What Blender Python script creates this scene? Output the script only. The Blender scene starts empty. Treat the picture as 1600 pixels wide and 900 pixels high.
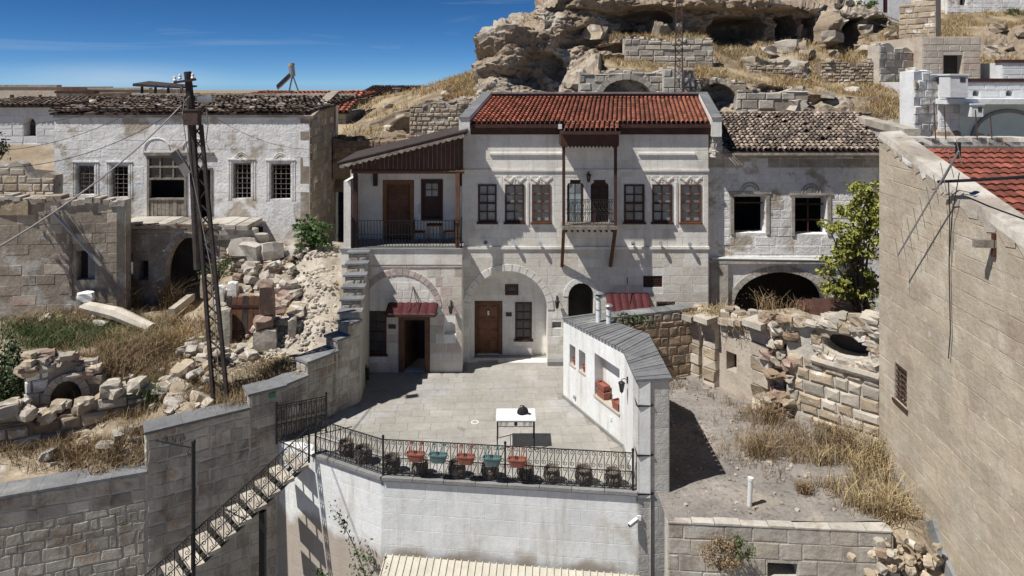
import bpy, math, random
import numpy as np
from mathutils import Vector, geometry
scene = bpy.context.scene
col = scene.collection
rnd = random.Random(7)
F, H, HY = 1067.0, 11.0, 130.0          # focal length in photo pixels, eye height, horizon row

# ------------------------------------------------------------------ camera
cd = bpy.data.cameras.new('camera')
cam = bpy.data.objects.new('camera', cd); col.objects.link(cam)
cam.location = (0, 0, H); cam.rotation_euler = (math.radians(90), 0, 0)
cd.sensor_width = 36; cd.lens = 36 * F / 1600
cd.shift_y = -(450 - HY) / 1600
cd.clip_start = 0.1; cd.clip_end = 3000
scene.camera = cam

# ------------------------------------------------------------------ light
SUN = Vector((0.56, 0.29, -1.0)).normalized()
elev = math.asin(-SUN.z); rot = math.atan2(-SUN.x, -SUN.y)
w = bpy.data.worlds.new('World'); scene.world = w; w.use_nodes = True
nt = w.node_tree; nt.nodes.clear()
out = nt.nodes.new('ShaderNodeOutputWorld'); bg = nt.nodes.new('ShaderNodeBackground')
sky = nt.nodes.new('ShaderNodeTexSky'); sky.sky_type = 'NISHITA'; sky.sun_disc = False
sky.sun_elevation = elev; sky.sun_rotation = rot
sky.altitude = 6000; sky.air_density = 0.62; sky.dust_density = 0.0; sky.ozone_density = 5.0
tc = nt.nodes.new('ShaderNodeTexCoord')
def cloud_bank(px, py, sx, sz):      # soft low cloud in one direction of the sky
    d = Vector(((px - 800) / F, 1, (HY - py) / F)).normalized(); s_ = nt.nodes.new('ShaderNodeVectorMath'); s_.operation = 'SUBTRACT'; s_.inputs[1].default_value = d; nt.links.new(tc.outputs['Generated'], s_.inputs[0])
    m_ = nt.nodes.new('ShaderNodeVectorMath'); m_.operation = 'MULTIPLY'; m_.inputs[1].default_value = (1 / sx, 1 / sx, 1 / sz); nt.links.new(s_.outputs[0], m_.inputs[0]); l_ = nt.nodes.new('ShaderNodeVectorMath'); l_.operation = 'LENGTH'; nt.links.new(m_.outputs[0], l_.inputs[0])
    r_ = nt.nodes.new('ShaderNodeMapRange'); r_.interpolation_type = 'SMOOTHSTEP'; r_.inputs['From Min'].default_value = 1; r_.inputs['From Max'].default_value = 0; nt.links.new(l_.outputs['Value'], r_.inputs['Value']); return r_.outputs[0]
mp = nt.nodes.new('ShaderNodeMapping'); mp.inputs['Scale'].default_value = (1.6, 1.6, 15)
mp.inputs['Location'].default_value = (0.6, 0.1, 0.35)
nt.links.new(tc.outputs['Generated'], mp.inputs['Vector'])
cn = nt.nodes.new('ShaderNodeTexNoise'); cn.inputs['Scale'].default_value = 1.5
cn.inputs['Detail'].default_value = 9; cn.inputs['Roughness'].default_value = 0.6; cn.inputs['Distortion'].default_value = 0.7
nt.links.new(mp.outputs['Vector'], cn.inputs['Vector'])
cr = nt.nodes.new('ShaderNodeMapRange'); cr.inputs['From Min'].default_value = 0.58; cr.inputs['From Max'].default_value = 0.88
cr.inputs['To Max'].default_value = 0.30
nt.links.new(cn.outputs['Fac'], cr.inputs['Value'])
cm = nt.nodes.new('ShaderNodeMixRGB'); cm.inputs['Color2'].default_value = (9.5, 10.2, 10.8, 1)
cb = nt.nodes.new('ShaderNodeMath'); cb.operation = 'MULTIPLY'; nt.links.new(cloud_bank(185, 122, .17, .028), cb.inputs[0]); nt.links.new(cn.outputs['Fac'], cb.inputs[1])
ca_ = nt.nodes.new('ShaderNodeMath'); ca_.operation = 'MULTIPLY_ADD'; ca_.inputs[1].default_value = 0.5; nt.links.new(cb.outputs[0], ca_.inputs[0]); nt.links.new(cr.outputs['Result'], ca_.inputs[2]); nt.links.new(ca_.outputs[0], cm.inputs['Fac'])
hs = nt.nodes.new('ShaderNodeHueSaturation'); hs.inputs['Saturation'].default_value = 1.18; hs.inputs['Value'].default_value = 1.0
gmn = nt.nodes.new('ShaderNodeMixRGB'); gmn.blend_type = 'MULTIPLY'; gmn.inputs['Fac'].default_value = 1.0; gmn.inputs['Color2'].default_value = (1.20, 1.24, 1.18, 1)
nt.links.new(sky.outputs['Color'], hs.inputs['Color']); nt.links.new(hs.outputs['Color'], gmn.inputs['Color1']); nt.links.new(gmn.outputs['Color'], cm.inputs['Color1'])
nt.links.new(cm.outputs['Color'], bg.inputs['Color'])
bg.inputs['Strength'].default_value = 0.068
nt.links.new(bg.outputs['Background'], out.inputs['Surface'])
sd = bpy.data.lights.new('sun', 'SUN'); sd.energy = 5.0; sd.angle = math.radians(0.5); sd.color = (1.0, 0.97, 0.925)
so = bpy.data.objects.new('sun', sd); col.objects.link(so)
so.rotation_euler = SUN.to_track_quat('-Z', 'Y').to_euler(); so.location = (-20, -10, 40)
scene.view_settings.view_transform = 'Standard'; scene.view_settings.look = 'None'
scene.view_settings.exposure = 0.20; scene.view_settings.gamma = 1.0

# ------------------------------------------------------------------ pixel <-> place
def V(px, py, Y): return Vector(((px - 800) * Y / F, Y, H - (py - HY) * Y / F))
def PX(px, Y): return (px - 800) * Y / F
def PZ(py, Y): return H - (py - HY) * Y / F

# ------------------------------------------------------------------ numpy noise
def _hash(ix, iy, iz, seed):
    n = (ix * 374761393 + iy * 668265263 + iz * 2147483647 + seed * 1274126177) & 0xffffffff
    n = ((n ^ (n >> 13)) * 1274126177) & 0xffffffff
    n = (n ^ (n >> 16)) & 0xffffffff
    return n / 4294967295.0
def vnoise(p, seed=0):
    p = np.asarray(p, float); i = np.floor(p).astype(np.int64); f = p - i; f = f * f * (3 - 2 * f)
    r = 0
    for dx in (0, 1):
        for dy in (0, 1):
            for dz in (0, 1):
                wgt = (f[..., 0] if dx else 1 - f[..., 0]) * (f[..., 1] if dy else 1 - f[..., 1]) * (f[..., 2] if dz else 1 - f[..., 2])
                r = r + wgt * _hash(i[..., 0] + dx, i[..., 1] + dy, i[..., 2] + dz, seed)
    return r * 2 - 1
def fbm(p, octv=4, seed=0, ridge=False):
    a, s, r = 1.0, 1.0, 0
    for o in range(octv):
        n = vnoise(np.asarray(p) * s, seed + o * 17)
        if ridge: n = 1 - 2 * np.abs(n)
        r = r + a * n; a *= 0.5; s *= 2.03
    return r

# ------------------------------------------------------------------ materials
MATS = {}
def mat(name, base, var=0.12, scale=1.2, rough=0.85, bump=0.25, bscale=18, rand=0.0, tint=0.0, metal=0.0,
        patch=None, streak=None, wave=None, spec=0.3, alpha=None, dots=None):
    """patch=(colour, low, high, scale): second colour where a noise passes a threshold; streak=(colour, amount): vertical stains"""
    m = bpy.data.materials.new(name); m.use_nodes = True; n = m.node_tree.nodes; l = m.node_tree.links
    b = n['Principled BSDF']; b.inputs['Roughness'].default_value = rough; b.inputs['Metallic'].default_value = metal
    b.inputs['Specular IOR Level'].default_value = spec
    geo = n.new('ShaderNodeNewGeometry'); pos = geo.outputs['Position']
    def noise(sc, det=4, r=0.55, vec=None, dist=0.0):
        t = n.new('ShaderNodeTexNoise'); t.inputs['Scale'].default_value = sc; t.inputs['Detail'].default_value = det
        t.inputs['Roughness'].default_value = r; t.inputs['Distortion'].default_value = dist
        l.new(vec or pos, t.inputs['Vector']); return t.outputs['Fac']
    def rng(v, a, c, t0=0.0, t1=1.0):
        r = n.new('ShaderNodeMapRange'); r.inputs['From Min'].default_value = a; r.inputs['From Max'].default_value = c
        r.inputs['To Min'].default_value = t0; r.inputs['To Max'].default_value = t1; l.new(v, r.inputs['Value']); return r.outputs['Result']
    def math_(op, a, c):
        r = n.new('ShaderNodeMath'); r.operation = op
        for i, v in enumerate((a, c)):
            if isinstance(v, (int, float)): r.inputs[i].default_value = v
            else: l.new(v, r.inputs[i])
        return r.outputs[0]
    def mix(fac, c1, c2, typ='MIX'):
        r = n.new('ShaderNodeMixRGB'); r.blend_type = typ
        if isinstance(fac, (int, float)): r.inputs['Fac'].default_value = fac
        else: l.new(fac, r.inputs['Fac'])
        for k, c in (('Color1', c1), ('Color2', c2)):
            if isinstance(c, tuple): r.inputs[k].default_value = (*c, 1) if len(c) == 3 else c
            else: l.new(c, r.inputs[k])
        return r.outputs['Color']
    c = tuple(base)
    if patch:
        ps = patch if isinstance(patch, list) else [patch]
        for k, (pc, lo, hi, sc) in enumerate(ps):
            f = rng(noise(sc, 7, 0.62, dist=0.3), lo, hi)
            c = mix(f, c, tuple(pc))
    if streak:
        mpn = n.new('ShaderNodeMapping'); mpn.inputs['Scale'].default_value = (1.0, 1.0, 0.13); l.new(pos, mpn.inputs['Vector'])
        f = rng(noise(2.6, 6, 0.7, mpn.outputs['Vector']), 0.50, 0.78, 0, streak[1])
        c = mix(f, c, tuple(streak[0]))
    f1 = rng(noise(scale, 5, 0.6), 0.3, 0.7, 1 - var, 1 + var)
    f2 = rng(noise(scale * 9, 4, 0.6), 0.3, 0.7, 1 - var * 0.6, 1 + var * 0.6)
    fac = math_('MULTIPLY', f1, f2)
    if rand:
        oi = n.new('ShaderNodeObjectInfo'); fac = math_('MULTIPLY', fac, rng(oi.outputs['Random'], 0, 1, 1 - rand, 1 + rand))
    if tint:
        at = n.new('ShaderNodeAttribute'); at.attribute_name = 'tint'
        fac = math_('MULTIPLY', fac, rng(at.outputs['Fac'], -1, 1, 1 - tint, 1 + tint))
    comb = n.new('ShaderNodeCombineXYZ')
    for k in range(3): l.new(fac, comb.inputs[k])
    c = mix(1.0, c, comb.outputs[0], 'MULTIPLY')
    l.new(c, b.inputs['Base Color'])
    if bump:
        bn = n.new('ShaderNodeBump'); bn.inputs['Strength'].default_value = bump; bn.inputs['Distance'].default_value = 0.03
        h = math_('ADD', noise(bscale, 6, 0.65), math_('MULTIPLY', noise(bscale * 0.23, 3, 0.5), 1.6))
        if wave:
            wt = n.new('ShaderNodeTexWave'); wt.wave_type = 'BANDS'; wt.bands_direction = wave[0]; wt.inputs['Scale'].default_value = wave[1]
            wt.inputs['Distortion'].default_value = 2.0; l.new(pos, wt.inputs['Vector']); h = math_('ADD', h, math_('MULTIPLY', wt.outputs['Fac'], wave[2]))
        l.new(h, bn.inputs['Height']); l.new(bn.outputs['Normal'], b.inputs['Normal'])
    MATS[name] = m; return m
T = (0.42, 0.35, 0.26)
M_white = mat('whitewash', (0.79, 0.758, 0.695), 0.08, 0.9, 0.9, 0.28, 16, rand=0.035, patch=[((0.50, 0.455, 0.38), 0.56, 0.76, 0.7), ((0.40, 0.34, 0.27), 0.66, 0.80, 2.6)], streak=((0.36, 0.32, 0.26), 0.6))
M_hblock = mat('limewashed_block', (0.78, 0.748, 0.68), 0.07, 1.2, 0.9, 0.28, 14, rand=0.05, patch=[((0.50, 0.45, 0.375), 0.52, 0.74, 0.45), ((0.42, 0.37, 0.30), 0.64, 0.80, 2.2)], streak=((0.40, 0.36, 0.29), 0.55))
M_cblock = mat('cream_block', (0.66, 0.615, 0.54), 0.10, 1.2, 0.9, 0.35, 14, rand=0.07, patch=[((0.52, 0.455, 0.36), 0.52, 0.70, 0.6)], streak=((0.42, 0.37, 0.30), 0.35))
M_tan = mat('tan_block', (0.50, 0.44, 0.36), 0.12, 1.2, 0.9, 0.5, 14, rand=0.10, patch=[((0.44, 0.30, 0.245), 0.52, 0.66, 0.8)], streak=((0.36, 0.31, 0.25), 0.4))
M_pink = mat('pink_stone', (0.52, 0.43, 0.375), 0.14, 1.5, 0.9, 0.5, 14, rand=0.14)
M_terr = mat('terrace_plaster', (0.72, 0.725, 0.705), 0.09, 0.8, 0.9, 0.25, 14, rand=0.04, patch=[((0.47, 0.42, 0.34), 0.60, 0.78, 0.6), ((0.68, 0.70, 0.71), 0.60, 0.72, 1.3)], streak=((0.36, 0.29, 0.21), 0.6))
M_oldw = mat('peeling_plaster', (0.78, 0.765, 0.735), 0.14, 0.9, 0.92, 0.8, 9, rand=0.05, patch=[((0.44, 0.385, 0.31), 0.54, 0.62, 0.8), ((0.33, 0.285, 0.235), 0.62, 0.72, 2.4)], streak=((0.38, 0.33, 0.27), 0.5))
M_oldg = mat('grimy_plaster', (0.47, 0.435, 0.38), 0.16, 0.9, 0.92, 0.6, 9, rand=0.06, patch=[((0.33, 0.285, 0.235), 0.48, 0.58, 0.7), ((0.22, 0.19, 0.165), 0.62, 0.72, 2.0)], streak=((0.24, 0.21, 0.18), 0.55))
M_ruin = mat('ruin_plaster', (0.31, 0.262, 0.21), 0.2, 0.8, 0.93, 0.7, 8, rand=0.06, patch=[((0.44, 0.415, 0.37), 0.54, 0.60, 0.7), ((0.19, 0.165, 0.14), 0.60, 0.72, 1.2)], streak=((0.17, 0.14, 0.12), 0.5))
M_rubble = mat('rubble_stone', (0.46, 0.415, 0.345), 0.16, 1.8, 0.92, 0.7, 12, rand=0.20, tint=0.2, patch=[((0.34, 0.27, 0.20), 0.50, 0.62, 1.6), ((0.05, 0.045, 0.04), 0.64, 0.74, 0.85)], streak=((0.09, 0.08, 0.07), 0.75))
M_mortar = mat('mortar', (0.50, 0.465, 0.40), 0.15, 1.5, 0.95, 0.7, 20, streak=((0.10, 0.09, 0.08), 0.6))
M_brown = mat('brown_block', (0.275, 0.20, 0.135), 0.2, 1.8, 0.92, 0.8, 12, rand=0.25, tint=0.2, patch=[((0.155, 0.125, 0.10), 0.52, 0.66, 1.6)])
M_ochre = mat('ochre_stone', (0.38, 0.31, 0.225), 0.2, 1.8, 0.92, 0.8, 10, rand=0.22, tint=0.2, patch=[((0.58, 0.55, 0.50), 0.56, 0.64, 1.8), ((0.25, 0.20, 0.15), 0.62, 0.72, 2.6)])
M_gable = mat('gable_stone', (0.44, 0.375, 0.285), 0.14, 0.7, 0.93, 0.7, 9, rand=0.08, patch=[((0.50, 0.445, 0.36), 0.50, 0.66, 1.1), ((0.39, 0.31, 0.24), 0.54, 0.68, 0.8), ((0.60, 0.57, 0.50), 0.64, 0.70, 3.1), ((0.20, 0.165, 0.13), 0.70, 0.76, 2.3)], streak=((0.36, 0.29, 0.21), 0.35))
M_pale = mat('pale_rubble', (0.43, 0.385, 0.32), 0.16, 1.6, 0.92, 0.7, 10, rand=0.18, tint=0.25, patch=[((0.36, 0.32, 0.27), 0.54, 0.68, 1.8)])
M_red_st = mat('reddish_stone', (0.29, 0.205, 0.165), 0.16, 1.6, 0.92, 0.7, 10, rand=0.15, patch=[((0.50, 0.44, 0.38), 0.55, 0.66, 1.8)])
M_rock = mat('tuff_rock', (0.31, 0.255, 0.19), 0.28, 0.45, 0.95, 1.0, 4.5, tint=0.15, patch=[((0.47, 0.425, 0.36), 0.50, 0.62, 0.35), ((0.16, 0.13, 0.105), 0.56, 0.68, 0.9)])
M_slate = mat('grey_slate', (0.175, 0.178, 0.182), 0.2, 2.0, 0.75, 0.4, 25, rand=0.14, patch=[((0.27, 0.265, 0.25), 0.54, 0.70, 1.3)])
M_coping = mat('grey_coping', (0.23, 0.225, 0.215), 0.14, 2.0, 0.75, 0.3, 25, rand=0.08)
M_pave = mat('paving_stone', (0.325, 0.306, 0.270), 0.16, 0.6, 0.8, 0.3, 20, rand=0.06, patch=[((0.37, 0.36, 0.345), 0.50, 0.66, 0.5), ((0.24, 0.21, 0.175), 0.62, 0.76, 1.4)])
M_pier = mat('pier_stone', (0.50, 0.485, 0.45), 0.12, 1.2, 0.9, 0.5, 14, rand=0.08, patch=[((0.62, 0.615, 0.60), 0.54, 0.66, 0.9), ((0.36, 0.335, 0.29), 0.60, 0.74, 1.6)], streak=((0.36, 0.32, 0.27), 0.35))
M_joint = mat('paving_joint', (0.27, 0.25, 0.215), 0.2, 3, 0.95, 0.5, 25)
M_tile = mat('red_tile', (0.50, 0.180, 0.112), 0.22, 1.6, 0.8, 0.35, 22, tint=0.42, patch=[((0.38, 0.15, 0.095), 0.52, 0.64, 2.2), ((0.17, 0.07, 0.05), 0.64, 0.74, 3.0)])
M_oldtile = mat('weathered_tile', (0.27, 0.215, 0.17), 0.3, 1.8, 0.9, 0.5, 18, tint=0.55, patch=[((0.12, 0.095, 0.08), 0.50, 0.60, 1.4), ((0.46, 0.38, 0.30), 0.60, 0.68, 3.4)])
M_flat_tile = mat('orange_tile', (0.215, 0.068, 0.045), 0.25, 1.6, 0.85, 0.4, 18, tint=0.35, patch=[((0.22, 0.08, 0.055), 0.54, 0.66, 2.4)])
M_deck = mat('roof_underlay', (0.07, 0.05, 0.045), 0.2, 2, 0.9, 0.3)
M_awn = mat('red_sheet', (0.070, 0.014, 0.016), 0.25, 2, 0.7, 0.15, 12, tint=0.1)
M_wood = mat('dark_wood', (0.065, 0.030, 0.022), 0.25, 3, 0.6, 0.3, 30, rand=0.15)
M_wood2 = mat('brown_wood', (0.125, 0.060, 0.034), 0.25, 3, 0.6, 0.3, 30, rand=0.15)
M_door = mat('door_wood', (0.20, 0.088, 0.040), 0.25, 4, 0.5, 0.3, 30, rand=0.1)
M_greyw = mat('weathered_wood', (0.28, 0.245, 0.205), 0.3, 4, 0.9, 0.5, 30, rand=0.25, streak=((0.10, 0.085, 0.07), 0.7))
M_pole = mat('tarred_timber', (0.050, 0.040, 0.036), 0.3, 4, 0.85, 0.4, 30)
M_rust = mat('rusty_steel', (0.085, 0.055, 0.045), 0.35, 5, 0.8, 0.4, 30)
M_iron = mat('black_iron', (0.022, 0.022, 0.024), 0.1, 3, 0.5, 0.05, 30, metal=0.3)
M_steel = mat('galvanised_steel', (0.42, 0.43, 0.44), 0.12, 4, 0.4, 0.1, 30, metal=0.6)
M_glass = mat('curtained_glass', (0.23, 0.27, 0.285), 0.25, 2.5, 0.12, 0.0, rand=0.35, spec=0.6)
M_dglass = mat('dark_glass', (0.045, 0.05, 0.055), 0.2, 2, 0.12, 0.0, spec=0.6)
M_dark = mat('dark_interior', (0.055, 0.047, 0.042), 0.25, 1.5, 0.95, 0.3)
M_room = mat('room_plaster', (0.16, 0.145, 0.13), 0.3, 1.0, 0.95, 0.5)
M_black = mat('black_fabric', (0.018, 0.018, 0.02), 0.1, 5, 0.8, 0.2)
M_clay = mat('clay_pot', (0.175, 0.145, 0.115), 0.25, 5, 0.85, 0.4, 25, rand=0.2)
M_terra = mat('terracotta', (0.26, 0.10, 0.07), 0.14, 4, 0.75, 0.15, 25, rand=0.08)
M_teal = mat('teal_plastic', (0.10, 0.17, 0.165), 0.1, 4, 0.6, 0.1, rand=0.05)
M_wtop = mat('white_tabletop', (0.78, 0.79, 0.80), 0.04, 3, 0.5, 0.05)
M_wpaint = mat('white_paint', (0.66, 0.665, 0.66), 0.08, 1.5, 0.85, 0.4, 14, rand=0.05, streak=((0.42, 0.38, 0.32), 0.4))
M_mint = mat('pale_mint_paint', (0.55, 0.64, 0.61), 0.08, 1.5, 0.85, 0.4, 14)
M_pipe = mat('white_plastic', (0.62, 0.62, 0.59), 0.08, 5, 0.6, 0.1)
M_cream = mat('cream_sheet', (0.50, 0.465, 0.385), 0.1, 3, 0.6, 0.15, rand=0.06, streak=((0.35, 0.27, 0.17), 0.4))
M_soil = mat('dry_soil', (0.33, 0.265, 0.185), 0.22, 0.8, 0.95, 0.8, 9, patch=[((0.205, 0.165, 0.115), 0.50, 0.64, 0.9), ((0.50, 0.455, 0.385), 0.60, 0.70, 1.6)])
M_gravel = mat('grey_gravel', (0.245, 0.222, 0.20), 0.25, 1.0, 0.95, 0.6, 42, patch=[((0.33, 0.285, 0.235), 0.52, 0.66, 0.6), ((0.16, 0.145, 0.13), 0.55, 0.62, 7)])
M_whitesoil = mat('pale_tuff_ground', (0.40, 0.355, 0.29), 0.25, 0.9, 0.95, 1.0, 11, patch=[((0.30, 0.25, 0.19), 0.50, 0.62, 1.1), ((0.50, 0.47, 0.41), 0.56, 0.66, 2.2)])
M_street = mat('concrete_ground', (0.24, 0.225, 0.205), 0.2, 0.8, 0.9, 0.5, 18)
M_cement = mat('grey_cement', (0.235, 0.24, 0.24), 0.15, 1.4, 0.9, 0.5, 14)
M_straw = mat('dry_grass', (0.42, 0.325, 0.18), 0.2, 0.9, 0.9, 0.0, tint=0.35, patch=[((0.33, 0.20, 0.085), 0.50, 0.62, 0.5)])
M_straw2 = mat('brown_weeds', (0.245, 0.175, 0.10), 0.2, 0.9, 0.9, 0.0, tint=0.4)
M_weed = mat('green_weeds', (0.085, 0.115, 0.040), 0.2, 0.9, 0.8, 0.0, tint=0.4)
M_leaf = mat('yellow_green_leaves', (0.24, 0.245, 0.055), 0.25, 1.2, 0.6, 0.0, tint=0.45)
M_leafd = mat('dark_green_leaves', (0.050, 0.080, 0.028), 0.25, 1.2, 0.6, 0.0, tint=0.45)
M_leafb = mat('fresh_green_leaves', (0.085, 0.150, 0.045), 0.25, 1.2, 0.6, 0.0, tint=0.4)
M_bark = mat('bark', (0.13, 0.10, 0.075), 0.25, 5, 0.9, 0.5, 30)
M_cable = mat('black_cable', (0.03, 0.03, 0.03), 0.05, 5, 0.7, 0.0)
M_gcable = mat('grey_cable', (0.30, 0.28, 0.26), 0.05, 5, 0.7, 0.0)
M_plaque = mat('dark_plaque', (0.05, 0.035, 0.03), 0.1, 5, 0.4, 0.0)
M_ceramic = mat('white_ceramic', (0.72, 0.72, 0.70), 0.03, 5, 0.25, 0.0)
M_green_sign = mat('green_plate', (0.06, 0.22, 0.14), 0.05, 5, 0.5, 0.0)

# dirt splashed up the foot of the terrace wall above the shed roof
_n = M_terr.node_tree; _b = _n.nodes['Principled BSDF']; _src = _b.inputs['Base Color'].links[0].from_socket
_g = _n.nodes.new('ShaderNodeNewGeometry'); _s = _n.nodes.new('ShaderNodeSeparateXYZ'); _n.links.new(_g.outputs['Position'], _s.inputs[0])
_t = _n.nodes.new('ShaderNodeTexNoise'); _t.inputs['Scale'].default_value = 1.1; _t.inputs['Detail'].default_value = 6; _n.links.new(_g.outputs['Position'], _t.inputs['Vector'])
_m = _n.nodes.new('ShaderNodeMath'); _m.operation = 'MULTIPLY_ADD'; _m.inputs[1].default_value = -1.6; _n.links.new(_t.outputs['Fac'], _m.inputs[0]); _n.links.new(_s.outputs['Z'], _m.inputs[2])
_r = _n.nodes.new('ShaderNodeMapRange'); _r.inputs['From Min'].default_value = -2.62; _r.inputs['From Max'].default_value = -2.9; _r.inputs['To Max'].default_value = 0.8; _n.links.new(_m.outputs[0], _r.inputs['Value'])
_x = _n.nodes.new('ShaderNodeMixRGB'); _x.inputs['Color2'].default_value = (0.36, 0.29, 0.22, 1); _n.links.new(_r.outputs[0], _x.inputs['Fac']); _n.links.new(_src, _x.inputs['Color1']); _n.links.new(_x.outputs[0], _b.inputs['Base Color'])
# ------------------------------------------------------------------ objects
ORG = {}
def tag(o, label=None, cat=None, group=None, kind=None):
    if label: o['label'] = label
    if cat: o['category'] = cat
    if group: o['group'] = group
    if kind: o['kind'] = kind
    return o
def thing(name, label, cat, loc=(0, 0, 0), group=None):
    o = bpy.data.objects.new(name, None); col.objects.link(o); o.location = loc; o.empty_display_size = 0.1
    ORG[o.name] = Vector(loc); return tag(o, label, cat, group, 'thing')
def link_mesh(name, me, parent=None, org=None):
    o = bpy.data.objects.new(name, me); col.objects.link(o)
    if parent is not None: o.parent = parent; ORG[o.name] = ORG[parent.name]
    else: ORG[o.name] = Vector(org) if org is not None else Vector((0, 0, 0)); o.location = ORG[o.name]
    return o
def copy_tree(o, loc=None, parent=None, rotz=None):
    c = o.copy(); col.objects.link(c); c.parent = parent
    if loc is not None: c.location = loc
    if rotz is not None: c.rotation_euler = (0, 0, rotz)
    ORG[c.name] = Vector(c.location) if parent is None else ORG[parent.name]
    for ch in list(o.children): copy_tree(ch, None, c)
    return c

class MB:
    def __init__(s): s.v = []; s.f = []; s.t = []; s.cur = 0.0
    def add(s, vs, fs):
        k = len(s.v); s.v += [tuple(p) for p in vs]; s.f += [tuple(i + k for i in f) for f in fs]; s.t += [s.cur] * len(fs); return s
    def hexa(s, p):                      # p: 4 bottom then 4 top
        return s.add(p, [(3, 2, 1, 0), (4, 5, 6, 7), (0, 1, 5, 4), (1, 2, 6, 5), (2, 3, 7, 6), (3, 0, 4, 7)])
    def box(s, x0, x1, y0, y1, z0, z1):
        return s.hexa([(x0, y0, z0), (x1, y0, z0), (x1, y1, z0), (x0, y1, z0), (x0, y0, z1), (x1, y0, z1), (x1, y1, z1), (x0, y1, z1)])
    def bar(s, a, b, wd, hg=None, up=(0, 0, 1)):
        a, b = Vector(a), Vector(b); d = (b - a).normalized(); hg = hg or wd
        sd_ = d.cross(Vector(up));
        if sd_.length < 1e-4: sd_ = Vector((1, 0, 0))
        sd_.normalize(); u = sd_.cross(d).normalized(); sd_ = sd_ * wd / 2; u = u * hg / 2
        return s.hexa([a - sd_ - u, a + sd_ - u, b + sd_ - u, b - sd_ - u, a - sd_ + u, a + sd_ + u, b + sd_ + u, b - sd_ + u])
    def tube(s, pts, r, n=6, cap=True):
        pts = [Vector(p) for p in pts]; rings = []; rs = r if isinstance(r, (list, tuple)) else [r] * len(pts)
        ref = Vector((0, 0, 1))
        for i, p in enumerate(pts):
            d = (pts[min(i + 1, len(pts) - 1)] - pts[max(i - 1, 0)])
            d = d.normalized() if d.length > 1e-6 else Vector((0, 0, 1))
            a = d.cross(ref)
            if a.length < 0.1: a = d.cross(Vector((0.3, 1, 0)))
            a.normalize(); b = d.cross(a)
            rings.append([p + (a * math.cos(2 * math.pi * k / n) + b * math.sin(2 * math.pi * k / n)) * rs[i] for k in range(n)])
        vs = [q for rg in rings for q in rg]; fs = []
        for i in range(len(pts) - 1):
            for k in range(n):
                k2 = (k + 1) % n; fs.append((i * n + k, i * n + k2, (i + 1) * n + k2, (i + 1) * n + k))
        if cap: fs += [tuple(range(n))[::-1], tuple((len(pts) - 1) * n + k for k in range(n))]
        return s.add(vs, fs)
    def lathe(s, c, prof, n=14, cap=False):
        c = Vector(c); vs = []; fs = []
        for r, z in prof:
            for k in range(n): vs.append((c.x + r * math.cos(2 * math.pi * k / n), c.y + r * math.sin(2 * math.pi * k / n), c.z + z))
        for i in range(len(prof) - 1):
            for k in range(n):
                k2 = (k + 1) % n; fs.append((i * n + k, i * n + k2, (i + 1) * n + k2, (i + 1) * n + k))
        if cap: fs += [tuple(range(n))[::-1], tuple((len(prof) - 1) * n + k for k in range(n))]
        return s.add(vs, fs)
    def prism(s, poly, off):
        off = Vector(off); n = len(poly); poly = [Vector(p) for p in poly]
        vs = poly + [p + off for p in poly]
        fs = [tuple(range(n))[::-1], tuple(range(n, 2 * n))] + [(i, (i + 1) % n, n + (i + 1) % n, n + i) for i in range(n)]
        return s.add(vs, fs)
    def rock(s, c, sx, sy, sz, rz=0.0, rx=0.0, rg=rnd, jit=0.16):
        """chunky hewn stone: a box cut with chamfers, 26 corners pushed about"""
        c = Vector(c); vs = []; idx = {}
        for i in (-1, 0, 1):
            for j in (-1, 0, 1):
                for k in (-1, 0, 1):
                    if i == j == k == 0: continue
                    n_ = abs(i) + abs(j) + abs(k); q = {1: 1.0, 2: 0.95, 3: 0.84}[n_]
                    p = Vector((i * sx * q * (1 + rg.uniform(-jit, jit)), j * sy * q * (1 + rg.uniform(-jit, jit)), k * sz * q * (1 + rg.uniform(-jit, jit))))
                    p = Vector((p.x, p.y * math.cos(rx) - p.z * math.sin(rx), p.y * math.sin(rx) + p.z * math.cos(rx)))
                    p = Vector((p.x * math.cos(rz) - p.y * math.sin(rz), p.x * math.sin(rz) + p.y * math.cos(rz), p.z))
                    idx[(i, j, k)] = len(vs); vs.append(c + p)
        fs = []
        R = (-1, 0, 1)
        for ax in range(3):
            for sg in (-1, 1):
                for a in (0, 1):
                    for b in (0, 1):
                        q = []
                        for (u, v_) in ((a, b), (a + 1, b), (a + 1, b + 1), (a, b + 1)):
                            t = [0, 0, 0]; t[ax] = sg; t[(ax + 1) % 3] = R[u]; t[(ax + 2) % 3] = R[v_]; q.append(idx[tuple(t)])
                        fs.append(tuple(q) if sg > 0 else tuple(q[::-1]))
        return s.add(vs, fs)
    def build(s, name, m, parent=None, org=None, smooth=False, kind=None, label=None):
        o0 = ORG[parent.name] if parent is not None else (Vector(org) if org is not None else Vector((0, 0, 0)))
        me = bpy.data.meshes.new(name)
        a = np.array(s.v, float) - np.array(o0[:])
        me.from_pydata(a.tolist(), [], s.f); me.materials.append(m)
        if any(s.t):
            at = me.attributes.new('tint', 'FLOAT', 'FACE'); at.data.foreach_set('value', s.t)
        if smooth: me.polygons.foreach_set('use_smooth', [True] * len(s.f))
        o = link_mesh(name, me, parent, o0 if parent is None else None)
        if kind: o['kind'] = kind
        if label: o['label'] = label
        return o
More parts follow.
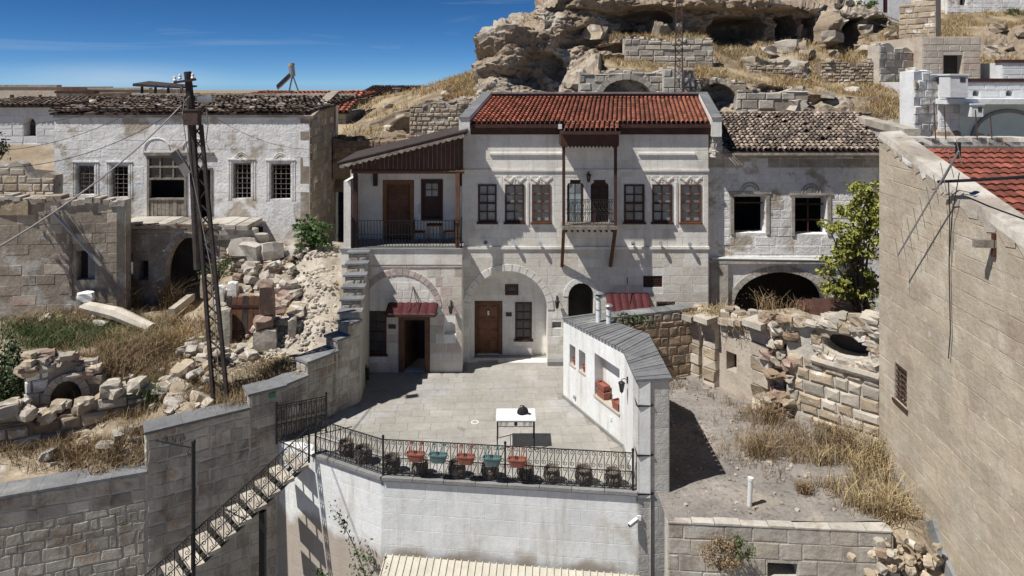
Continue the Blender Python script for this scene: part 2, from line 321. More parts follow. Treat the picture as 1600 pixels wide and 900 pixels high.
def np_mesh(name, verts, faces, m, parent=None, tint=None, smooth=False, org=None):
    o0 = ORG[parent.name] if parent is not None else (Vector(org) if org is not None else Vector((0, 0, 0)))
    verts = np.asarray(verts, float).reshape(-1, 3) - np.array(o0[:]); faces = np.asarray(faces); k = faces.shape[1]
    me = bpy.data.meshes.new(name); me.vertices.add(len(verts)); me.vertices.foreach_set('co', verts.ravel())
    me.loops.add(faces.size); me.loops.foreach_set('vertex_index', faces.ravel().astype(np.int32))
    me.polygons.add(len(faces)); me.polygons.foreach_set('loop_start', np.arange(0, faces.size, k, dtype=np.int32))
    me.polygons.foreach_set('loop_total', np.full(len(faces), k, dtype=np.int32))
    if smooth: me.polygons.foreach_set('use_smooth', np.ones(len(faces), bool))
    me.update(calc_edges=True); me.validate(); me.materials.append(m)
    if tint is not None and len(me.polygons) == len(tint):
        at = me.attributes.new('tint', 'FLOAT', 'FACE'); at.data.foreach_set('value', np.asarray(tint, float))
    return link_mesh(name, me, parent, o0 if parent is None else None)

class Fr:                                # upright plane through two ground points, seen from its near side
    def __init__(s, a, b):
        s.a = Vector((a[0], a[1])); d = Vector((b[0] - a[0], b[1] - a[1])); s.L = d.length; s.d = d / s.L; s.n = Vector((s.d.y, -s.d.x))
    def p(s, u, z, d=0.0):
        q = s.a + s.d * u + s.n * d; return Vector((q.x, q.y, z))
    def hit(s, px, py):                  # pixel -> (along, height) on the plane
        k = (px - 800) / F               # (a.x+d.x u) = k (a.y+d.y u)
        u = (k * s.a.y - s.a.x) / (s.d.x - k * s.d.y); Y = s.a.y + s.d.y * u
        return (u, H - (py - HY) * Y / F)
    def rect(s, x0, x1, y0, y1):
        a = s.hit(x0, y0); b = s.hit(x1, y1); return [(a[0], b[1]), (b[0], b[1]), (b[0], a[1]), (a[0], a[1])]
    def arch(s, x0, x1, ytop, yspring, ybot, n=12):
        a = s.hit(x0, ybot); b = s.hit(x1, ybot); zt = s.hit((x0 + x1) / 2, ytop)[1]; zs = s.hit((x0 + x1) / 2, yspring)[1]
        c = (a[0] + b[0]) / 2; r = (b[0] - a[0]) / 2; z0 = a[1]
        pts = [(a[0], z0), (b[0], z0)]
        for i in range(n + 1):
            t = math.pi * i / n; pts.append((c + r * math.cos(t), zs + (zt - zs) * math.sin(t)))
        return pts
def inpoly(x, y, poly):
    c = False; j = len(poly) - 1
    for i in range(len(poly)):
        xi, yi = poly[i]; xj, yj = poly[j]
        if (yi > y) != (yj > y) and x < (xj - xi) * (y - yi) / (yj - yi) + xi: c = not c
        j = i
    return c
def wall_mb(mb, fr, poly, holes=(), thick=0.4, d0=0.0):
    loops = [poly] + list(holes); vs = []; es = []
    for lp in loops:
        k = len(vs); vs += [Vector(p) for p in lp]; es += [(k + i, k + (i + 1) % len(lp)) for i in range(len(lp))]
    ov, oe, of, *_ = geometry.delaunay_2d_cdt(vs, es, [], 0, 1e-5)
    tri = []
    for f in of:
        cx = sum(ov[i].x for i in f) / 3; cy = sum(ov[i].y for i in f) / 3
        if inpoly(cx, cy, poly) and not any(inpoly(cx, cy, h) for h in holes): tri.append(f)
    n = len(ov)
    mb.add([fr.p(v.x, v.y, d0) for v in ov] + [fr.p(v.x, v.y, d0 - thick) for v in ov],
           [tuple(f) for f in tri] + [tuple(i + n for i in f[::-1]) for f in tri])
    for lp in loops:
        m_ = len(lp)
        mb.add([fr.p(u, z, d0) for u, z in lp] + [fr.p(u, z, d0 - thick) for u, z in lp], [(i, (i + 1) % m_, m_ + (i + 1) % m_, m_ + i) for i in range(m_)])
    return mb
def wall(name, fr, poly, holes, thick, m, parent, d0=0.0): return wall_mb(MB(), fr, poly, holes, thick, d0).build(name, m, parent)
def span(hole, z0, z1):
    xs = []
    n = len(hole)
    for i in range(n):
        (xa, za), (xb, zb) = hole[i], hole[(i + 1) % n]
        if z0 <= za <= z1: xs.append(xa)
        for zz in (z0, z1):
            if (za - zz) * (zb - zz) < 0: xs.append(xa + (xb - xa) * (zz - za) / (zb - za))
    return (min(xs), max(xs)) if xs else None
def slab(mb, fr, u0, u1, z0, z1, p, ch, jit=0.0, rg=rnd, dd=0.0):
    j = lambda: rg.uniform(-jit, jit)
    b = [(u0 + j(), z0 + j()), (u1 + j(), z0 + j()), (u1 + j(), z1 + j()), (u0 + j(), z1 + j())]
    cu, cz = (u0 + u1) / 2, (z0 + z1) / 2; hu, hz = (u1 - u0) / 2, (z1 - z0) / 2
    def ins(q, c): return (cu + (q[0] - cu) * (1 - c / hu), cz + (q[1] - cz) * (1 - c / hz))
    ch = min(ch, hu * 0.7, hz * 0.7)
    vs = [fr.p(*q, dd - 0.03) for q in b] + [fr.p(*ins(q, ch * 0.25), dd + p * 0.6) for q in b] + [fr.p(*ins(q, ch), dd + p * (1 + (rg.uniform(-.3, .3) if jit else 0))) for q in b]
    fs = [(8, 9, 10, 11)]
    for i in range(4):
        k = (i + 1) % 4; fs += [(i, k, 4 + k, 4 + i), (4 + i, 4 + k, 8 + k, 8 + i)]
    return mb.add(vs, fs)
def ashlar(fr, s0, s1, z0, z1, holes, parent, m, ch=0.36, bl=0.75, p=0.012, cham=0.02, gap=0.008, jit=0.0, name='stone_block',
           top=None, hv=0.0, lv=0.35, rg=None, cap=290, tintv=0.0, skip=0.0, mats=None, bot=None, margin=0.0):
    rg = rg or random.Random(int(abs(s1 * 100) + abs(z1 * 10))); z = z0; row = 0; cells = []
    while z < z1 - 0.04:
        h = ch * (1 + rg.uniform(-hv, hv)); zb = min(z + h, z1)
        if z1 - zb < ch * 0.35: zb = z1
        ivs = [(s0, s1)]
        for ho in holes:
            sp = span(ho, z, zb)
            if not sp: continue
            a, b = sp[0] - margin, sp[1] + margin; nv = []
            for (u, v_) in ivs:
                if b <= u or a >= v_: nv.append((u, v_))
                else:
                    if a > u: nv.append((u, a))
                    if b < v_: nv.append((b, v_))
            ivs = nv
        for (u, v_) in ivs:
            x = u; first = True
            while x < v_ - 0.02:
                ln = bl * (1 + rg.uniform(-lv, lv)) * (0.5 if first and row % 2 else 1); first = False
                e = min(x + ln, v_)
                if v_ - e < bl * 0.3: e = v_
                za, zc = z, zb
                if top: zc = min(zc, top(x), top(e))
                if bot: za = max(za, bot(x), bot(e))
                if zc - za > 0.06 and e - x > 0.05 and rg.random() >= skip: cells.append((x + gap, e - gap, za + gap, zc - gap))
                x = e
        z = zb; row += 1
    if len(cells) > cap:
        cells.sort(key=lambda c: -(c[1] - c[0]) * (c[3] - c[2]))
    for i, c in enumerate(cells[:cap]):
        mb = MB(); mb.cur = rg.uniform(-1, 1) * tintv; slab(mb, fr, *c, p, cham, jit, rg)
        mb.build(name, rg.choice(mats) if mats else m, parent)
    if len(cells) > cap:
        mb = MB()
        for c in cells[cap:]:
            mb.cur = rg.uniform(-1, 1) * 0.8; slab(mb, fr, *c, p, cham, jit, rg)
        mb.build(name + 's', m, parent, kind='stuff')
    return len(cells)
def voussoirs(fr, cu, zs, r0x, r0z, wd, n, parent, m, a0=0.0, a1=math.pi, p=0.03, name='voussoir', gap=0.02):
    for i in range(n):
        t0 = a0 + (a1 - a0) * i / n + gap / 2; t1 = a0 + (a1 - a0) * (i + 1) / n - gap / 2
        q = []
        for t, w_ in ((t0, 0), (t1, 0), (t1, wd), (t0, wd)): q.append((cu + (r0x + w_) * math.cos(t), zs + (r0z + w_) * math.sin(t)))
        mb = MB(); mb.add([fr.p(*c, -0.03) for c in q] + [fr.p(*c, p) for c in q], [(4, 5, 6, 7), (0, 1, 5, 4), (1, 2, 6, 5), (2, 3, 7, 6), (3, 0, 4, 7)])
        mb.build(name, m, parent)
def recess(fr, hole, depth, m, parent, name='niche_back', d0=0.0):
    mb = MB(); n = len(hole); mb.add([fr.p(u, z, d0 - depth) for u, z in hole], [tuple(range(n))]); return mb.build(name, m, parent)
def frbox(mb, fr, u0, u1, z0, z1, d0, d1):
    P = fr.p; return mb.hexa([P(u0, z0, d1), P(u1, z0, d1), P(u1, z0, d0), P(u0, z0, d0), P(u0, z1, d1), P(u1, z1, d1), P(u1, z1, d0), P(u0, z1, d0)])
# ------------------------------------------------------------------ plants, made in bulk with numpy
rs = np.random.RandomState(5)
def blades(pts, h, lean=0.35, wd=0.012, per=6, spread=0.08, hv=0.4, bend=0.25):
    """thin bent blades (two quads-ish tris) from each point; returns verts, faces, tint"""
    pts = np.repeat(np.asarray(pts, float), per, axis=0); n = len(pts)
    pts = pts + np.c_[rs.normal(0, spread, (n, 2)), np.zeros(n)]
    hh = h * (1 + rs.uniform(-hv, hv, n)); ang = rs.uniform(0, 2 * np.pi, n); ln = rs.uniform(0.1, 1, n) * lean * hh
    dr = np.c_[np.cos(ang), np.sin(ang), np.zeros(n)]; sa = rs.uniform(0, np.pi, n); sd_ = np.c_[np.cos(sa), np.sin(sa), np.zeros(n)] * wd
    mid = pts + dr * (ln * 0.35)[:, None] + np.c_[np.zeros((n, 2)), hh * 0.55]
    tip = pts + dr * (ln * (1 + bend))[:, None] + np.c_[np.zeros((n, 2)), hh * (1 - 0.3 * rs.rand(n))]
    v = np.stack([pts - sd_, pts + sd_, mid + sd_ * 0.7, mid - sd_ * 0.7, tip + sd_ * 0.25, tip - sd_ * 0.25], 1).reshape(-1, 3)
    b = np.arange(n)[:, None] * 6
    f = np.concatenate([b + np.array([[0, 1, 2, 3]]), b + np.array([[3, 2, 4, 5]])], 1).reshape(-1, 4)
    return v, f, np.repeat(rs.uniform(-1, 1, n), 2)
def leaves(pts, size, flat=0.0):
    pts = np.asarray(pts, float); n = len(pts); a = rs.normal(0, 1, (n, 3)); a /= np.linalg.norm(a, axis=1)[:, None]
    c = rs.normal(0, 1, (n, 3)); c[:, 2] *= (1 - flat); b = np.cross(a, c); b /= np.linalg.norm(b, axis=1)[:, None] + 1e-9
    s_ = size * rs.uniform(0.6, 1.3, n)[:, None]
    v = np.stack([pts - a * s_, pts + b * s_ * 0.5, pts + a * s_, pts - b * s_ * 0.5], 1).reshape(-1, 3)
    f = np.arange(n * 4).reshape(-1, 4); return v, f, rs.uniform(-1, 1, n)
def merge(parts):
    V_, F_, T_ = [], [], []; k = 0
    for v, f, t in parts: V_.append(v); F_.append(f + k); T_.append(t); k += len(v)
    return np.concatenate(V_), np.concatenate(F_), np.concatenate(T_)
def clump_pts(c, r, n, sub=14, sr=0.32):
    """points gathered in sub-clumps inside an ellipsoid"""
    c = np.array(c); r = np.array(r); d = rs.normal(0, 1, (sub, 3)); d /= np.linalg.norm(d, axis=1)[:, None]
    cs = c + d * r * (rs.uniform(0.35, 1.0, sub)[:, None]); k = rs.randint(0, sub, n); return cs[k] + rs.normal(0, 1, (n, 3)) * r * sr * 0.55
def shrub(name, label, cat, base, r, n, size, m, stem_m=None, group=None, sub=14, stems=5):
    base = Vector(base); t = thing(name, label, cat, base, group); c = (base.x, base.y, base.z + r[2] * 0.9)
    v, f, tt = leaves(clump_pts(c, r, n, sub), size); np_mesh('foliage', v, f, m, t, tt)
    mb = MB()
    for i in range(stems):
        a = rnd.uniform(0, 6.28); e = Vector((c[0] + r[0] * .6 * math.cos(a), c[1] + r[1] * .6 * math.sin(a), c[2] + r[2] * rnd.uniform(-.2, .6)))
        mb.tube([base, base.lerp(e, .5) + Vector((0, 0, .05)), e], [0.025, .015, .006], 4)
    mb.build('stem', stem_m or M_bark, t); return t
def tuft(name, label, base, h, r, n, m, lean=0.9, wd=0.011, group=None, cat='weed', extra=None):
    """one dry weed: stalks fanning out of a root, with seed heads"""
    base = Vector(base); t = thing(name, label, cat, base, group)
    P = np.array(base[:]) + np.c_[rs.normal(0, r * .35, n), rs.normal(0, r * .35, n), np.zeros(n)]
    v, f, tt = blades(P, h, lean, wd, 1, 0.0, 0.45); np_mesh('stalks', v, f, m, t, tt)
    k = n * 2; q = np.array(base[:]) + np.c_[rs.normal(0, r * .6, k), rs.normal(0, r * .6, k), rs.uniform(.3, .95, k) * h]
    v, f, tt = leaves(q, 0.022 if extra is None else extra[1]); np_mesh('seed_heads' if extra is None else 'foliage', v, f, m if extra is None else extra[0], t, tt)['kind'] = 'stuff'
    return t

# ------------------------------------------------------------------ hill behind the houses
COLS = [-500, 0, 500, 560, 640, 715, 748, 762, 790, 820, 850, 872, 920, 1000, 1100, 1200, 1300, 1400, 1500, 1600, 2100]
FEAT = [
 [(260,34),(190,40),(178,50),(172,60),(168,70),(166,80),(163,100),(158,150),(141,900)],
 [(260,34),(190,40),(176,50),(168,60),(163,70),(160,80),(158,100),(155,150),(141,900)],
 [(300,34),(225,36),(195,38),(172,46),(160,52),(156,60),(154,80),(152,120),(141,900)],
 [(300,34),(228,35),(196,36.5),(178,42),(166,45),(158,52),(156,70),(154,100),(141,900)],
 [(300,34),(222,35.5),(175,36.5),(158,40),(148,43),(144,48),(146,60),(152,100),(141,900)],
 [(300,34),(205,36),(158,37),(140,40),(126,43),(123,48),(130,60),(150,100),(141,900)],
 [(300,34),(180,36.5),(150,37),(130,39),(114,42),(112,47),(125,60),(148,100),(141,900)],
 [(300,34),(165,36.2),(142,36.6),(95,37.3),(46,38.2),(40,39.4),(48,43),(100,60),(140,900)],
 [(300,34),(165,36.0),(135,36.4),(85,37.0),(36,38.2),(31,39.8),(40,44),(90,60),(140,900)],
 [(300,34),(165,36.0),(135,36.4),(85,37.2),(42,38.6),(38,41),(34,46),(60,60),(139,900)],
 [(300,34),(165,36.3),(132,36.7),(88,37.6),(48,38.6),(38,39.6),(10,40.8),(-5,60),(130,900)],
 [(300,34),(165,36.6),(130,37),(95,38.2),(62,39.0),(42,40.2),(-6,41.8),(-40,56),(118,900)],
 [(300,34),(165,36.5),(116,37.4),(88,40),(66,40.8),(48,41.8),(-14,43.4),(-60,60),(115,900)],
 [(300,34),(165,36.9),(116,37.4),(98,41),(62,42.3),(48,44.6),(-16,45.4),(-60,60),(115,900)],
 [(300,34),(165,36.9),(122,37.4),(102,41),(70,43),(50,46),(-5,46.2),(-50,60),(115,900)],
 [(300,34),(175,36),(136,36.8),(112,41),(86,43.5),(62,47),(8,47.4),(-30,60),(115,900)],
 [(300,34),(185,36),(152,37),(128,42),(97,43.5),(72,47),(20,48.6),(-20,60),(115,900)],
 [(300,34),(190,36),(152,38),(130,42),(98,46),(64,50),(30,55),(-10,64),(115,900)],
 [(300,34),(195,36),(152,39),(122,43),(88,47),(56,50),(22,56),(-14,64),(115,900)],
 [(300,34),(195,36),(152,39),(122,43),(82,47),(50,50),(18,56),(-14,64),(115,900)],
 [(300,34),(195,36),(152,39),(122,43),(82,47),(50,50),(18,56),(-14,64),(115,900)]]
def hill_grid():
    cx = np.concatenate([np.arange(-500, 700, 14), np.arange(700, 1660, 2.0), np.arange(1660, 2101, 22)])
    A = np.array(FEAT, float); cols = np.array(COLS, float)
    def sm(t): return t * t * (3 - 2 * t)
    nr = [5, 16, 34, 22, 30, 22, 46, 12, 8]
    rows = []
    for k in range(8):
        for i in range(nr[k + 1] if k else 6): rows.append(k + i / (nr[k + 1] if k else 6))
    rows.append(8.0); rows = np.array(rows)
    PY = np.zeros((len(rows), len(cx))); YY = PY.copy()
    fi = np.zeros((9, len(cx))); fy = fi.copy()
    for k in range(9): fi[k] = np.interp(cx, cols, A[:, k, 0]); fy[k] = np.interp(cx, cols, A[:, k, 1])
    for r_, t in enumerate(rows):
        k = min(int(t), 7); f = t - k; PY[r_] = fi[k] * (1 - f) + fi[k + 1] * f; YY[r_] = fy[k] * (1 - f) + fy[k + 1] * f
    CX = np.tile(cx, (len(rows), 1)); return CX, PY, YY, rows
CX, PY, YY, hrows = hill_grid()
hx = (CX - 800) * YY / F; hz = H - (PY - HY) * YY / F; P0 = np.stack([hx, YY, hz], -1)
def gnormals(P):
    du = np.gradient(P, axis=1); dv = np.gradient(P, axis=0); n = np.cross(du, dv); return n / (np.linalg.norm(n, axis=-1)[..., None] + 1e-9)
def worley(p, seed=0):
    p = np.asarray(p, float); i0 = np.floor(p).astype(np.int64); f1 = np.full(p.shape[:-1], 9.0); f2 = f1.copy()
    for dx in (-1, 0, 1):
        for dy in (-1, 0, 1):
            for dz in (-1, 0, 1):
                c = i0 + np.array([dx, dy, dz]); q = np.stack([c[..., k] + _hash(c[..., 0], c[..., 1], c[..., 2], seed + 31 * k) for k in range(3)], -1); d = np.sqrt(((p - q) ** 2).sum(-1)); f2 = np.minimum(np.maximum(d, f1), f2); f1 = np.minimum(f1, d)
    return f1, f2
N0 = gnormals(P0); N0 = N0 * np.where(N0[..., 1:2] * 1 - N0[..., 2:3] > 0, -1, 1)
steep = np.clip((0.86 - np.abs(N0[..., 2])) / 0.3, 0, 1)
near = np.clip((75 - YY) / 20, 0, 1) * np.clip((hrows[:, None] - 0.6) * 3, 0, 1)
rockm = steep * near
force = ((CX > 752) & (CX < 938) & (PY < 142) & (PY > -45)) | ((CX > 938) & (CX < 1345) & (PY < 50 + 8 * np.sin(CX * .05)) & (PY > -12)) | ((CX > 1345) & (CX < 1400) & (PY < 30) & (PY > 8))
soft = ((CX > 1175) & (CX < 1262) & (PY > 66) & (PY < 104)) * .6 + ((CX > 1530) & (PY > 52) & (PY < 92)) * .8
rockm = np.maximum(np.maximum(rockm, force * 1.0 * near), soft * near); rockm[:, 1:-1] = (rockm[:, :-2] + rockm[:, 1:-1] + rockm[:, 2:]) / 3
rough_ = fbm(P0 * np.array([.35, .35, .5]), 5, 3); rid = fbm(P0 * np.array([.8, .8, 1.5]), 4, 9, True)
strata = vnoise(np.stack([P0[..., 0] * .12, P0[..., 1] * .12, P0[..., 2] * 1.6], -1), 21)
wq = P0 + np.stack([fbm(P0 * .9, 2, 61), fbm(P0 * .9, 2, 62), fbm(P0 * .9, 2, 63)], -1) * .35
w1a, w1b = worley(wq * np.array([.55, .55, .8]), 5); w2a, w2b = worley(wq * np.array([1.5, 1.5, 2.3]), 9)
crack = np.clip((w1b - w1a) * 3.2, 0, 1); crack2 = np.clip((w2b - w2a) * 3, 0, 1)
led = np.abs(((P0[..., 2] * .55 + fbm(P0 * np.array([.2, .2, .3]), 3, 51) * .8) % 1.0) * 2 - 1) ** .6 * 2 - 1
disp = rockm * (rough_ * 0.55 + rid * 0.12 + strata * 0.30 + led * .22 + (crack - 1) * .16 + (crack2 - 1) * .07 + fbm(P0 * np.array([2.2, 2.2, 4.0]), 4, 91, True) * .10) + (1 - rockm) * near * (fbm(P0 * .5, 3, 33) * 0.12)
P1 = P0 + N0 * disp[..., None]
PXR, PYR = CX + 5 * fbm(np.stack([CX * .03, PY * .05, CX * 0], -1), 3, 7), PY + 4 * fbm(np.stack([CX * .03, PY * .05, CX * 0 + 9], -1), 3, 8)
for (cxp, cyp, rx_, ry_, dep, pw) in [(1148,50,42,24,4.2,3),(1228,44,17,19,3.6,6),(1266,46,9,19,2.4,6),(1000,38,48,16,2.2,3),(1335,54,16,24,3.0,3),(850,112,34,30,1.6,3),(905,60,34,12,1.2,3),(1110,8,210,9,-1.3,4),(1290,48,13,22,-1.7,3),(1200,150,30,12,0.6,3),(1365,42,20,10,1.4,3),(790,80,30,34,-.8,2),(955,76,40,6,.8,4)]:
    q = np.abs((PXR - cxp) / rx_) ** pw + np.abs((PYR - cyp) / ry_) ** pw
    P1[..., 1] += dep * np.clip(1.25 - q, 0, 1) ** 0.5 * near
nrow, ncol = CX.shape
idx = np.arange(nrow * ncol).reshape(nrow, ncol)
hf = np.stack([idx[:-1, :-1], idx[:-1, 1:], idx[1:, 1:], idx[1:, :-1]], -1).reshape(-1, 4)
N1 = gnormals(P1); up = np.abs(N1[..., 2])
gm = np.clip((up - 0.60) / 0.25 + fbm(P1 * .5, 3, 77) * 0.55 - .1, 0, 1) * np.clip(1 - rockm * 0.8, 0, 1) * np.where(force, .12, 1)
gm = np.where(hrows[:, None] < 0.8, 0.3, gm)
M_hill = mat('hill_ground', (0.27, 0.21, 0.15), 0.28, 0.45, 0.95, 0.9, 7, patch=[((0.41, 0.365, 0.30), 0.48, 0.62, 0.35), ((0.17, 0.135, 0.105), 0.55, 0.68, 0.9)])
hn = M_hill.node_tree; bs = hn.nodes['Principled BSDF']; src = bs.inputs['Base Color'].links[0].from_socket
ga = hn.nodes.new('ShaderNodeAttribute'); ga.attribute_name = 'grass'; mx = hn.nodes.new('ShaderNodeMixRGB')
gt = hn.nodes.new('ShaderNodeTexNoise'); gt.inputs['Scale'].default_value = 0.8; gt.inputs['Detail'].default_value = 8
gg = hn.nodes.new('ShaderNodeNewGeometry'); hn.links.new(gg.outputs['Position'], gt.inputs['Vector'])
rp = hn.nodes.new('ShaderNodeValToRGB'); rp.color_ramp.elements[0].color = (0.17, 0.13, 0.085, 1); rp.color_ramp.elements[1].color = (0.37, 0.29, 0.18, 1)
rp.color_ramp.elements[0].position = .35; rp.color_ramp.elements[1].position = .65
hn.links.new(gt.outputs['Fac'], rp.inputs['Fac']); hn.links.new(ga.outputs['Fac'], mx.inputs['Fac']); hn.links.new(src, mx.inputs['Color1'])
hn.links.new(rp.outputs['Color'], mx.inputs['Color2']); hn.links.new(mx.outputs['Color'], bs.inputs['Base Color'])
ho = np_mesh('hillside', P1.reshape(-1, 3), hf, M_hill, smooth=True); tag(ho, kind='structure')
ga_ = ho.data.attributes.new('grass', 'FLOAT', 'POINT'); ga_.data.foreach_set('value', gm.ravel())
ho.data.set_sharp_from_angle(angle=math.radians(24))

def hill_at(px, py):
    """front-most point of the hill seen at a pixel of the photograph"""
    d = (CX - px) ** 2 + ((PY - py) * 1.0) ** 2 + np.where(YY > 90, 1e6, 0); i = np.unravel_index(np.argmin(d), d.shape); return Vector(P1[i])
# grass on the hill
wgt = (gm * near * (CX > 480) * (CX < 1680) * (YY < 62) * (hrows[:, None] > 0.9)) > 0.5
sel = P1[wgt]; cxs = CX[wgt]; pr = fbm(sel * .7, 3, 5) + 0.12 > 0
sel = sel[pr]
k = rs.randint(0, len(sel), 26000); gp = sel[k] + np.c_[rs.normal(0, .12, (len(k), 2)), np.full(len(k), -0.05)]
v, f, t_ = blades(gp, 0.34, 0.9, 0.013, 3, 0.10); tag(np_mesh('dry_grass', v, f, M_straw, None, t_), 'dry straw grass covering the hill behind the houses', 'grass', kind='stuff')

# base sheet out to the horizon
gs = MB(); gs.add([(-1500, -300, -5.2), (1500, -300, -5.2), (1500, 1600, -5.2), (-1500, 1600, -5.2)], [(0, 1, 2, 3)])
tag(gs.build('ground', M_soil), kind='structure')
st = MB(); st.add([(-16, 4, -5.1), (16, 4, -5.1), (16, 21.5, -5.1), (-16, 21.5, -5.1)], [(0, 1, 2, 3)])
tag(st.build('street', M_street), kind='structure')
# ------------------------------------------------------------------ shared builders
def barrel_roof(parent, m, O, U, L, S, sp=0.19, rows=14, jit=0.01, name='roof_tiles', r=None, missing=None, tj=1.0):
    """rows of half-round tiles: O left eave corner, U unit along the eave, S the whole slope vector"""
    O, U, S = Vector(O), Vector(U).normalized(), Vector(S); Nn = U.cross(S).normalized(); r = r or sp * 0.41
    n = max(1, int(L / sp)); sp = L / n; mb = MB(); ln = 1 / rows
    for i in range(n):
        for j in range(rows):
            if missing and missing(i / n, j / rows): continue
            a = O + U * (sp * (i + .5)) + S * (j * ln - 0.15 * ln) + Nn * (0.035 + rnd.uniform(0, jit)) + U * rnd.uniform(-jit, jit)
            b = O + U * (sp * (i + .5)) + S * ((j + 1) * ln) + Nn * 0.0 + U * rnd.uniform(-jit, jit)
            mb.cur = rnd.uniform(-1, 1) * tj; vs = []
            for q, rr in ((a, r * 1.08), (b, r * 0.88)):
                for k in range(6):
                    t = math.pi * k / 5; vs.append(q + U * (-math.cos(t) * rr) + Nn * (math.sin(t) * rr))
            mb.add(vs, [(k, k + 1, k + 7, k + 6) for k in range(5)])
            mb.cur = rnd.uniform(-1, 1) * tj
    o = mb.build(name, m, parent, kind='stuff'); return o
def deck(parent, m, O, U, L, S, th=0.08, name='roof_deck'):
    O, U, S = Vector(O), Vector(U).normalized(), Vector(S); d = Vector((0, 0, -th))
    P = [O, O + U * L, O + U * L + S, O + S]; return MB().hexa([p + d for p in P] + P).build(name, m, parent)
def sash(parent, fr, x0, x1, z0, z1, wood, glass, cols=2, rows=4, d=0.0, depth=0.10, fw=0.07, mid=True, name='window', sill=True, lab=None, blank=False):
    """timber frame with glazing bars; each pane is a sub-part"""
    mb = MB(); f = lambda *a: frbox(mb, fr, *a)
    f(x0, x0 + fw, z0, z1, d - depth, d); f(x1 - fw, x1, z0, z1, d - depth, d); f(x0 + fw, x1 - fw, z1 - fw, z1, d - depth, d - .001); f(x0 + fw, x1 - fw, z0, z0 + fw, d - depth, d - .001)
    xi0, xi1, zi0, zi1 = x0 + fw, x1 - fw, z0 + fw, z1 - fw
    if mid: zm = (zi0 + zi1) / 2; f(xi0, xi1, zm - .035, zm + .035, d - depth + .02, d - .008)
    for c in range(1, cols): xc = xi0 + (xi1 - xi0) * c / cols; f(xc - .022, xc + .022, zi0, zi1, d - depth + .025, d - .02)
    for r_ in range(1, rows):
        if mid and r_ * 2 == rows: continue
        zc = zi0 + (zi1 - zi0) * r_ / rows; f(xi0, xi1, zc - .018, zc + .018, d - depth + .03, d - .022)
    wd = mb.build(name, wood, parent)
    if lab: wd['label'] = lab
    for c in range(cols):
        for r_ in range(rows):
            a = xi0 + (xi1 - xi0) * c / cols; b = xi0 + (xi1 - xi0) * (c + 1) / cols; e = zi0 + (zi1 - zi0) * r_ / rows; g = zi0 + (zi1 - zi0) * (r_ + 1) / rows
            p = MB(); p.add([fr.p(a, e, d - depth + .045), fr.p(b, e, d - depth + .045), fr.p(b, g, d - depth + .045), fr.p(a, g, d - depth + .045)], [(0, 1, 2, 3)]); p.build('pane', glass, wd)
    if sill: mb = MB(); frbox(mb, fr, x0 - .05, x1 + .05, z0 - .07, z0 - .002, d - depth, d + .07); mb.build('sill', wood, wd)
    return wd
def panel_door(parent, fr, x0, x1, z0, z1, frame_m, leaf_m, d=0.0, fw=0.14, panels=(2, 4), open_dark=None, name='door'):
    mb = MB(); frbox(mb, fr, x0, x0 + fw, z0, z1, d - .14, d + .03); frbox(mb, fr, x1 - fw, x1, z0, z1, d - .14, d + .03); frbox(mb, fr, x0 + fw, x1 - fw, z1 - fw, z1, d - .14, d + .028)
    fo = mb.build('door_frame', frame_m, parent)
    mb = MB(); frbox(mb, fr, x0 + fw, x1 - fw, z0 + .01, z1 - fw, d - .12, d - .08); lf = mb.build(name, leaf_m, parent)
    a, b = x0 + fw, x1 - fw; c, e = z0 + .08, z1 - fw - .05
    for i in range(panels[0]):
        for j in range(panels[1]):
            u0 = a + (b - a) * i / panels[0] + .05; u1 = a + (b - a) * (i + 1) / panels[0] - .05; w0 = c + (e - c) * j / panels[1] + .04; w1 = c + (e - c) * (j + 1) / panels[1] - .04
            mb = MB(); slab(mb, fr, u0, u1, w0, w1, .02, .03, dd=d - .08); mb.build('door_panel', leaf_m, lf)
    mb = MB(); mb.tube([fr.p(b - .07, (c + e) / 2 - .1, d - .06), fr.p(b - .07, (c + e) / 2 - .1, d - .01), fr.p(b - .16, (c + e) / 2 - .1, d - .01)], .012, 6); mb.build('handle', M_iron, lf)
    return lf
def scroll_pts(h, w_, n=22):
    """an S of forged bar between two uprights, in the plane (x along, z up), curls at both ends"""
    pts = []
    for i in range(n):
        t = i / (n - 1); a = math.radians(-60 + 480 * (1 - t)); r = w_ * .12 + w_ * .30 * t; pts.append((r * math.cos(a), h * .32 + r * math.sin(a)))
    q = [(-x, -z) for x, z in pts[::-1]]
    return pts + q
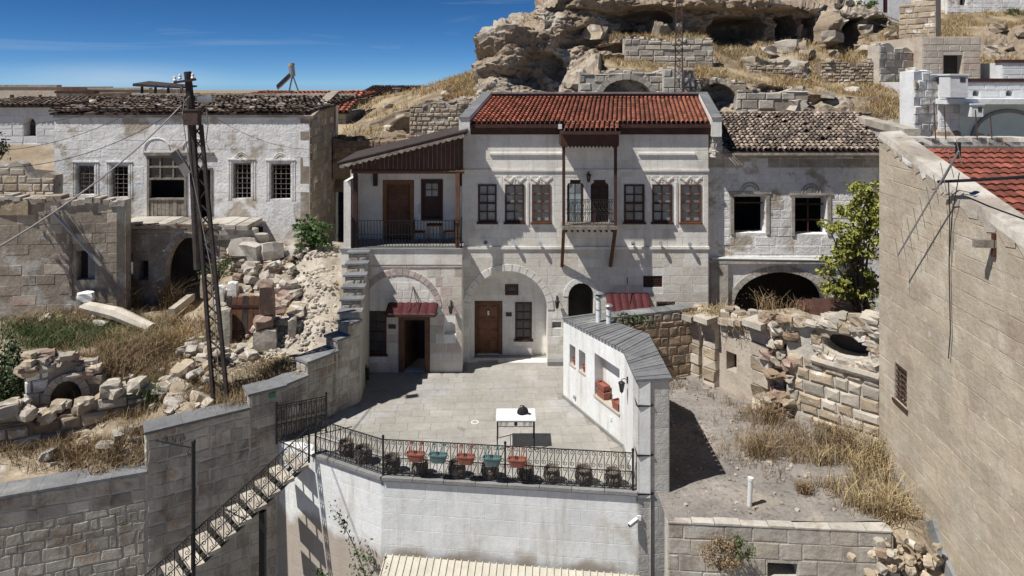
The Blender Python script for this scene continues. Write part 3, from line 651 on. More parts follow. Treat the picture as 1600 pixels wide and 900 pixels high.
def railing(name, label, a, b, h, gap=0.19, posts=(0, 1), group=None, m=None, scroll=True, cat='railing', z_in=0.08, post_h=0.12, r=0.009, mid=True, rise=None):
    """a, b: foot points; pieces are bars and S scrolls that share their meshes"""
    m = m or M_iron; a, b = Vector(a), Vector(b); t = thing(name, label, cat, a, group)
    d = b - a; L2 = math.hypot(d.x, d.y); n = max(2, round(L2 / gap)); ang = math.atan2(d.y, d.x)
    up = lambda z: Vector((0, 0, z))
    for z in ([h, z_in] + ([h * .5] if mid else [])): mb = MB(); mb.bar(a + up(z), b + up(z), .03 if z == h else .016, .018); mb.build('rail', m, t)
    for p_ in posts:
        q = a.lerp(b, p_); mb = MB(); mb.bar(q - up(.02), q + up(h + post_h * .4), .05); mb.lathe(q + up(h + post_h * .4), [(.0, 0), (.035, .01), (.042, .04), (.025, .075), (0, .085)], 8); mb.build('post', m, t)
    zc = h * .5; hs = h - z_in; first = None; fs = None
    bm_ = MB(); bm_.bar((0, 0, z_in), (0, 0, h), .020, .020); b0 = None; s0 = []
    for i in range(1, n):
        q = a.lerp(b, i / n)
        if b0 is None:
            me = bpy.data.meshes.new('bar'); me.from_pydata(bm_.v, [], bm_.f); me.materials.append(m); b0 = me
        o = bpy.data.objects.new('bar', b0); col.objects.link(o); o.parent = t; o.location = q - a; o.rotation_euler = (0, 0, ang)
    if scroll:
        w_ = L2 / n * .82
        for hh, zc in ((hs * .5, z_in + hs * .25), (hs * .5, z_in + hs * .75)) if mid else ((hs, z_in + hs * .5),):
            mb = MB(); mb.tube([(x, 0, z + zc) for x, z in scroll_pts(hh, w_)], .0095, 4, False)
            me = bpy.data.meshes.new('scroll'); me.from_pydata(mb.v, [], mb.f); me.materials.append(m); s0.append(me)
        for i in range(n):
            q = a.lerp(b, (i + .5) / n)
            for me in s0: o = bpy.data.objects.new('scroll', me); col.objects.link(o); o.parent = t; o.location = q - a; o.rotation_euler = (0, 0, ang)
    return t
def wall_lamp(base, label, n=(0, -1, 0), s=1.0, group='lantern wall lamps'):
    """black lantern on a scroll arm; base is the point on the wall"""
    b = Vector(base); n = Vector(n).normalized(); t = thing('wall_lamp', label, 'wall lamp', b, group); P = lambda d, z: b + n * (d * s) + Vector((0, 0, z * s))
    mb = MB(); mb.tube([P(0, .12), P(.10, .17), P(.18, .14), P(.18, .09)], .012 * s, 5); mb.bar(P(.01, .02), P(.01, .22), .05 * s, .02 * s); mb.build('arm', M_iron, t)
    c = P(.18, 0); mb = MB(); mb.lathe(c, [(.0, .12 * s), (.03 * s, .10 * s), (.10 * s, .05 * s), (.105 * s, .03 * s)], 8); mb.lathe(c, [(.03 * s, -.22 * s), (.012 * s, -.25 * s), (0, -.28 * s)], 8); mb.lathe(c, [(.05 * s, -.19 * s), (.05 * s, -.22 * s), (.0, -.225 * s)], 8)
    for k in range(6):
        a = k * math.pi / 3; mb.bar(c + Vector((.09 * s * math.cos(a), .09 * s * math.sin(a), .04 * s)), c + Vector((.048 * s * math.cos(a), .048 * s * math.sin(a), -.20 * s)), .010 * s)
    mb.build('lantern_frame', M_iron, t)
    mb = MB(); mb.lathe(c, [(.08 * s, .03 * s), (.044 * s, -.19 * s)], 6); mb.build('lamp_glass', M_dglass, t); return t
def spotlight(base, label, n=(0, -1, 0)):
    b = Vector(base); n = Vector(n); t = thing('spotlight', label, 'spotlight', b, 'spotlights under the upper windows')
    mb = MB(); mb.tube([b, b + n * .12], .02, 6); mb.build('bracket', M_iron, t)
    mb = MB(); d = (n + Vector((0, 0, .5))).normalized(); c = b + n * .14; mb.tube([c - d * .07, c + d * .06], [.05, .085], 10); mb.build('lamp_head', M_steel, t)
    return t

# ------------------------------------------------------------------ the stone mansion
mansion = thing('stone_mansion', 'whitewashed two storey stone mansion under a bright red tile roof with a timber balcony', 'house', (-1.9, 26.9, 0))
MFr = Fr((PX(722, 26.9), 26.9), (PX(1107, 26.9), 26.9)); ZT = PZ(209, 26.9)
Wup = [(747, 776), (789, 819), (831, 860), (975, 1007), (1019, 1050), (1063, 1095)]
up_h = [MFr.rect(a, b, 288, 347) for a, b in Wup]
bay_w = MFr.rect(886, 912, 281, 351); bay_d = MFr.rect(923, 951, 281, 353)
def ogee(r):                              # opening with stepped shoulders
    (x0, z0), (x1, _), (_, z1), _ = r; return [(x0, z0), (x1, z0), (x1, z1 - .22), (x1 - .05, z1 - .14), (x1 - .12, z1 - .12), (x1 - .12, z1), (x0 + .12, z1), (x0 + .12, z1 - .12), (x0 + .05, z1 - .14), (x0, z1 - .22)]
portal = MFr.arch(733, 855, 423, 484, 568, 16); portal[0] = (portal[0][0], 0.0); portal[1] = (portal[1][0], 0.0)
stairarch = MFr.arch(888, 928, 442, 463, 575, 12); stairarch[0] = (stairarch[0][0], .01); stairarch[1] = (stairarch[1][0], .01)
vent = MFr.rect(1005, 1035, 431, 449); lowin = MFr.rect(1026, 1055, 472, 525); door2 = MFr.rect(957, 1003, 476, 566); meter = MFr.rect(863, 877, 503, 513)
holes = up_h + [ogee(bay_w), ogee(bay_d), portal, stairarch, vent, lowin, door2, meter]
Lm = MFr.L
wall('wall', MFr, [(0, -.2), (Lm, -.2), (Lm, ZT), (0, ZT)], holes, .45, M_white, mansion)
zs1, zs2 = PZ(387, 26.9), PZ(266, 26.9)
ashlar(MFr, .01, Lm - .01, .01, zs1 - .06, holes, mansion, M_hblock, .34, .72, .009, .010, .004, name='stone_block', cap=140, margin=.01, mats=[M_hblock, M_cblock, M_cblock])
ashlar(MFr, .01, Lm - .01, zs1 + .06, zs2 - .05, [h for h in holes], mansion, M_hblock, .34, .72, .009, .010, .004, name='stone_block', cap=120, margin=.10)
ashlar(MFr, .01, Lm - .01, zs2 + .05, ZT - .02, holes, mansion, M_hblock, .36, .8, .009, .010, .004, name='stone_block', cap=60, margin=.02)
for z, d_, h_ in ((zs1, .06, .05), (zs2, .05, .04)):
    mb = MB(); frbox(mb, MFr, -.02, Lm + .02, z - h_, z + h_, -.02, d_); mb.build('string_course', M_white, mansion)
for xa, xb in ((765, 878), (997, 1086)):
    a = MFr.hit(xa, 240); b = MFr.hit(xb, 240); mb = MB(); frbox(mb, MFr, a[0], b[0], a[1] - .04, a[1] + .03, -.02, .07); mb.build('string_course', M_white, mansion)
mb = MB(); mb.box(MFr.a.x, MFr.a.x + .45, 27.36, 33.5, -.2, ZT); mb.box(MFr.a.x + Lm - .45, MFr.a.x + Lm, 27.36, 33.5, -.2, ZT); mb.box(MFr.a.x + .46, MFr.a.x + Lm - .46, 33.1, 33.5, -.2, ZT); mb.build('outer_wall', M_white, mansion)
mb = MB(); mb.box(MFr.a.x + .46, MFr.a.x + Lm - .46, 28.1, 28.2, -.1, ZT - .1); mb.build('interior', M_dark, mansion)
# upper windows with relief above
for k, (a, b) in enumerate(Wup):
    r = MFr.rect(a, b, 288, 347); sash(mansion, MFr, r[0][0], r[1][0], r[0][1], r[2][1], M_wood2 if k in (2, 5) else M_wood, M_glass, 2, 4, d=.035, depth=.13)
    if k in (1, 2, 4, 5):
        c = (r[0][0] + r[1][0]) / 2; z = r[2][1]; mb = MB()
        for off in (0, .05):
            pts = [MFr.p(c + u * .44, z + .18 + off + .085 * math.cos(u * 2.1 * math.pi) * (1 if abs(u) < .75 else .7), .018) for u in np.linspace(-1, 1, 23)]; mb.tube(pts, .016, 5)
        mb.tube([MFr.p(c + .13 * math.cos(t), z + .08 + .13 * math.sin(t), .016) for t in np.linspace(0, math.pi, 9)], .014, 5)
        mb.lathe(MFr.p(c, z + .10, .0), [(.03, 0), (.02, .04), (0, .06)], 8); mb.build('window_relief', M_hblock, mansion)
for px in (825, 1057, 968):
    u = MFr.hit(px, 300)[0]; mb = MB(); frbox(mb, MFr, u - .035, u - .01, PZ(352, 26.9), PZ(284, 26.9), 0, .03); frbox(mb, MFr, u + .01, u + .035, PZ(352, 26.9), PZ(284, 26.9), 0, .03); mb.build('pilaster_strip', M_white, mansion)
# portal: inner wall, door, windows
PFr = Fr((PX(728, 26.9), 27.7), (PX(862, 26.9), 27.7)); ph = [PFr.rect(740, 785, 470, 554), PFr.rect(805, 831, 472, 530), PFr.rect(789, 810, 444, 461)]
for q in (0, 1): ph[0][q] = (ph[0][q][0], 0.0)
wall('inner_wall', PFr, [(0, -.05), (PFr.L, -.05), (PFr.L, 4.2), (0, 4.2)], ph, .25, M_white, mansion)
ashlar(PFr, .02, PFr.L - .02, .02, 4.1, ph, mansion, M_hblock, .34, .7, .004, .010, .003, cap=60, margin=.01)
u0 = portal[0][0]; u1 = portal[1][0]; cu = (u0 + u1) / 2; ru = (u1 - u0) / 2; zsp = MFr.hit(794, 484)[1]; rz_ = MFr.hit(794, 423)[1] - zsp
arcp = [(u0, 0)] + [(cu - ru * math.cos(t), zsp + rz_ * math.sin(t)) for t in np.linspace(0, math.pi, 17)] + [(u1, 0)]
mb = MB(); n_ = len(arcp); mb.add([MFr.p(u, z, -.44) for u, z in arcp] + [MFr.p(u, z, -.81) for u, z in arcp], [(i, i + 1, n_ + i + 1, n_ + i) for i in range(n_ - 1)]); mb.build('portal_vault', M_white, mansion)
voussoirs(MFr, cu, zsp, ru, rz_, .26, 17, mansion, M_hblock, p=.035)
panel_door(mansion, PFr, ph[0][0][0], ph[0][1][0], .02, ph[0][2][1], M_wood2, M_door, d=-.02)
mb = MB(); q = PFr.hit(763, 489); frbox(mb, PFr, q[0] - .04, q[0] + .04, q[1] - .1, q[1] + .08, -.04, -.02); mb.build('paper_notice', M_ceramic, mansion)
sash(mansion, PFr, ph[1][0][0], ph[1][1][0], ph[1][0][1], ph[1][2][1], M_wood, M_dglass, 2, 4, d=.02)
sash(mansion, PFr, ph[2][0][0], ph[2][1][0], ph[2][0][1], ph[2][2][1], M_wood, M_dglass, 1, 1, d=.02, mid=False, fw=.12, sill=False)
mb = MB(); q = PFr.hit(795, 491); frbox(mb, PFr, q[0] - .12, q[0] + .12, q[1] - .08, q[1] + .08, 0.012, .03); mb.build('name_plaque', M_plaque, mansion)
mb = MB(); mb.box(MFr.a.x + u1 + .0, MFr.a.x + u1 + .62, 26.55, 26.89, 0, .16); mb.build('plinth_step', M_coping, mansion)
# dark stair behind the small arch
su0, su1 = stairarch[0][0], stairarch[1][0]; x0_, x1_ = MFr.a.x + su0, MFr.a.x + su1
mb = MB(); mb.box(x0_ - .3, x0_ - .01, 27.36, 29.8, 0, 4); mb.box(x1_ + .01, x1_ + .3, 27.36, 29.8, 0, 4); mb.build('stair_wall', M_room, mansion)
for k in range(12): mb = MB(); mb.box(x0_, x1_, 27.4 + .2 * k, 27.62 + .2 * k, .24 * k, .24 * (k + 1)); mb.build('step', M_room, mansion)
voussoirs(MFr, (su0 + su1) / 2, MFr.hit(908, 463)[1], (su1 - su0) / 2, MFr.hit(908, 442)[1] - MFr.hit(908, 463)[1], .2, 9, mansion, M_hblock)
recess(MFr, meter, .12, M_cement, mansion)
# vent window with slats, lower window, kitchen door
mb = MB(); a = vent; frbox(mb, MFr, a[0][0], a[1][0], a[0][1], a[2][1], -.12, -.08); mb.build('shutter', M_wood, mansion)
for k in range(5): mb = MB(); z = a[0][1] + (k + .5) * (a[2][1] - a[0][1]) / 5; frbox(mb, MFr, a[0][0] + .01, a[1][0] - .01, z - .025, z + .025, -.08, -.03); mb.build('slat', M_wood, mansion)
sash(mansion, MFr, lowin[0][0], lowin[1][0], lowin[0][1], lowin[2][1], M_wood, M_dglass, 2, 4, d=0)
panel_door(mansion, MFr, door2[0][0], door2[1][0], .02, door2[2][1], M_wood2, M_door, d=-.05)
# bay: window, shuttered door, floor, posts, struts
def ogee_leaf(h, wood, panes):
    mb = MB(); n = len(h); mb.add([MFr.p(u, z, -.10) for u, z in h] + [MFr.p(u, z, -.06) for u, z in h], [tuple(range(n, 2 * n))] + [(i, (i + 1) % n, n + (i + 1) % n, n + i) for i in range(n)])
    o = mb.build('window' if panes else 'shutter_door', wood, mansion); (x0, z0), (x1, _) = h[0], h[1]; z1 = h[5][1]
    if panes:
        for i in range(2):
            for j in range(4):
                a = x0 + .09 + (x1 - x0 - .16) * i / 2; b = a + (x1 - x0 - .16) / 2 - .04; c = z0 + .08 + (z1 - z0 - .22) * j / 4; mb = MB(); mb.add([MFr.p(a, c, -.05), MFr.p(b, c, -.05), MFr.p(b, c + (z1 - z0 - .3) / 4, -.05), MFr.p(a, c + (z1 - z0 - .3) / 4, -.05)], [(0, 1, 2, 3)]); mb.build('pane', M_glass, o)
    else:
        for i in range(2):
            for j in range(3): mb = MB(); slab(mb, MFr, x0 + .05 + i * (x1 - x0 - .04) / 2, x0 + (x1 - x0 - .04) / 2 * (i + 1), z0 + .1 + j * .5, z0 + .52 + j * .5, .02, .02, dd=-.06); mb.build('door_panel', wood, o)
ogee_leaf(ogee(bay_w), M_wood, True); ogee_leaf(ogee(bay_d), M_wood, False)
YB = 26.12; zb = PZ(353, YB); xb0, xb1 = PX(881, YB), PX(962, YB)
mb = MB(); mb.box(xb0 - .05, xb1 + .05, YB - .05, 26.88, zb - .14, zb); mb.build('balcony_floor', M_greyw, mansion)
for k in range(9): mb = MB(); x = xb0 + (k + .3) * (xb1 - xb0) / 9; mb.box(x, x + .07, YB, 26.85, zb - .24, zb - .141); mb.build('joist', M_wood, mansion)
zt = PZ(226, YB)
for x in (xb0, xb1):
    mb = MB(); mb.bar((x, YB + .05, zb), (x, YB + .05, zt), .11, .11); mb.build('balcony_post', M_wood, mansion)
    mb = MB(); mb.bar((x, YB + .07, zb - .14), (x - (.02 if x == xb0 else .10), 26.86, PZ(416, 26.86)), .12, .12, up=(1, 0, 0)); mb.build('strut', M_wood2, mansion)
mb = MB(); mb.box(xb0 - .12, xb1 + .12, YB - .04, 26.88, zt - .05, zt + .5); mb.build('balcony_lintel', M_wood, mansion)
for k in range(16): mb = MB(); x = xb0 - .1 + k * (xb1 - xb0 + .2) / 16; mb.prism([(x + .01, YB - .06, zt - .05), (x + (xb1 - xb0) / 16 - .0, YB - .06, zt - .05), (x + (xb1 - xb0) / 32, YB - .06, zt - .13)], (0, .02, 0)); mb.build('valance_tooth', M_wood, mansion)
# roof
RO = Vector((PX(735, 26.72), 26.72, 9.42)); RS = Vector((.72, 4.3, .90)); RL = PX(1109, 26.72) - RO.x
mb = MB(); x0r, x1r = RO.x - .05, RO.x + RL + .12; mb.box(x0r, x1r, 26.78, 26.89, ZT - .02, 9.36); mb.build('cornice', M_wood, mansion)
mb = MB(); mb.box(x0r - .02, xb0 - .2, 26.66, 26.72, 9.26, 9.39); mb.box(xb1 + .2, x1r + .02, 26.66, 26.72, 9.26, 9.39); mb.build('gutter', M_wood, mansion)
deck(mansion, M_deck, RO + Vector((0, 0, -.01)), (1, 0, 0), RL, RS)
barrel_roof(mansion, M_tile, RO + Vector((0, 0, .03)), (1, 0, 0), RL, RS, .188, 15, .006)
bo = Vector((PX(880, 25.75), 25.72, 9.42 - 1.0 * RS.z / RS.y)); bS = RS * (1.04 / 4.3)
deck(mansion, M_deck, bo + Vector((0, 0, -.01)), (1, 0, 0), 2.12, bS); barrel_roof(mansion, M_tile, bo + Vector((0, 0, .03)), (1, 0, 0), 2.12, bS, .188, 4, .006)
mb = MB(); mb.box(bo.x - .05, bo.x + 2.17, 25.74, 26.77, zt + .45, bo.z - .10); mb.build('cornice', M_wood, mansion)
mb = MB(); mb.box(bo.x - .03, bo.x + 2.15, 25.66, 25.73, bo.z - .14, bo.z - .02); mb.build('gutter', M_wood, mansion)
for s_ in (0, 1):
    o_ = RO + Vector((-.02 if s_ == 0 else RL + .02, 0, 0)); w_ = -.42 if s_ == 0 else .40
    P = [o_ + Vector((0, -.15, .0)), o_ + Vector((w_, -.15, .0)), o_ + Vector((w_, 0, 0)) + RS * 1.03, o_ + RS * 1.03]; P = P if s_ else [P[1], P[0], P[3], P[2]]
    mb = MB(); mb.hexa([p + Vector((0, 0, -.5)) for p in P] + [p + Vector((0, 0, .20)) for p in P]); mb.build('gable_parapet', M_white, mansion)
    mb = MB(); e = Vector((.05 if s_ else -.05, 0, 0)); mb.hexa([p + Vector((0, -.04, .201)) for p in P] + [p + Vector((0, -.04, .26)) for p in P])
    mb.build('slate_cap', M_slate, mansion)
q = RO + RS; mb = MB(); mb.box(q.x - .3, q.x + RL + .2, q.y + .02, q.y + .5, 8, q.z + .20); mb.build('ridge_wall', M_deck, mansion); mb = MB(); mb.box(q.x - .3, q.x + RL + .2, q.y - .06, q.y + .6, q.z + .201, q.z + .27); mb.build('ridge_cap', M_slate, mansion)

for x in (bo.x - .06, bo.x + 2.16): mb = MB(); mb.box(x - .07, x + .07, 26.55, 26.68, 9.22, 9.40); mb.build('flashing', M_ceramic, mansion)
# ------------------------------------------------------------------ wing on the left of the mansion
wing = thing('porch_wing', 'lower left wing of the mansion with an arched relief below and a timber porch above', 'house', (-5, 26, 0))
WFr = Fr((-6.5, 26.0), (PX(722, 26.0), 26.0)); Lw = WFr.L; zl = PZ(413, 26)
wh = [WFr.rect(570, 604, 486, 553), WFr.rect(623, 672, 495, 581), WFr.arch(694, 712, 503, 511, 523, 8)]
for q in (0, 1): wh[1][q] = (wh[1][q][0], 0.0)
wall('wall', WFr, [(0, -.2), (Lw, -.2), (Lw, zl), (0, zl)], wh, .45, M_white, wing)
a = WFr.hit(624, 482); cu, zc = a[0], a[1]; rr = 57 * 26 / F; rzz = zc * 0 + (WFr.hit(624, 429)[1] - zc)
ring = [(cu + (rr + .24) * math.cos(t), zc + (rzz + .24) * math.sin(t)) for t in np.linspace(0, math.pi, 15)]
ashlar(WFr, .01, Lw - .01, .01, zl - .01, wh + [ring], wing, M_tan, .36, .62, .008, .012, .004, cap=120, margin=.01, mats=[M_tan, M_cblock, M_cblock, M_pink])
inr = [(cu + (rr - .02) * math.cos(t), zc + (rzz - .02) * math.sin(t)) for t in np.linspace(0, math.pi, 15)]
# plaster filled arch: thin blocks in the tympanum, pink ring stones
for row in range(4):
    z0 = zc + .03 + row * .33; z1 = z0 + .32
    if z1 > zc + rzz: break
    hw = rr * math.sqrt(max(0, 1 - ((z1 - zc) / rzz) ** 2)) - .04; x = cu - hw
    while x < cu + hw - .1:
        e = min(x + .62 * rnd.uniform(.8, 1.2), cu + hw); mb = MB(); slab(mb, WFr, x + .006, e - .006, z0, z1, .008, .016); mb.build('stone_block', M_hblock, wing); x = e
voussoirs(WFr, cu, zc, rr, rzz, .22, 19, wing, M_pink, a0=.05, a1=math.pi - .05, p=.03)
mb = MB(); frbox(mb, WFr, .3, Lw, zl - .1, zl - .003, -.02, .035); mb.build('string_course', M_pink, wing)
mb = MB(); frbox(mb, WFr, -.03, Lw + .0, zl, PZ(390, 26) , -.45, .05); mb.build('parapet_band', M_hblock, wing)
zf = PZ(390, 26); mb = MB(); frbox(mb, WFr, -.06, Lw + .02, zf, zf + .06, -1.7, .10); mb.build('porch_floor', M_coping, wing)
mb = MB(); frbox(mb, WFr, 0, .4, -.2, zf - .01, -7, -.46); frbox(mb, WFr, .4, Lw, -.2, zf - .01, -2.2, -2.0); mb.build('outer_wall', M_white, wing)
mb = MB(); frbox(mb, WFr, Lw - .4, Lw - .002, -.2, zl, -.91, -.451); mb.build('return_wall', M_white, wing)
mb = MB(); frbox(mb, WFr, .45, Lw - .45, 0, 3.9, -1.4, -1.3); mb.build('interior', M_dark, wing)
sash(wing, WFr, wh[0][0][0], wh[0][1][0], wh[0][0][1], wh[0][2][1], M_wood, M_dglass, 2, 4, d=.02)
mb = MB(); x0, x1, z1 = wh[1][0][0], wh[1][1][0], wh[1][2][1]; frbox(mb, WFr, x0, x0 + .2, 0.01, z1, -.3, .03); frbox(mb, WFr, x1 - .2, x1, 0.01, z1, -.3, .03); frbox(mb, WFr, x0 + .2, x1 - .2, z1 - .12, z1, -.3, .028); mb.build('door_frame', M_wood2, wing)
mb = MB(); mb.bar(WFr.p(x0 + .22, .05, -.3), WFr.p(x0 + .22, z1 - .15, -.3), .05); mb.hexa([WFr.p(x0 + .22, .03, -.32), WFr.p(x0 + .27, .03, -.30), WFr.p(x0 + .55, .03, -1.1), WFr.p(x0 + .50, .03, -1.1), WFr.p(x0 + .22, z1 - .15, -.32), WFr.p(x0 + .27, z1 - .15, -.30), WFr.p(x0 + .55, z1 - .15, -1.1), WFr.p(x0 + .50, z1 - .15, -1.1)]); mb.build('door', M_wood, wing)
recess(WFr, wh[2], .25, M_hblock, wing)
mb = MB(); q = WFr.hit(613, 510); frbox(mb, WFr, q[0] - .14, q[0] + .14, q[1] - .08, q[1] + .08, .017, .035); mb.build('name_plaque', M_plaque, wing)
# porch: back wall, door, window, posts, beam, planked gable, roof
BFr = Fr((-6.5, 27.5), (PX(724, 27.5), 27.5)); zpf = zf + .06
bh = [BFr.rect(598, 647, 281, 372), BFr.rect(658, 692, 280, 345)]
for q in (0, 1): bh[0][q] = (bh[0][q][0], zpf)
wall('porch_wall', BFr, [(0, zpf - .1), (BFr.L, zpf - .1), (BFr.L, 8.9), (.6, 7.9), (0, 7.7)], bh, .3, M_white, wing)
ashlar(BFr, .02, BFr.L - .02, zpf + .01, 7.6, bh, wing, M_hblock, .34, .7, .004, .010, .003, cap=70, margin=.01)
panel_door(wing, BFr, bh[0][0][0], bh[0][1][0], zpf + .01, bh[0][2][1], M_door, M_wood2, d=-.02, fw=.16)
r = bh[1]; mb = MB(); frbox(mb, BFr, r[0][0], r[1][0], r[0][1], r[2][1], -.08, -.03); wdw = mb.build('window', M_wood, wing)
mb = MB()
for u in (r[0][0], r[1][0] - .08): frbox(mb, BFr, u, u + .08, r[0][1], r[2][1], -.03, .04)
for z in (r[0][1], r[2][1] - .12): frbox(mb, BFr, r[0][0] + .08, r[1][0] - .08, z, z + .12, -.03, .035)
mb.build('window_frame', M_wood, wdw)
for i in range(2):
    for j in range(2):
        u = r[0][0] + .19 + i * .26; z = r[2][1] - .68 + j * .27; mb = MB(); mb.add([BFr.p(u, z, -.02), BFr.p(u + .22, z, -.02), BFr.p(u + .22, z + .23, -.02), BFr.p(u, z + .23, -.02)], [(0, 1, 2, 3)]); mb.build('pane', M_glass, wdw)
mb = MB(); mb.box(PX(537, 26), PX(548, 26), 26.0, 27.45, zpf, PZ(283, 26)); mb.build('corner_pillar', M_hblock, wing)
mb = MB(); mb.box(-6.5, -6.3, 27.52, 29, zpf, 7.7); mb.build('side_wall', M_white, wing)
YP = 26.05; xa, xb = PX(555, YP), PX(715, YP); zbm = PZ(268, YP)
for x, m_ in ((xa, M_wood), (xb, M_wood2)): mb = MB(); mb.bar((x, YP + .05, zpf), (x, YP + .05, zbm), .15, .15); mb.build('porch_post', m_, wing)
mb = MB(); mb.tube([(xa - .15, YP + .05, zbm), (xb + .25, YP + .05, zbm)], .09, 8); mb.build('beam', M_wood2, wing)
for x in (xa + .5, xb + .05): mb = MB(); mb.bar((x, 27.40, zbm - .75), (x, 27.40, zbm + .1), .17, .12); mb.bar((x, 26.1, zbm + .03), (x, 27.4, zbm + .03), .12, .12); mb.build('bracket', M_wood, wing)
xl, xr = PX(533, 26), PX(726, 26); zL, zR = PZ(254, 26), PZ(206, 26)
rz = lambda x: zL + (zR - zL) * (x - xl) / (xr - xl)
npl = 26
for k in range(npl):
    x0 = xl + .3 + (xr - xl - .35) * k / npl; x1 = xl + .3 + (xr - xl - .35) * (k + 1) / npl - .012; zb_ = zbm + .07
    if rz(x1) - .1 > zb_: mb = MB(); mb.prism([(x0, YP, zb_), (x1, YP, zb_), (x1, YP, rz(x1) - .06), (x0, YP, max(rz(x0) - .06, zb_ + .01))], (0, .03, 0)); mb.build('plank', M_wood, wing)
mb = MB(); d_ = Vector((0, 0, -.10)); P = [Vector((xl - .1, 25.75, rz(xl - .1))), Vector((xr + .08, 25.75, rz(xr + .08))), Vector((xr + .08, 29, rz(xr + .08) + .1)), Vector((xl - .1, 29, rz(xl - .1) + .1))]; mb.hexa([p + d_ for p in P] + P); mb.build('porch_roof', M_wood, wing)
mb = MB(); mb.hexa([p + Vector((0, -.03, .002)) for p in P] + [p + Vector((0, -.03, .05)) for p in P]); mb.build('roof_sheet', M_pole, wing)
for k in range(21):
    x0 = xl + (xr - xl) * k / 21; x1 = xl + (xr - xl) * (k + 1) / 21; n_ = 6; pts = [(x0, 25.72, rz(x0) - .07), (x1, 25.72, rz(x1) - .07)] + [(x1 + (x0 - x1) * t, 25.72, rz(x1 + (x0 - x1) * t) - .14 - .07 * math.sin(math.pi * t)) for t in np.linspace(0, 1, n_)]
    mb = MB(); mb.prism(pts, (0, .025, 0)); mb.build('scallop', M_greyw, wing)
# railings on the mansion
railing('balcony_railing', 'black iron railing along the front of the covered upper porch', (xa - .1, 25.98, zpf), (xb + .15, 25.98, zpf), 1.05, .12, (0, 1), scroll=False)
rb = railing('bay_railing', 'ornate iron railing with scrolls on the small timber balcony under the red roof', (xb0 + .08, YB + .03, zb), (xb1 - .08, YB + .03, zb), 1.0, .15, (), r=.008)
# awnings
def awning(x0, x1, ytop, ybot, Yw, out, label, rod=None):
    zt_, zb_ = PZ(ytop, Yw), PZ(ybot, Yw - out); xa_, xb_ = PX(x0, Yw), PX(x1, Yw); t = thing('door_awning', label, 'awning', ((xa_ + xb_) / 2, Yw, zb_), 'red awnings over the doors')
    S = Vector((0, -out, zb_ - zt_)); n = 6; mb = MB(); N = Vector((0, -S.z, S.y)).normalized(); N = -N if N.z < 0 else N
    cols_ = 24; rows_ = 9; g = []
    for j in range(rows_ + 1):
        for i in range(cols_ + 1):
            p = Vector((xa_ + (xb_ - xa_) * i / cols_, Yw - .015, zt_)) + S * (j / rows_) + N * (.035 * abs(math.sin(math.pi * i / 4)) + .018 * (j % 3) / 3); g.append(p)
    mb.add(g, [(j * (cols_ + 1) + i, j * (cols_ + 1) + i + 1, (j + 1) * (cols_ + 1) + i + 1, (j + 1) * (cols_ + 1) + i) for j in range(rows_) for i in range(cols_)]); mb.build('awning_sheet', M_awn, t)
    mb = MB(); e = Vector((0, -out, zb_ - zt_)); p0, p1 = Vector((xa_, Yw - .01, zt_ - .06)), Vector((xb_, Yw - .01, zt_ - .06))
    for p in (p0, p1): mb.bar(p, p + e, .04); mb.bar(p + Vector((0, 0, -.35)), p + e, .03)
    mb.bar(p0 + e, p1 + e, .05, .09); mb.build('awning_frame', M_wood, t)
    if rod:
        for k, (dx, wx) in enumerate(rod): mb = MB(); mb.bar(Vector(((xa_ + xb_) / 2 + dx, Yw, zt_ + .62)), Vector(((xa_ + xb_) / 2 + wx, Yw - out * .8, zb_ + .08)), .025); mb.build('stay_rod', M_rust, t)
awning(607, 684, 473, 491, 26.0, .75, 'dark red tile sheet awning over the open doorway of the left wing', [(0, -.08), (0, .28)])
awning(947, 1013, 458, 488, 26.9, .8, 'dark red tile sheet awning over the back door beside the stone stair arch', [(0, 0)])
# lamps
wall_lamp(WFr.p(WFr.hit(705, 473)[0], WFr.hit(705, 478)[1], .02), 'black lantern lamp on the wing wall right of the red awning')
wall_lamp(MFr.p(MFr.hit(870, 467)[0], MFr.hit(870, 470)[1], .02), 'black lantern lamp between the portal arch and the stair arch')
wall_lamp(MFr.p(MFr.hit(919, 271)[0], MFr.hit(919, 274)[1], .02), 'black lantern lamp on the upper wall inside the timber balcony')
wl = ['leftmost of the six small spotlights, below the first upper window left', 'second small spotlight from the left, below the second upper window', 'small spotlight just left of the balcony strut', 'small spotlight just right of the balcony, below the first window there', 'small spotlight below the middle window right of the balcony', 'rightmost of the six small spotlights, near the corner of the mansion']
for (px, py), l_ in zip([(759, 378), (803, 378), (844, 380), (988, 379), (1031, 379), (1076, 381)], wl): spotlight(MFr.p(MFr.hit(px, py)[0], MFr.hit(px, py)[1], .01), l_)
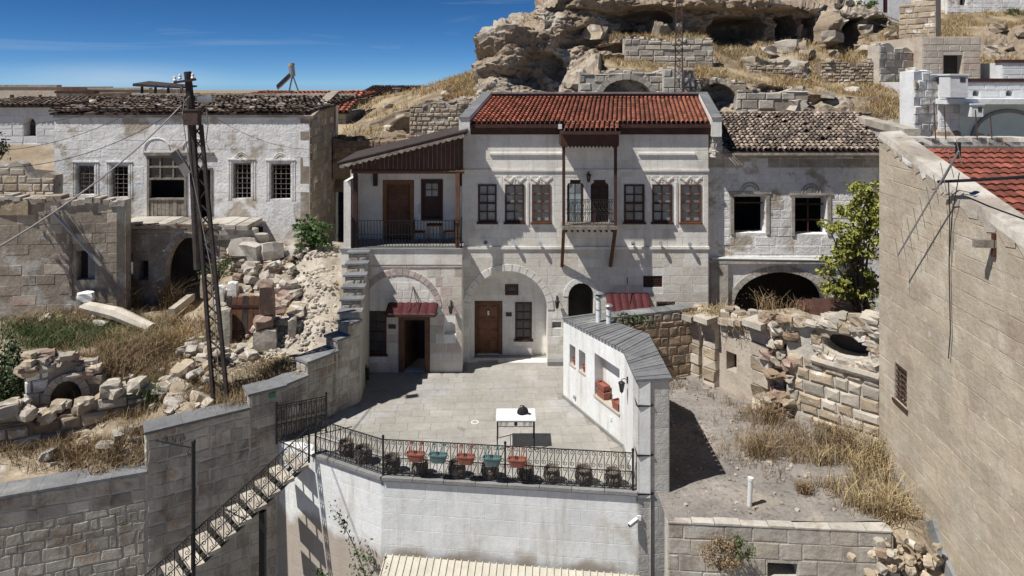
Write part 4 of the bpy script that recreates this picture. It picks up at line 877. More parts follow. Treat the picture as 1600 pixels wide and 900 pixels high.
# porch furniture
def iron_chair(x, y, z, rz_, label):
    t = thing('garden_chair', label, 'chair', (x, y, z), 'iron chairs on the upper porch'); o = Vector((x, y, z)); R = lambda a, b, c: o + Vector((a * math.cos(rz_) - b * math.sin(rz_), a * math.sin(rz_) + b * math.cos(rz_), c))
    for a, b, h in ((-.2, -.2, .44), (.2, -.2, .44), (-.2, .2, .9), (.2, .2, .9)): mb = MB(); mb.bar(R(a, b, 0), R(a, b, h), .025); mb.build('leg', M_iron, t)
    mb = MB(); mb.hexa([R(-.22, -.22, .43), R(.22, -.22, .43), R(.22, .22, .43), R(-.22, .22, .43), R(-.22, -.22, .46), R(.22, -.22, .46), R(.22, .22, .46), R(-.22, .22, .46)]); mb.build('seat', M_wood, t)
    mb = MB(); mb.bar(R(-.22, .2, .88), R(.22, .2, .88), .03)
    for k in range(3): mb.bar(R(-.1 + .1 * k, .2, .5), R(-.1 + .1 * k, .2, .88), .014)
    mb.bar(R(-.22, .2, .6), R(.22, .2, .6), .02); mb.build('backrest', M_iron, t)
iron_chair(PX(655, 26.8), 26.8, zpf, math.pi / 2, 'black iron chair on the porch, left of the little table'); iron_chair(PX(702, 26.8), 26.8, zpf, -math.pi / 2, 'black iron chair on the porch, right of the little table')
t = thing('porch_table', 'small black iron table between two chairs on the upper porch', 'table', (PX(679, 26.8), 26.8, zpf)); o_ = ORG[t.name]
mb = MB(); mb.box(o_.x - .3, o_.x + .3, o_.y - .3, o_.y + .3, zpf + .70, zpf + .73); mb.build('tabletop', M_wood, t)
for a in (-1, 1):
    for b in (-1, 1): mb = MB(); mb.bar((o_.x + a * .26, o_.y + b * .26, zpf), (o_.x + a * .26, o_.y + b * .26, zpf + .7), .025); mb.build('leg', M_iron, t)

# ------------------------------------------------------------------ old house on the right of the mansion
old = thing('weathered_house', 'weathered white stone house with an old brown barrel tile roof and two dark empty windows', 'house', (9, 27.7, 0))
OFr = Fr((PX(1107, 26.9) + .01, 27.3), (15.6, 27.3)); Lo = OFr.L; zo = PZ(240, 27.3)
oh = [OFr.rect(1147, 1196, 307, 364), OFr.rect(1242, 1292, 309, 366), OFr.arch(1147, 1292, 425, 478, 560, 14), OFr.rect(1353, 1376, 300, 366)]
oh[2][0] = (oh[2][0][0], 0); oh[2][1] = (oh[2][1][0], 0)
wall('wall', OFr, [(0, -.2), (Lo, -.2), (Lo, zo), (0, zo)], oh, .55, M_oldw, old)
ashlar(OFr, .01, Lo - .01, PZ(412, 27.3), PZ(262, 27.3), oh, old, M_oldw, .36, .75, .014, .02, .005, cap=150, margin=.16, skip=.25)
ashlar(OFr, .01, Lo - .01, PZ(262, 27.3), zo - .01, oh, old, M_oldg, .36, .75, .014, .02, .005, cap=50, margin=.1, skip=.1)
ledge = OFr.hit(1110, 407); mb = MB(); frbox(mb, OFr, .05, OFr.hit(1330, 400)[0], ledge[1] - .1, ledge[1] + .06, -.02, .14); mb.build('ledge', M_oldg, old)
mb = MB(); frbox(mb, OFr, .5, OFr.hit(1330, 400)[0], ledge[1] + .10, ledge[1] + .16, -.02, .10); mb.tube([OFr.p(.2, ledge[1] + .12, .12), OFr.p(6, ledge[1] + .03, .12)], .05, 6); mb.build('pipe', M_pipe, old)
mb = MB(); frbox(mb, OFr, OFr.hit(1110, 450)[0], OFr.hit(1136, 450)[0], 0, ledge[1] - .11, -.02, .13); mb.build('buttress', M_oldg, old)
a = OFr.hit(1219, 478); voussoirs(OFr, a[0], a[1], (oh[2][1][0] - oh[2][0][0]) / 2, OFr.hit(1219, 425)[1] - a[1], .24, 19, old, M_oldg)
mb = MB(); mb.box(OFr.a.x, OFr.a.x + .4, 27.86, 33, 0, zo); mb.box(15.2, 15.6, 27.86, 33, 0, zo); mb.box(OFr.a.x, 15.6, 33, 33.3, 0, zo); mb.build('outer_wall', M_oldg, old)
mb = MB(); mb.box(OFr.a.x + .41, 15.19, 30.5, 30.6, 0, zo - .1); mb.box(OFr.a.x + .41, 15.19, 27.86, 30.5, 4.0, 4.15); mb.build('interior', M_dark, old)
for k in (0, 1):
    r = oh[k]; u0, u1, z0, z1 = r[0][0], r[1][0], r[0][1], r[2][1]; mb = MB()
    frbox(mb, OFr, u0 - .15, u0 - .02, z0 - .05, z1 + .1, -.02, .05); frbox(mb, OFr, u1 + .02, u1 + .15, z0 - .05, z1 + .1, -.02, .05); frbox(mb, OFr, u0 - .22, u1 + .22, z1 + .101, z1 + .2, -.02, .06)
    for rr_ in (.36, .24): mb.tube([OFr.p((u0 + u1) / 2 + rr_ * math.cos(t), z1 + .2 + rr_ * .95 * math.sin(t), .03) for t in np.linspace(0, math.pi, 13)], .035, 5)
    mb.build('window_surround', M_oldg, old)
    mb = MB()
    if k == 1: mb.bar(OFr.p((u0 + u1) / 2, z0, -.3), OFr.p((u0 + u1) / 2, z1, -.3), .05); mb.bar(OFr.p(u0, (z0 + z1) / 2 - .2, -.3), OFr.p(u1, (z0 + z1) / 2 - .2, -.3), .05)
    mb.bar(OFr.p(u0, z1 - .3, -.3), OFr.p(u1, z1 - .3, -.3), .05); mb.bar(OFr.p(u0 + .03, z0, -.3), OFr.p(u0 + .03, z1, -.3), .05); mb.build('window_frame', M_wood, old)
O2 = Vector((PX(1118, 26.9), 26.9, 8.33)); S2 = Vector((.65, 4.6, 1.28)); L2_ = 15.4 - O2.x
deck(old, M_deck, O2, (1, 0, 0), L2_, S2)
barrel_roof(old, M_oldtile, O2 + Vector((0, 0, .03)), (1, 0, 0), L2_, S2, .20, 15, .03, missing=lambda u, v: (u < .10 and v > .25 and rnd.random() < .85) or rnd.random() < .015)
mb = MB(); mb.bar(O2 + Vector((0, -.03, -.12)), O2 + Vector((L2_, -.03, -.12)), .10, .09); mb.build('eave_board', M_greyw, old)
mb = MB(); mb.box(O2.x, 15.4, 26.95, 27.29, zo - .08, zo - .001); mb.build('soffit', M_oldg, old)
for k in range(26):
    u, v_ = rnd.uniform(-.02, .11), rnd.uniform(.1, 1.02); c = O2 + Vector((L2_ * u, 0, .12)) + S2 * v_; mb = MB(); a = rnd.uniform(0, 3.14); l_ = rnd.uniform(.15, .5); mb.bar(c - Vector((l_ * math.cos(a), l_ * .5 * math.sin(a), .05)), c + Vector((l_ * math.cos(a), l_ * .5 * math.sin(a), rnd.uniform(-.05, .15))), rnd.uniform(.05, .12), .03); mb.build('broken_lath', rnd.choice([M_greyw, M_oldtile, M_wood]), old)
for k in range(3): mb = MB(); mb.bar(V(1122 + 4 * k, 228, 26.9), V(1150 + 5 * k, 258, 26.8), .05); mb.build('broken_lath', M_greyw, old)
pa, pb = V(1338, 181, 31.4), V(1426, 203, 25.0); prev = None
for k in range(9): p0, p1 = pa.lerp(pb, k / 9), pa.lerp(pb, (k + .96) / 9); mb = MB(); mb.bar(p0 - Vector((0, 0, .1)), p1 - Vector((0, 0, .1)), .55, .28); mb.build('parapet_stone', M_pale, old)
mb = MB(); mb.hexa([Vector((pb.x - .2, pb.y, 5)), Vector((pb.x + .2, pb.y, 5)), Vector((pa.x + .2, pa.y, 5)), Vector((pa.x - .2, pa.y, 5)), pb + Vector((-.2, 0, -.25)), pb + Vector((.2, 0, -.25)), pa + Vector((.2, 0, -.25)), pa + Vector((-.2, 0, -.25))]); mb.build('gable_wall', M_oldg, old)
q = O2 + S2; mb = MB(); mb.tube([q + Vector((-.2, .05, -.02)), q + Vector((L2_ + .5, .05, 0))], .12, 6); mb.box(q.x - .2, q.x + L2_, q.y + .05, q.y + .4, 6, q.z - .02); mb.build('ridge', M_oldtile, old)
for k in range(7): mb = MB(); mb.rock(V(1118, 205 + 6 * k, 26.9 - .0), .22, .2, .12, rnd.uniform(0, 3)); mb.build('loose_stone', M_oldg, old)
# ------------------------------------------------------------------ courtyard
A0, C1, C2, C3 = (-7.24, 21.1), (-5.86, 20.17), (-3.61, 18.99), (3.36, 18.28)
F1, F2, P3 = (1.8, 23.95), (3.38, 20.6), (3.365, 18.275); O1, O2c, O3 = (2.9, 24.3), (4.32, 21.8), (4.24, 18.40)
W3, W2, Wd, W1, Wc, Wb, Wa, W0 = (-17.5, 16.5), (-10.22, 19.1), (-7.9, 20.55), (-7.24, 21.0), (-6.56, 21.88), (-5.84, 22.82), (-5.54, 23.2), (-5.24, 23.6)
cpoly = [A0, C1, C2, C3, (3.4, 20.6), (1.85, 24.0), (2.9, 24.45), (7.9, 25.6), (7.9, 26.88), (2.0, 26.88), (1.8, 27.68), (-1.85, 27.68), (-1.9, 26.0), (-6.4, 26.0), (-6.0, 23.8), W0, (-7.3, 21.2)]
mb = MB(); mb.prism([(x, y, -.2) for x, y in cpoly], (0, 0, .19)); court = mb.build('courtyard', M_joint); tag(court, kind='structure')
prg = random.Random(3); cells = []; y = 18.3; row = 0
while y < 26.9:
    h = prg.choice([.42, .5, .58]); x = -7.2 + prg.uniform(0, .5)
    while x < 7.8:
        wd = prg.uniform(.45, .95); cells.append((x, x + wd, y, y + h)); x += wd
    y += h; row += 1
ca, sa = math.cos(.06), math.sin(.06); n_ = 0
for (x0, x1, y0, y1) in cells:
    q = [(x * ca - (y - 22) * sa, 22 + x * sa + (y - 22) * ca) for x, y in ((x0 + .004, y0 + .004), (x1 - .004, y0 + .004), (x1 - .004, y1 - .004), (x0 + .004, y1 - .004))]
    if not all(inpoly(a, b, cpoly) for a, b in q):
        cxm, cym = sum(a for a, b in q) / 4, sum(b for a, b in q) / 4
        if not inpoly(cxm, cym, cpoly): continue
        ok = True; q2 = []
        for a, b in q:
            t = 0
            while not inpoly(a + (cxm - a) * t, b + (cym - b) * t, cpoly): t += .05
            q2.append((a + (cxm - a) * t, b + (cym - b) * t))
        q = q2
    if q[0][0] > 4.5: continue
    n_ += 1; zt = prg.uniform(-.002, .002); mb = MB(); mb.add([(a, b, -.02) for a, b in q] + [(a, b, zt) for a, b in q], [(4, 5, 6, 7), (0, 1, 5, 4), (1, 2, 6, 5), (2, 3, 7, 6), (3, 0, 4, 7)])
    mb.build('paving_slab', M_pave, court)
mb = MB(); mb.lathe((PX(742, 22.15), 22.15, .003), [(.085, 0), (.085, .006), (.13, .006), (.13, 0)], 20); tag(mb.build('drain_cover', M_ceramic), 'round white floor drain ring set in the courtyard paving', 'drain')

# ------------------------------------------------------------------ terrace retaining wall
ter = thing('terrace_wall', 'high white plastered retaining wall under the terrace railing with grey coping', 'wall', (0, 18.6, -5))
for (a, b) in ((A0, C1), (C1, C2), (C2, C3)):
    f_ = Fr(a, b); wall('wall', f_, [(0, -5.1), (f_.L, -5.1), (f_.L, -.001), (0, -.001)], [], .4, M_terr, ter)
    ashlar(f_, .03, f_.L - .03, -4.9, -.06, [], ter, M_terr, .44, 1.15, .004, .010, .003, lv=.25, cap=130)
    if a != A0:
        n = max(2, round(f_.L / .92))
        for k in range(n): mb = MB(); frbox(mb, f_, f_.L * k / n + .008 - (.0), f_.L * (k + 1) / n - .008, .0, .085, -.30, .09); mb.build('coping_stone', M_coping, ter)
mb = MB(); mb.prism([(A0[0] + .3, A0[1], -5), (C1[0] + .1, C1[1] + .35, -5), (C2[0] + .1, C2[1] + .45, -5), (C3[0], C3[1] + .45, -5), (4, 26, -5), (-5, 26, -5)], (0, 0, 4.78)); mb.build('fill', M_terr, ter)
f12, f23 = Fr(C1, C2), Fr(C2, C3)
railing('terrace_railing', 'short left run of scrolled black iron railing on the terrace edge beside the gate', f12.p(.06, .085, -.02), f12.p(f12.L, .085, -.02), 1.0, .19, (0,), 'scrolled railings round the terrace')
railing('terrace_railing', 'long scrolled black iron railing along the front terrace edge behind five hanging planters', f23.p(.02, .085, -.02), f23.p(f23.L - .12, .085, -.02), 1.0, .19, (0, .498, 1), 'scrolled railings round the terrace')
# pots along the railing
def jar(x, y, label, s=1.0):
    t = tag(MB().lathe((x, y, .0), [(.0, .01), (.15 * s, .01), (.20 * s, .10 * s), (.245 * s, .24 * s), (.235 * s, .32 * s), (.19 * s, .385 * s), (.185 * s, .40 * s), (.225 * s, .425 * s), (.225 * s, .45 * s), (.19 * s, .45 * s), (.17 * s, .41 * s), (.18 * s, .34 * s), (0, .33 * s)], 16).build('clay_pot', M_clay, None, (x, y, 0), smooth=True), label, 'pot', 'clay pots behind the terrace railing')
    bpy_sm(t); return t
def bpy_sm(o): o.data.set_sharp_from_angle(angle=math.radians(50))
jl = ['round clay pot behind the railing, leftmost of the row near the gate', 'second clay pot from the left, just left of the railing corner', 'clay pot just right of the railing corner post', 'clay pot on the floor under the first red hanging planter', 'clay pot on the floor between the teal planter and middle red planter', 'clay pot under the second teal hanging planter', 'clay pot right of the middle railing post, below the last red planter', 'clay pot fourth from the right end of the railing row', 'clay pot second from the right end of the railing row', 'clay pot at the right end of the railing row, beside the pier']
for (px, pyb), l_ in zip([(541, 716), (567, 728), (612, 743), (656, 747), (714, 751), (765, 753), (821, 757), (862, 759), (912, 762), (958, 764)], jl):
    Y = 11 * F / (pyb - HY) + .12; jar(PX(px, Y), Y, l_, rnd.uniform(.96, 1.06))
def planter(px, m, label):
    u = f23.hit(px, 700)[0]; b = f23.p(u, .72, .12); t = thing('hanging_planter', label, 'planter', b, 'planters hooked on the terrace railing'); mb = MB(); R = lambda a, d, z: f23.p(u + a, .72 + z, .12 + d)
    ring = lambda w, dp, z, n=16: [R(w * (abs(math.cos(k * 2 * math.pi / n)) ** .55) * (1 if math.cos(k * 2 * math.pi / n) >= 0 else -1), dp * (abs(math.sin(k * 2 * math.pi / n)) ** .55) * (1 if math.sin(k * 2 * math.pi / n) >= 0 else -1), z) for k in range(16)]
    rs_ = [ring(.19, .07, -.10), ring(.235, .095, .03), ring(.245, .105, .09), ring(.265, .115, .092), ring(.265, .115, .125), ring(.245, .10, .125), ring(.235, .09, .06)]
    mb.add([p for r_ in rs_ for p in r_], [(i * 16 + k, i * 16 + (k + 1) % 16, (i + 1) * 16 + (k + 1) % 16, (i + 1) * 16 + k) for i in range(6) for k in range(16)] + [tuple(range(16))[::-1], tuple(range(96, 112))]); mb.build('tub', m, t)
    for s_ in (-1, 1):
        mb = MB()
        for w_ in (-.035, .035): mb.tube([R(s_ * .14 + w_, .10, .11), R(s_ * .14 + w_ * .8, .02, .26), R(s_ * .14 + w_ * .6, -.08, .37), R(s_ * .14 + w_ * .6, -.15, .36), R(s_ * .14 + w_ * .6, -.16, .28)], .014, 5)
        mb.build('hook', m, t)
for px, m_, l_ in ((651, M_terra, 'terracotta red plastic planter hooked on the railing, leftmost of the five'), (686, M_teal, 'teal plastic planter hooked on the railing, between two red ones on the left'), (729, M_terra, 'red plastic planter hooked on the railing between the two teal ones'), (770, M_teal, 'teal plastic planter hooked on the railing, just left of the middle post'), (809, M_terra, 'red plastic planter hooked on the railing, right of the middle post')): planter(px, m_, l_)
# table and bag
ty0, ty1 = 20.45, 21.2; tx0, tx1 = PX(775, 20.45), PX(837, 20.45); th = .90
t = thing('terrace_table', 'iron table with a bright white top standing alone on the courtyard', 'table', ((tx0 + tx1) / 2, 20.8, 0))
mb = MB(); mb.box(tx0, tx1, ty0, ty1, th - .03, th); mb.build('tabletop', M_wtop, t)
for x in (tx0 + .04, tx1 - .04):
    for y in (ty0 + .04, ty1 - .04): mb = MB(); mb.bar((x, y, 0), (x, y, th - .03), .035); mb.build('leg', M_iron, t)
mb = MB()
for y in (ty0 + .04, ty1 - .04): mb.bar((tx0 + .04, y, th - .05), (tx1 - .04, y, th - .05), .03); mb.bar((tx0 + .04, y, th - .20), (tx1 - .04, y, th - .20), .014)
for x in (tx0 + .04, tx1 - .04): mb.bar((x, ty0, th - .05), (x, ty1, th - .05), .03); mb.bar((x, ty0, th - .20), (x, ty1, th - .20), .014)
mb.build('frame', M_iron, t)
mb = MB()
for k in range(6):
    cx = tx0 + .15 + (tx1 - tx0 - .3) * k / 5
    if abs(cx - (tx0 + tx1) / 2) > .14: mb.tube([(cx + r_ * math.cos(a), ty0 + .04, th - .125 + r_ * math.sin(a)) for r_, a in zip(np.linspace(.012, .062, 18), np.linspace(0, 11, 18))], .006, 4)
mb.build('scroll', M_iron, t); mb = MB(); mb.lathe(((tx0 + tx1) / 2, ty0 + .04, th - .125), [(0, -.06), (.045, -.04), (.06, 0), (.045, .04), (0, .06)], 10); mb.build('medallion', M_iron, t)
bx, by = PX(816, 20.85), 20.85; t = thing('black_bag', 'small black bag slumped on the white table', 'bag', (bx, by, th))
mb = MB(); mb.add([], []); n = 12; vs = []; fs = []
prof = [(.0, 0), (.15, .005), (.165, .05), (.15, .13), (.11, .19), (.05, .215), (0, .22)]
for r_, z in prof:
    for k in range(n): a = 2 * math.pi * k / n; j = 1 + .12 * math.sin(3 * a + z * 20) + rnd.uniform(-.05, .05); vs.append((bx + r_ * j * math.cos(a) * 1.05, by + r_ * j * math.sin(a) * .6, th + z * (1 + .12 * math.cos(a)) + .001))
mb.add(vs, [(i * n + k, i * n + (k + 1) % n, (i + 1) * n + (k + 1) % n, (i + 1) * n + k) for i in range(len(prof) - 1) for k in range(n)]); mb.build('bag_body', M_black, t, smooth=True)
mb = MB(); mb.tube([(bx - .08, by, th + .17), (bx - .05, by - .02, th + .27), (bx + .05, by - .02, th + .27), (bx + .08, by, th + .17)], .012, 5); mb.tube([(bx + .12, by - .05, th + .10), (bx + .22, by - .08, th + .02), (bx + .28, by - .02, th + .012), (bx + .2, by + .06, th + .012)], .010, 5); mb.build('strap', M_black, t)

# ------------------------------------------------------------------ white niche wall and pier on the right of the terrace
nw = thing('niche_wall', 'thick white wall with niches right of the courtyard under a ribbed grey slate cap', 'wall', (3, 21, 0))
ff = Fr(F1, F2); zA, zB, zC = 2.72, 2.92, 3.02
nh = []
for (xa, xb, za, zb_) in ((890, 899, 1.35, 2.02), (904.5, 914.5, 1.35, 2.05), (929, 968, .92, 2.28)):
    u0, u1 = ff.hit(xa, 500)[0], ff.hit(xb, 500)[0]; nh.append([(u0, za), (u1, za), (u1, zb_), (u0, zb_)])
wall('wall', ff, [(0, -.1), (ff.L, -.1), (ff.L, zB), (0, zA)], nh, .34, M_terr, nw)
for k, h_ in enumerate(nh): recess(ff, h_, .335, M_terr, nw)
f2 = Fr(F2, P3); wall('wall', f2, [(0, -.1), (f2.L, -.1), (f2.L, zC), (0, zB)], [], .34, M_terr, nw)
f3 = Fr(P3, O3); wall('pier', f3, [(0, -5.1), (f3.L, -5.1), (f3.L, zC - .01), (0, zC - .01)], [], .4, M_pier, nw)
ashlar(f3, .01, f3.L - .01, -5, zC - .05, [], nw, M_pier, .42, .7, .006, .012, .003, cap=60)
ax = lambda P, q: (P[0] + q[0], P[1] + q[1])
inn = lambda f_, u, d: tuple(f_.p(u, 0, d))[:2]
i1, i2, i3 = inn(ff, 0, -.345), inn(ff, ff.L, -.345), inn(f2, f2.L, -.345)
def prismz(mb, xy, z0s, z1s): n = len(xy); return mb.add([(x, y, z) for (x, y), z in zip(xy, z0s)] + [(x, y, z) for (x, y), z in zip(xy, z1s)], [tuple(range(n))[::-1], tuple(range(n, 2 * n))] + [(i, (i + 1) % n, n + (i + 1) % n, n + i) for i in range(n)])
mb = MB(); prismz(mb, [F1, i1, i2, O2c, O1], [-5] * 5, [zA, zA, zB, zB, zA]); prismz(mb, [i2, i3, (P3[0] + .35, P3[1] + .405), (O3[0], O3[1] + .405), O2c], [-5] * 5, [zB, zC - .02, zC - .02, zC - .02, zB]); mb.build('wall_core', M_oldg, nw)
def capseg(a, b, c, d, za, zb_, n):
    a, b, c, d = [Vector((*q, 0)) for q in (a, b, c, d)]      # a->b inner edge, d->c outer edge
    for k in range(n):
        t0, t1 = k / n + .004, (k + 1) / n - .004; q = [a.lerp(b, t0), a.lerp(b, t1), d.lerp(c, t1), d.lerp(c, t0)]; z = [za + (zb_ - za) * t for t in (t0, t1, t1, t0)]; lift = rnd.uniform(0, .018)
        mb = MB(); mb.hexa([Vector((p.x, p.y, zz + .002)) for p, zz in zip(q, z)] + [Vector((p.x, p.y, zz + .065 + lift)) for p, zz in zip(q, z)]); mb.build('slate_slab', M_slate, nw)
inE = lambda f_, u: tuple(f_.p(u, 0, .06))[:2]
capseg(inE(ff, 0), inE(ff, ff.L), (O2c[0] + .05, O2c[1]), (O1[0], O1[1] + .06), zA, zB, 20)
capseg(inE(ff, ff.L), (P3[0] - .06, P3[1] - .07), (O3[0] + .06, O3[1] - .07), (O2c[0] + .05, O2c[1]), zB, zC, 14)
mb = MB(); frbox(mb, ff, 0, ff.L, .002, .09, .001, .05); mb.build('skirting', M_coping, nw); mb = MB(); frbox(mb, f2, 0, f2.L - .2, .002, .09, .001, .05); mb.build('skirting', M_coping, nw)
mb = MB(); frbox(mb, ff, nh[2][0][0] - .03, nh[2][1][0] + .03, .87, .925, -.33, .04); mb.build('niche_sill', M_tan, nw)
for k in (0, 1): mb = MB(); frbox(mb, ff, nh[k][0][0] - .02, nh[k][1][0] + .02, 1.31, 1.352, -.3, .03); mb.build('niche_sill', M_tan, nw)
for (pa_, pb_, zz) in (((988, 601), (996, 630), None), ((986, 672), (994, 707), None), ((990, 766), (991, 767), None)):
    z = PZ(pb_[1], 18.4); s_ = MB(); s_.bar(f2.p(f2.L - .55, z + .18, .025), f2.p(f2.L, z, .025), .03); s_.bar(f3.p(-.02, z, .03), f3.p(.42, z - .02, .03), .04, .035); s_.build('iron_strap', M_iron, nw)
def box_planter(u, d, z, L, w_, h_, label, fr_=ff):
    t = thing('flower_box', label, 'flower box', fr_.p(u, z, d), 'terracotta boxes in the wall niches'); P = fr_.p
    b = [(-L / 2, -w_ / 2), (L / 2, -w_ / 2), (L / 2, w_ / 2), (-L / 2, w_ / 2)]; mb = MB(); rg = [(.86, 0), (1.0, h_ - .05), (1.08, h_ - .048), (1.08, h_), (.92, h_), (.9, h_ - .06)]
    mb.add([P(u + x * s_, z + zz, d + y * s_) for s_, zz in rg for x, y in b], [(i * 4 + k, i * 4 + (k + 1) % 4, i * 4 + 4 + (k + 1) % 4, i * 4 + 4 + k) for i in range(5) for k in range(4)] + [(3, 2, 1, 0), (20, 21, 22, 23)]); mb.build('box', M_terra, t); return t
u = ff.hit(938, 600)[0]; box_planter(u - .05, -.15, .926, .46, .24, .24, 'terracotta flower box, lower of the two stacked in the big wall niche'); box_planter(u - .08, -.15, 1.168, .44, .22, .20, 'terracotta flower box, upper of the two stacked in the big wall niche'); box_planter(ff.hit(961, 600)[0] - .02, -.13, .926, .36, .24, .25, 'terracotta flower box standing alone at the right end of the big niche')
for k, l_ in ((0, 'small terracotta pot in the left one of the two small wall openings'), (1, 'small terracotta pot in the right one of the two small wall openings')):
    c = ff.p((nh[k][0][0] + nh[k][1][0]) / 2, 1.353, -.14); tag(MB().lathe(c, [(0, 0), (.08, 0), (.11, .17), (.13, .17), (.13, .21), (.105, .21), (.1, .17), (0, .16)], 12).build('flower_pot', M_terra, None, c), l_, 'pot', 'pots in the small wall openings')
wall_lamp(f2.p(.75, 2.25, .01), 'black lantern lamp on the white niche wall near the end pier', (-1, -.05, 0))
mb = MB(); c = ff.p(ff.hit(899, 622)[0], .35, .02); mb.lathe(c, [(0, -.06), (.06, -.05), (.07, .03), (0, .05)], 8); tag(mb.build('floor_light', M_steel, None, c), 'small round grey light low on the white niche wall', 'light')
mb = MB(); u = ff.hit(955, 640)[0]; frbox(mb, ff, u - .06, u + .06, .52, .64, .002, .03); tag(mb.build('power_socket', M_ceramic, None, ff.p(u, .52, 0)), 'small white power socket below the big wall niche', 'socket')
# flues on the wall top
def flue(px, Y, top, label, k):
    x, z0 = PX(px, Y), zA + .07; t = thing('flue_pipe', label, 'flue', (x, Y, z0), 'metal flue pipes on the wall cap'); h = top - z0
    mb = MB(); mb.tube([(x, Y, z0), (x, Y, top - .18)], .085, 12); mb.build('pipe', M_wpaint, t)
    mb = MB(); mb.lathe((x, Y, z0 + h * .45), [(.086, 0), (.098, .01), (.098, .05), (.086, .06)], 12); mb.build('collar', M_steel, t)
    mb = MB()
    if k: mb.lathe((x, Y, top - .18), [(.085, 0), (.13, .02), (.14, .06), (.12, .10), (.03, .12), (.03, .17), (.17, .18), (.02, .25)], 14)
    else:
        mb.lathe((x, Y, top - .05), [(.15, 0), (.10, .04), (.02, .07)], 14)
        for a in range(4): mb.bar((x + .08 * math.cos(a * 1.57), Y + .08 * math.sin(a * 1.57), top - .2), (x + .08 * math.cos(a * 1.57), Y + .08 * math.sin(a * 1.57), top - .03), .015)
    mb.build('cowl', M_steel, t)
flue(935, 23.3, PZ(458, 23.3), 'taller metal flue pipe with a flat cowl on the grey wall cap', 1); flue(951, 23.1, PZ(475, 23.1), 'shorter metal flue pipe with a conical hat on the grey wall cap', 0)
shrub('climbing_plant', 'dark green vine leaves hanging over the brown block wall behind the flues', 'plant', (PX(990, 24.4), 24.35, 2.35), (.75, .18, .28), 260, .06, M_leafd, sub=10)
# security camera
c = f23.p(f23.hit(994, 808)[0], f23.hit(994, 808)[1], 0); t = thing('security_camera', 'white security camera on the plaster wall below the terrace pier', 'camera', c)
mb = MB(); u, z = f23.hit(998, 808); frbox(mb, f23, u - .05, u + .06, z - .06, z + .06, 0.01, .05); mb.build('mount', M_ceramic, t); mb = MB(); mb.bar(f23.p(u - .04, z - .02, .06), f23.p(u - .26, z - .10, .22), .09, .09); mb.build('camera_body', M_ceramic, t)
mb = MB(); mb.bar(f23.p(u - .26, z - .10, .22), f23.p(u - .275, z - .105, .23), .07, .07); mb.build('lens', M_iron, t)

# ------------------------------------------------------------------ stepped rubble wall
sw = thing('stepped_wall', 'stepped rubble stone boundary wall with grey slate caps climbing toward the mansion', 'wall', (-10, 19, 0))
T_ = .6; segs = [(W3, W2, .10), (W2, Wd, 1.20), (Wd, W1, 1.60), (W1, Wc, 1.60), (Wc, Wb, 2.02), (Wb, Wa, 2.38), (Wa, W0, 2.78)]
caps_n = [150, 80, 20, 20, 12, 5, 5]
for k, (a, b, zt) in enumerate(segs):
    f_ = Fr(a, b); wall('wall', f_, [(0, -5.1), (f_.L, -5.1), (f_.L, zt), (0, zt)], [], T_, M_mortar, sw)
    zb_ = -4.4 if k < 3 else (-.05 if k > 3 else -.3)
    ashlar(f_, .02, f_.L - .02, zb_, zt - .01, [], sw, M_rubble, .31, .46, .016, .035, .009, jit=.035, hv=.3, lv=.5, cap=caps_n[k], tintv=1, rg=random.Random(40 + k))
    n = max(1, round(f_.L / .9))
    e0 = -.06 if k not in (0, 3) else 0; e1 = .02 if k != 2 else .30
    for i in range(n): u0, u1 = f_.L * i / n + (e0 if i == 0 else .004), f_.L * (i + 1) / n - (.004 if i < n - 1 else -e1); zo_ = .003 if k == 3 else 0; mb = MB(); frbox(mb, f_, u0, u1, zt + .001, zt + .075 - zo_, -T_ - .06, .08); mb.build('slate_cap', M_slate, sw)
    if k in (1, 2, 4, 5, 6):
        fe = Fr(tuple(f_.p(0, 0, -T_))[:2], tuple(f_.p(0, 0, 0))[:2]); ashlar(fe, .02, fe.L - .02, segs[k - 1][2] + .09, zt - .01, [], sw, M_rubble, .26, .34, .03, .05, .014, jit=.02, cap=12, tintv=1, dd_=0) if False else ashlar(fe, .02, fe.L - .02, segs[k - 1][2] + .09, zt - .01, [], sw, M_rubble, .26, .34, .03, .05, .014, jit=.02, cap=12, tintv=1)
# end face and flight of caps running back along the wing
fe = Fr(W0, (-5.42, 25.96)); nst = 6
for k in range(nst):
    u0, u1 = fe.L * k / nst, fe.L * (k + 1) / nst; zt = 3.05 + .315 * k; mb = MB()
    P = [fe.p(u0, -.1, 0), fe.p(u1, -.1, 0), fe.p(u1, -.1, -.72), fe.p(u0, -.1, -.72)]; mb.hexa(P + [Vector((p.x, p.y, zt)) for p in P]); mb.build('wall', M_mortar, sw)
    fs_ = Fr(tuple(fe.p(u0, 0, -.72))[:2], tuple(fe.p(u0, 0, 0))[:2]); ashlar(fs_, .02, .70, (zt - .315 if k else 2.86), zt - .01, [], sw, M_rubble, .22, .34, .03, .05, .014, jit=.015, cap=6, tintv=1)
    mb = MB(); P = [fe.p(u0 - .06, 0, .06), fe.p(u1, 0, .06), fe.p(u1, 0, -.78), fe.p(u0 - .06, 0, -.78)]; mb.hexa([Vector((p.x, p.y, zt + .001)) for p in P] + [Vector((p.x, p.y, zt + .065)) for p in P]); mb.build('slate_cap', M_slate, sw)
fr_side = Fr((W0[0], W0[1]), tuple(fe.p(fe.L, 0, 0))[:2])
mb = MB(); q = Fr(Wd, W1); u, z = q.hit(425, 617); frbox(mb, q, u - .09, u + .09, z - .07, z + .07, .05, .07); tag(mb.build('house_number_plate', M_green_sign, None, q.p(u, z, 0)), 'small green plate fixed to the stepped stone wall by the gate', 'plate')
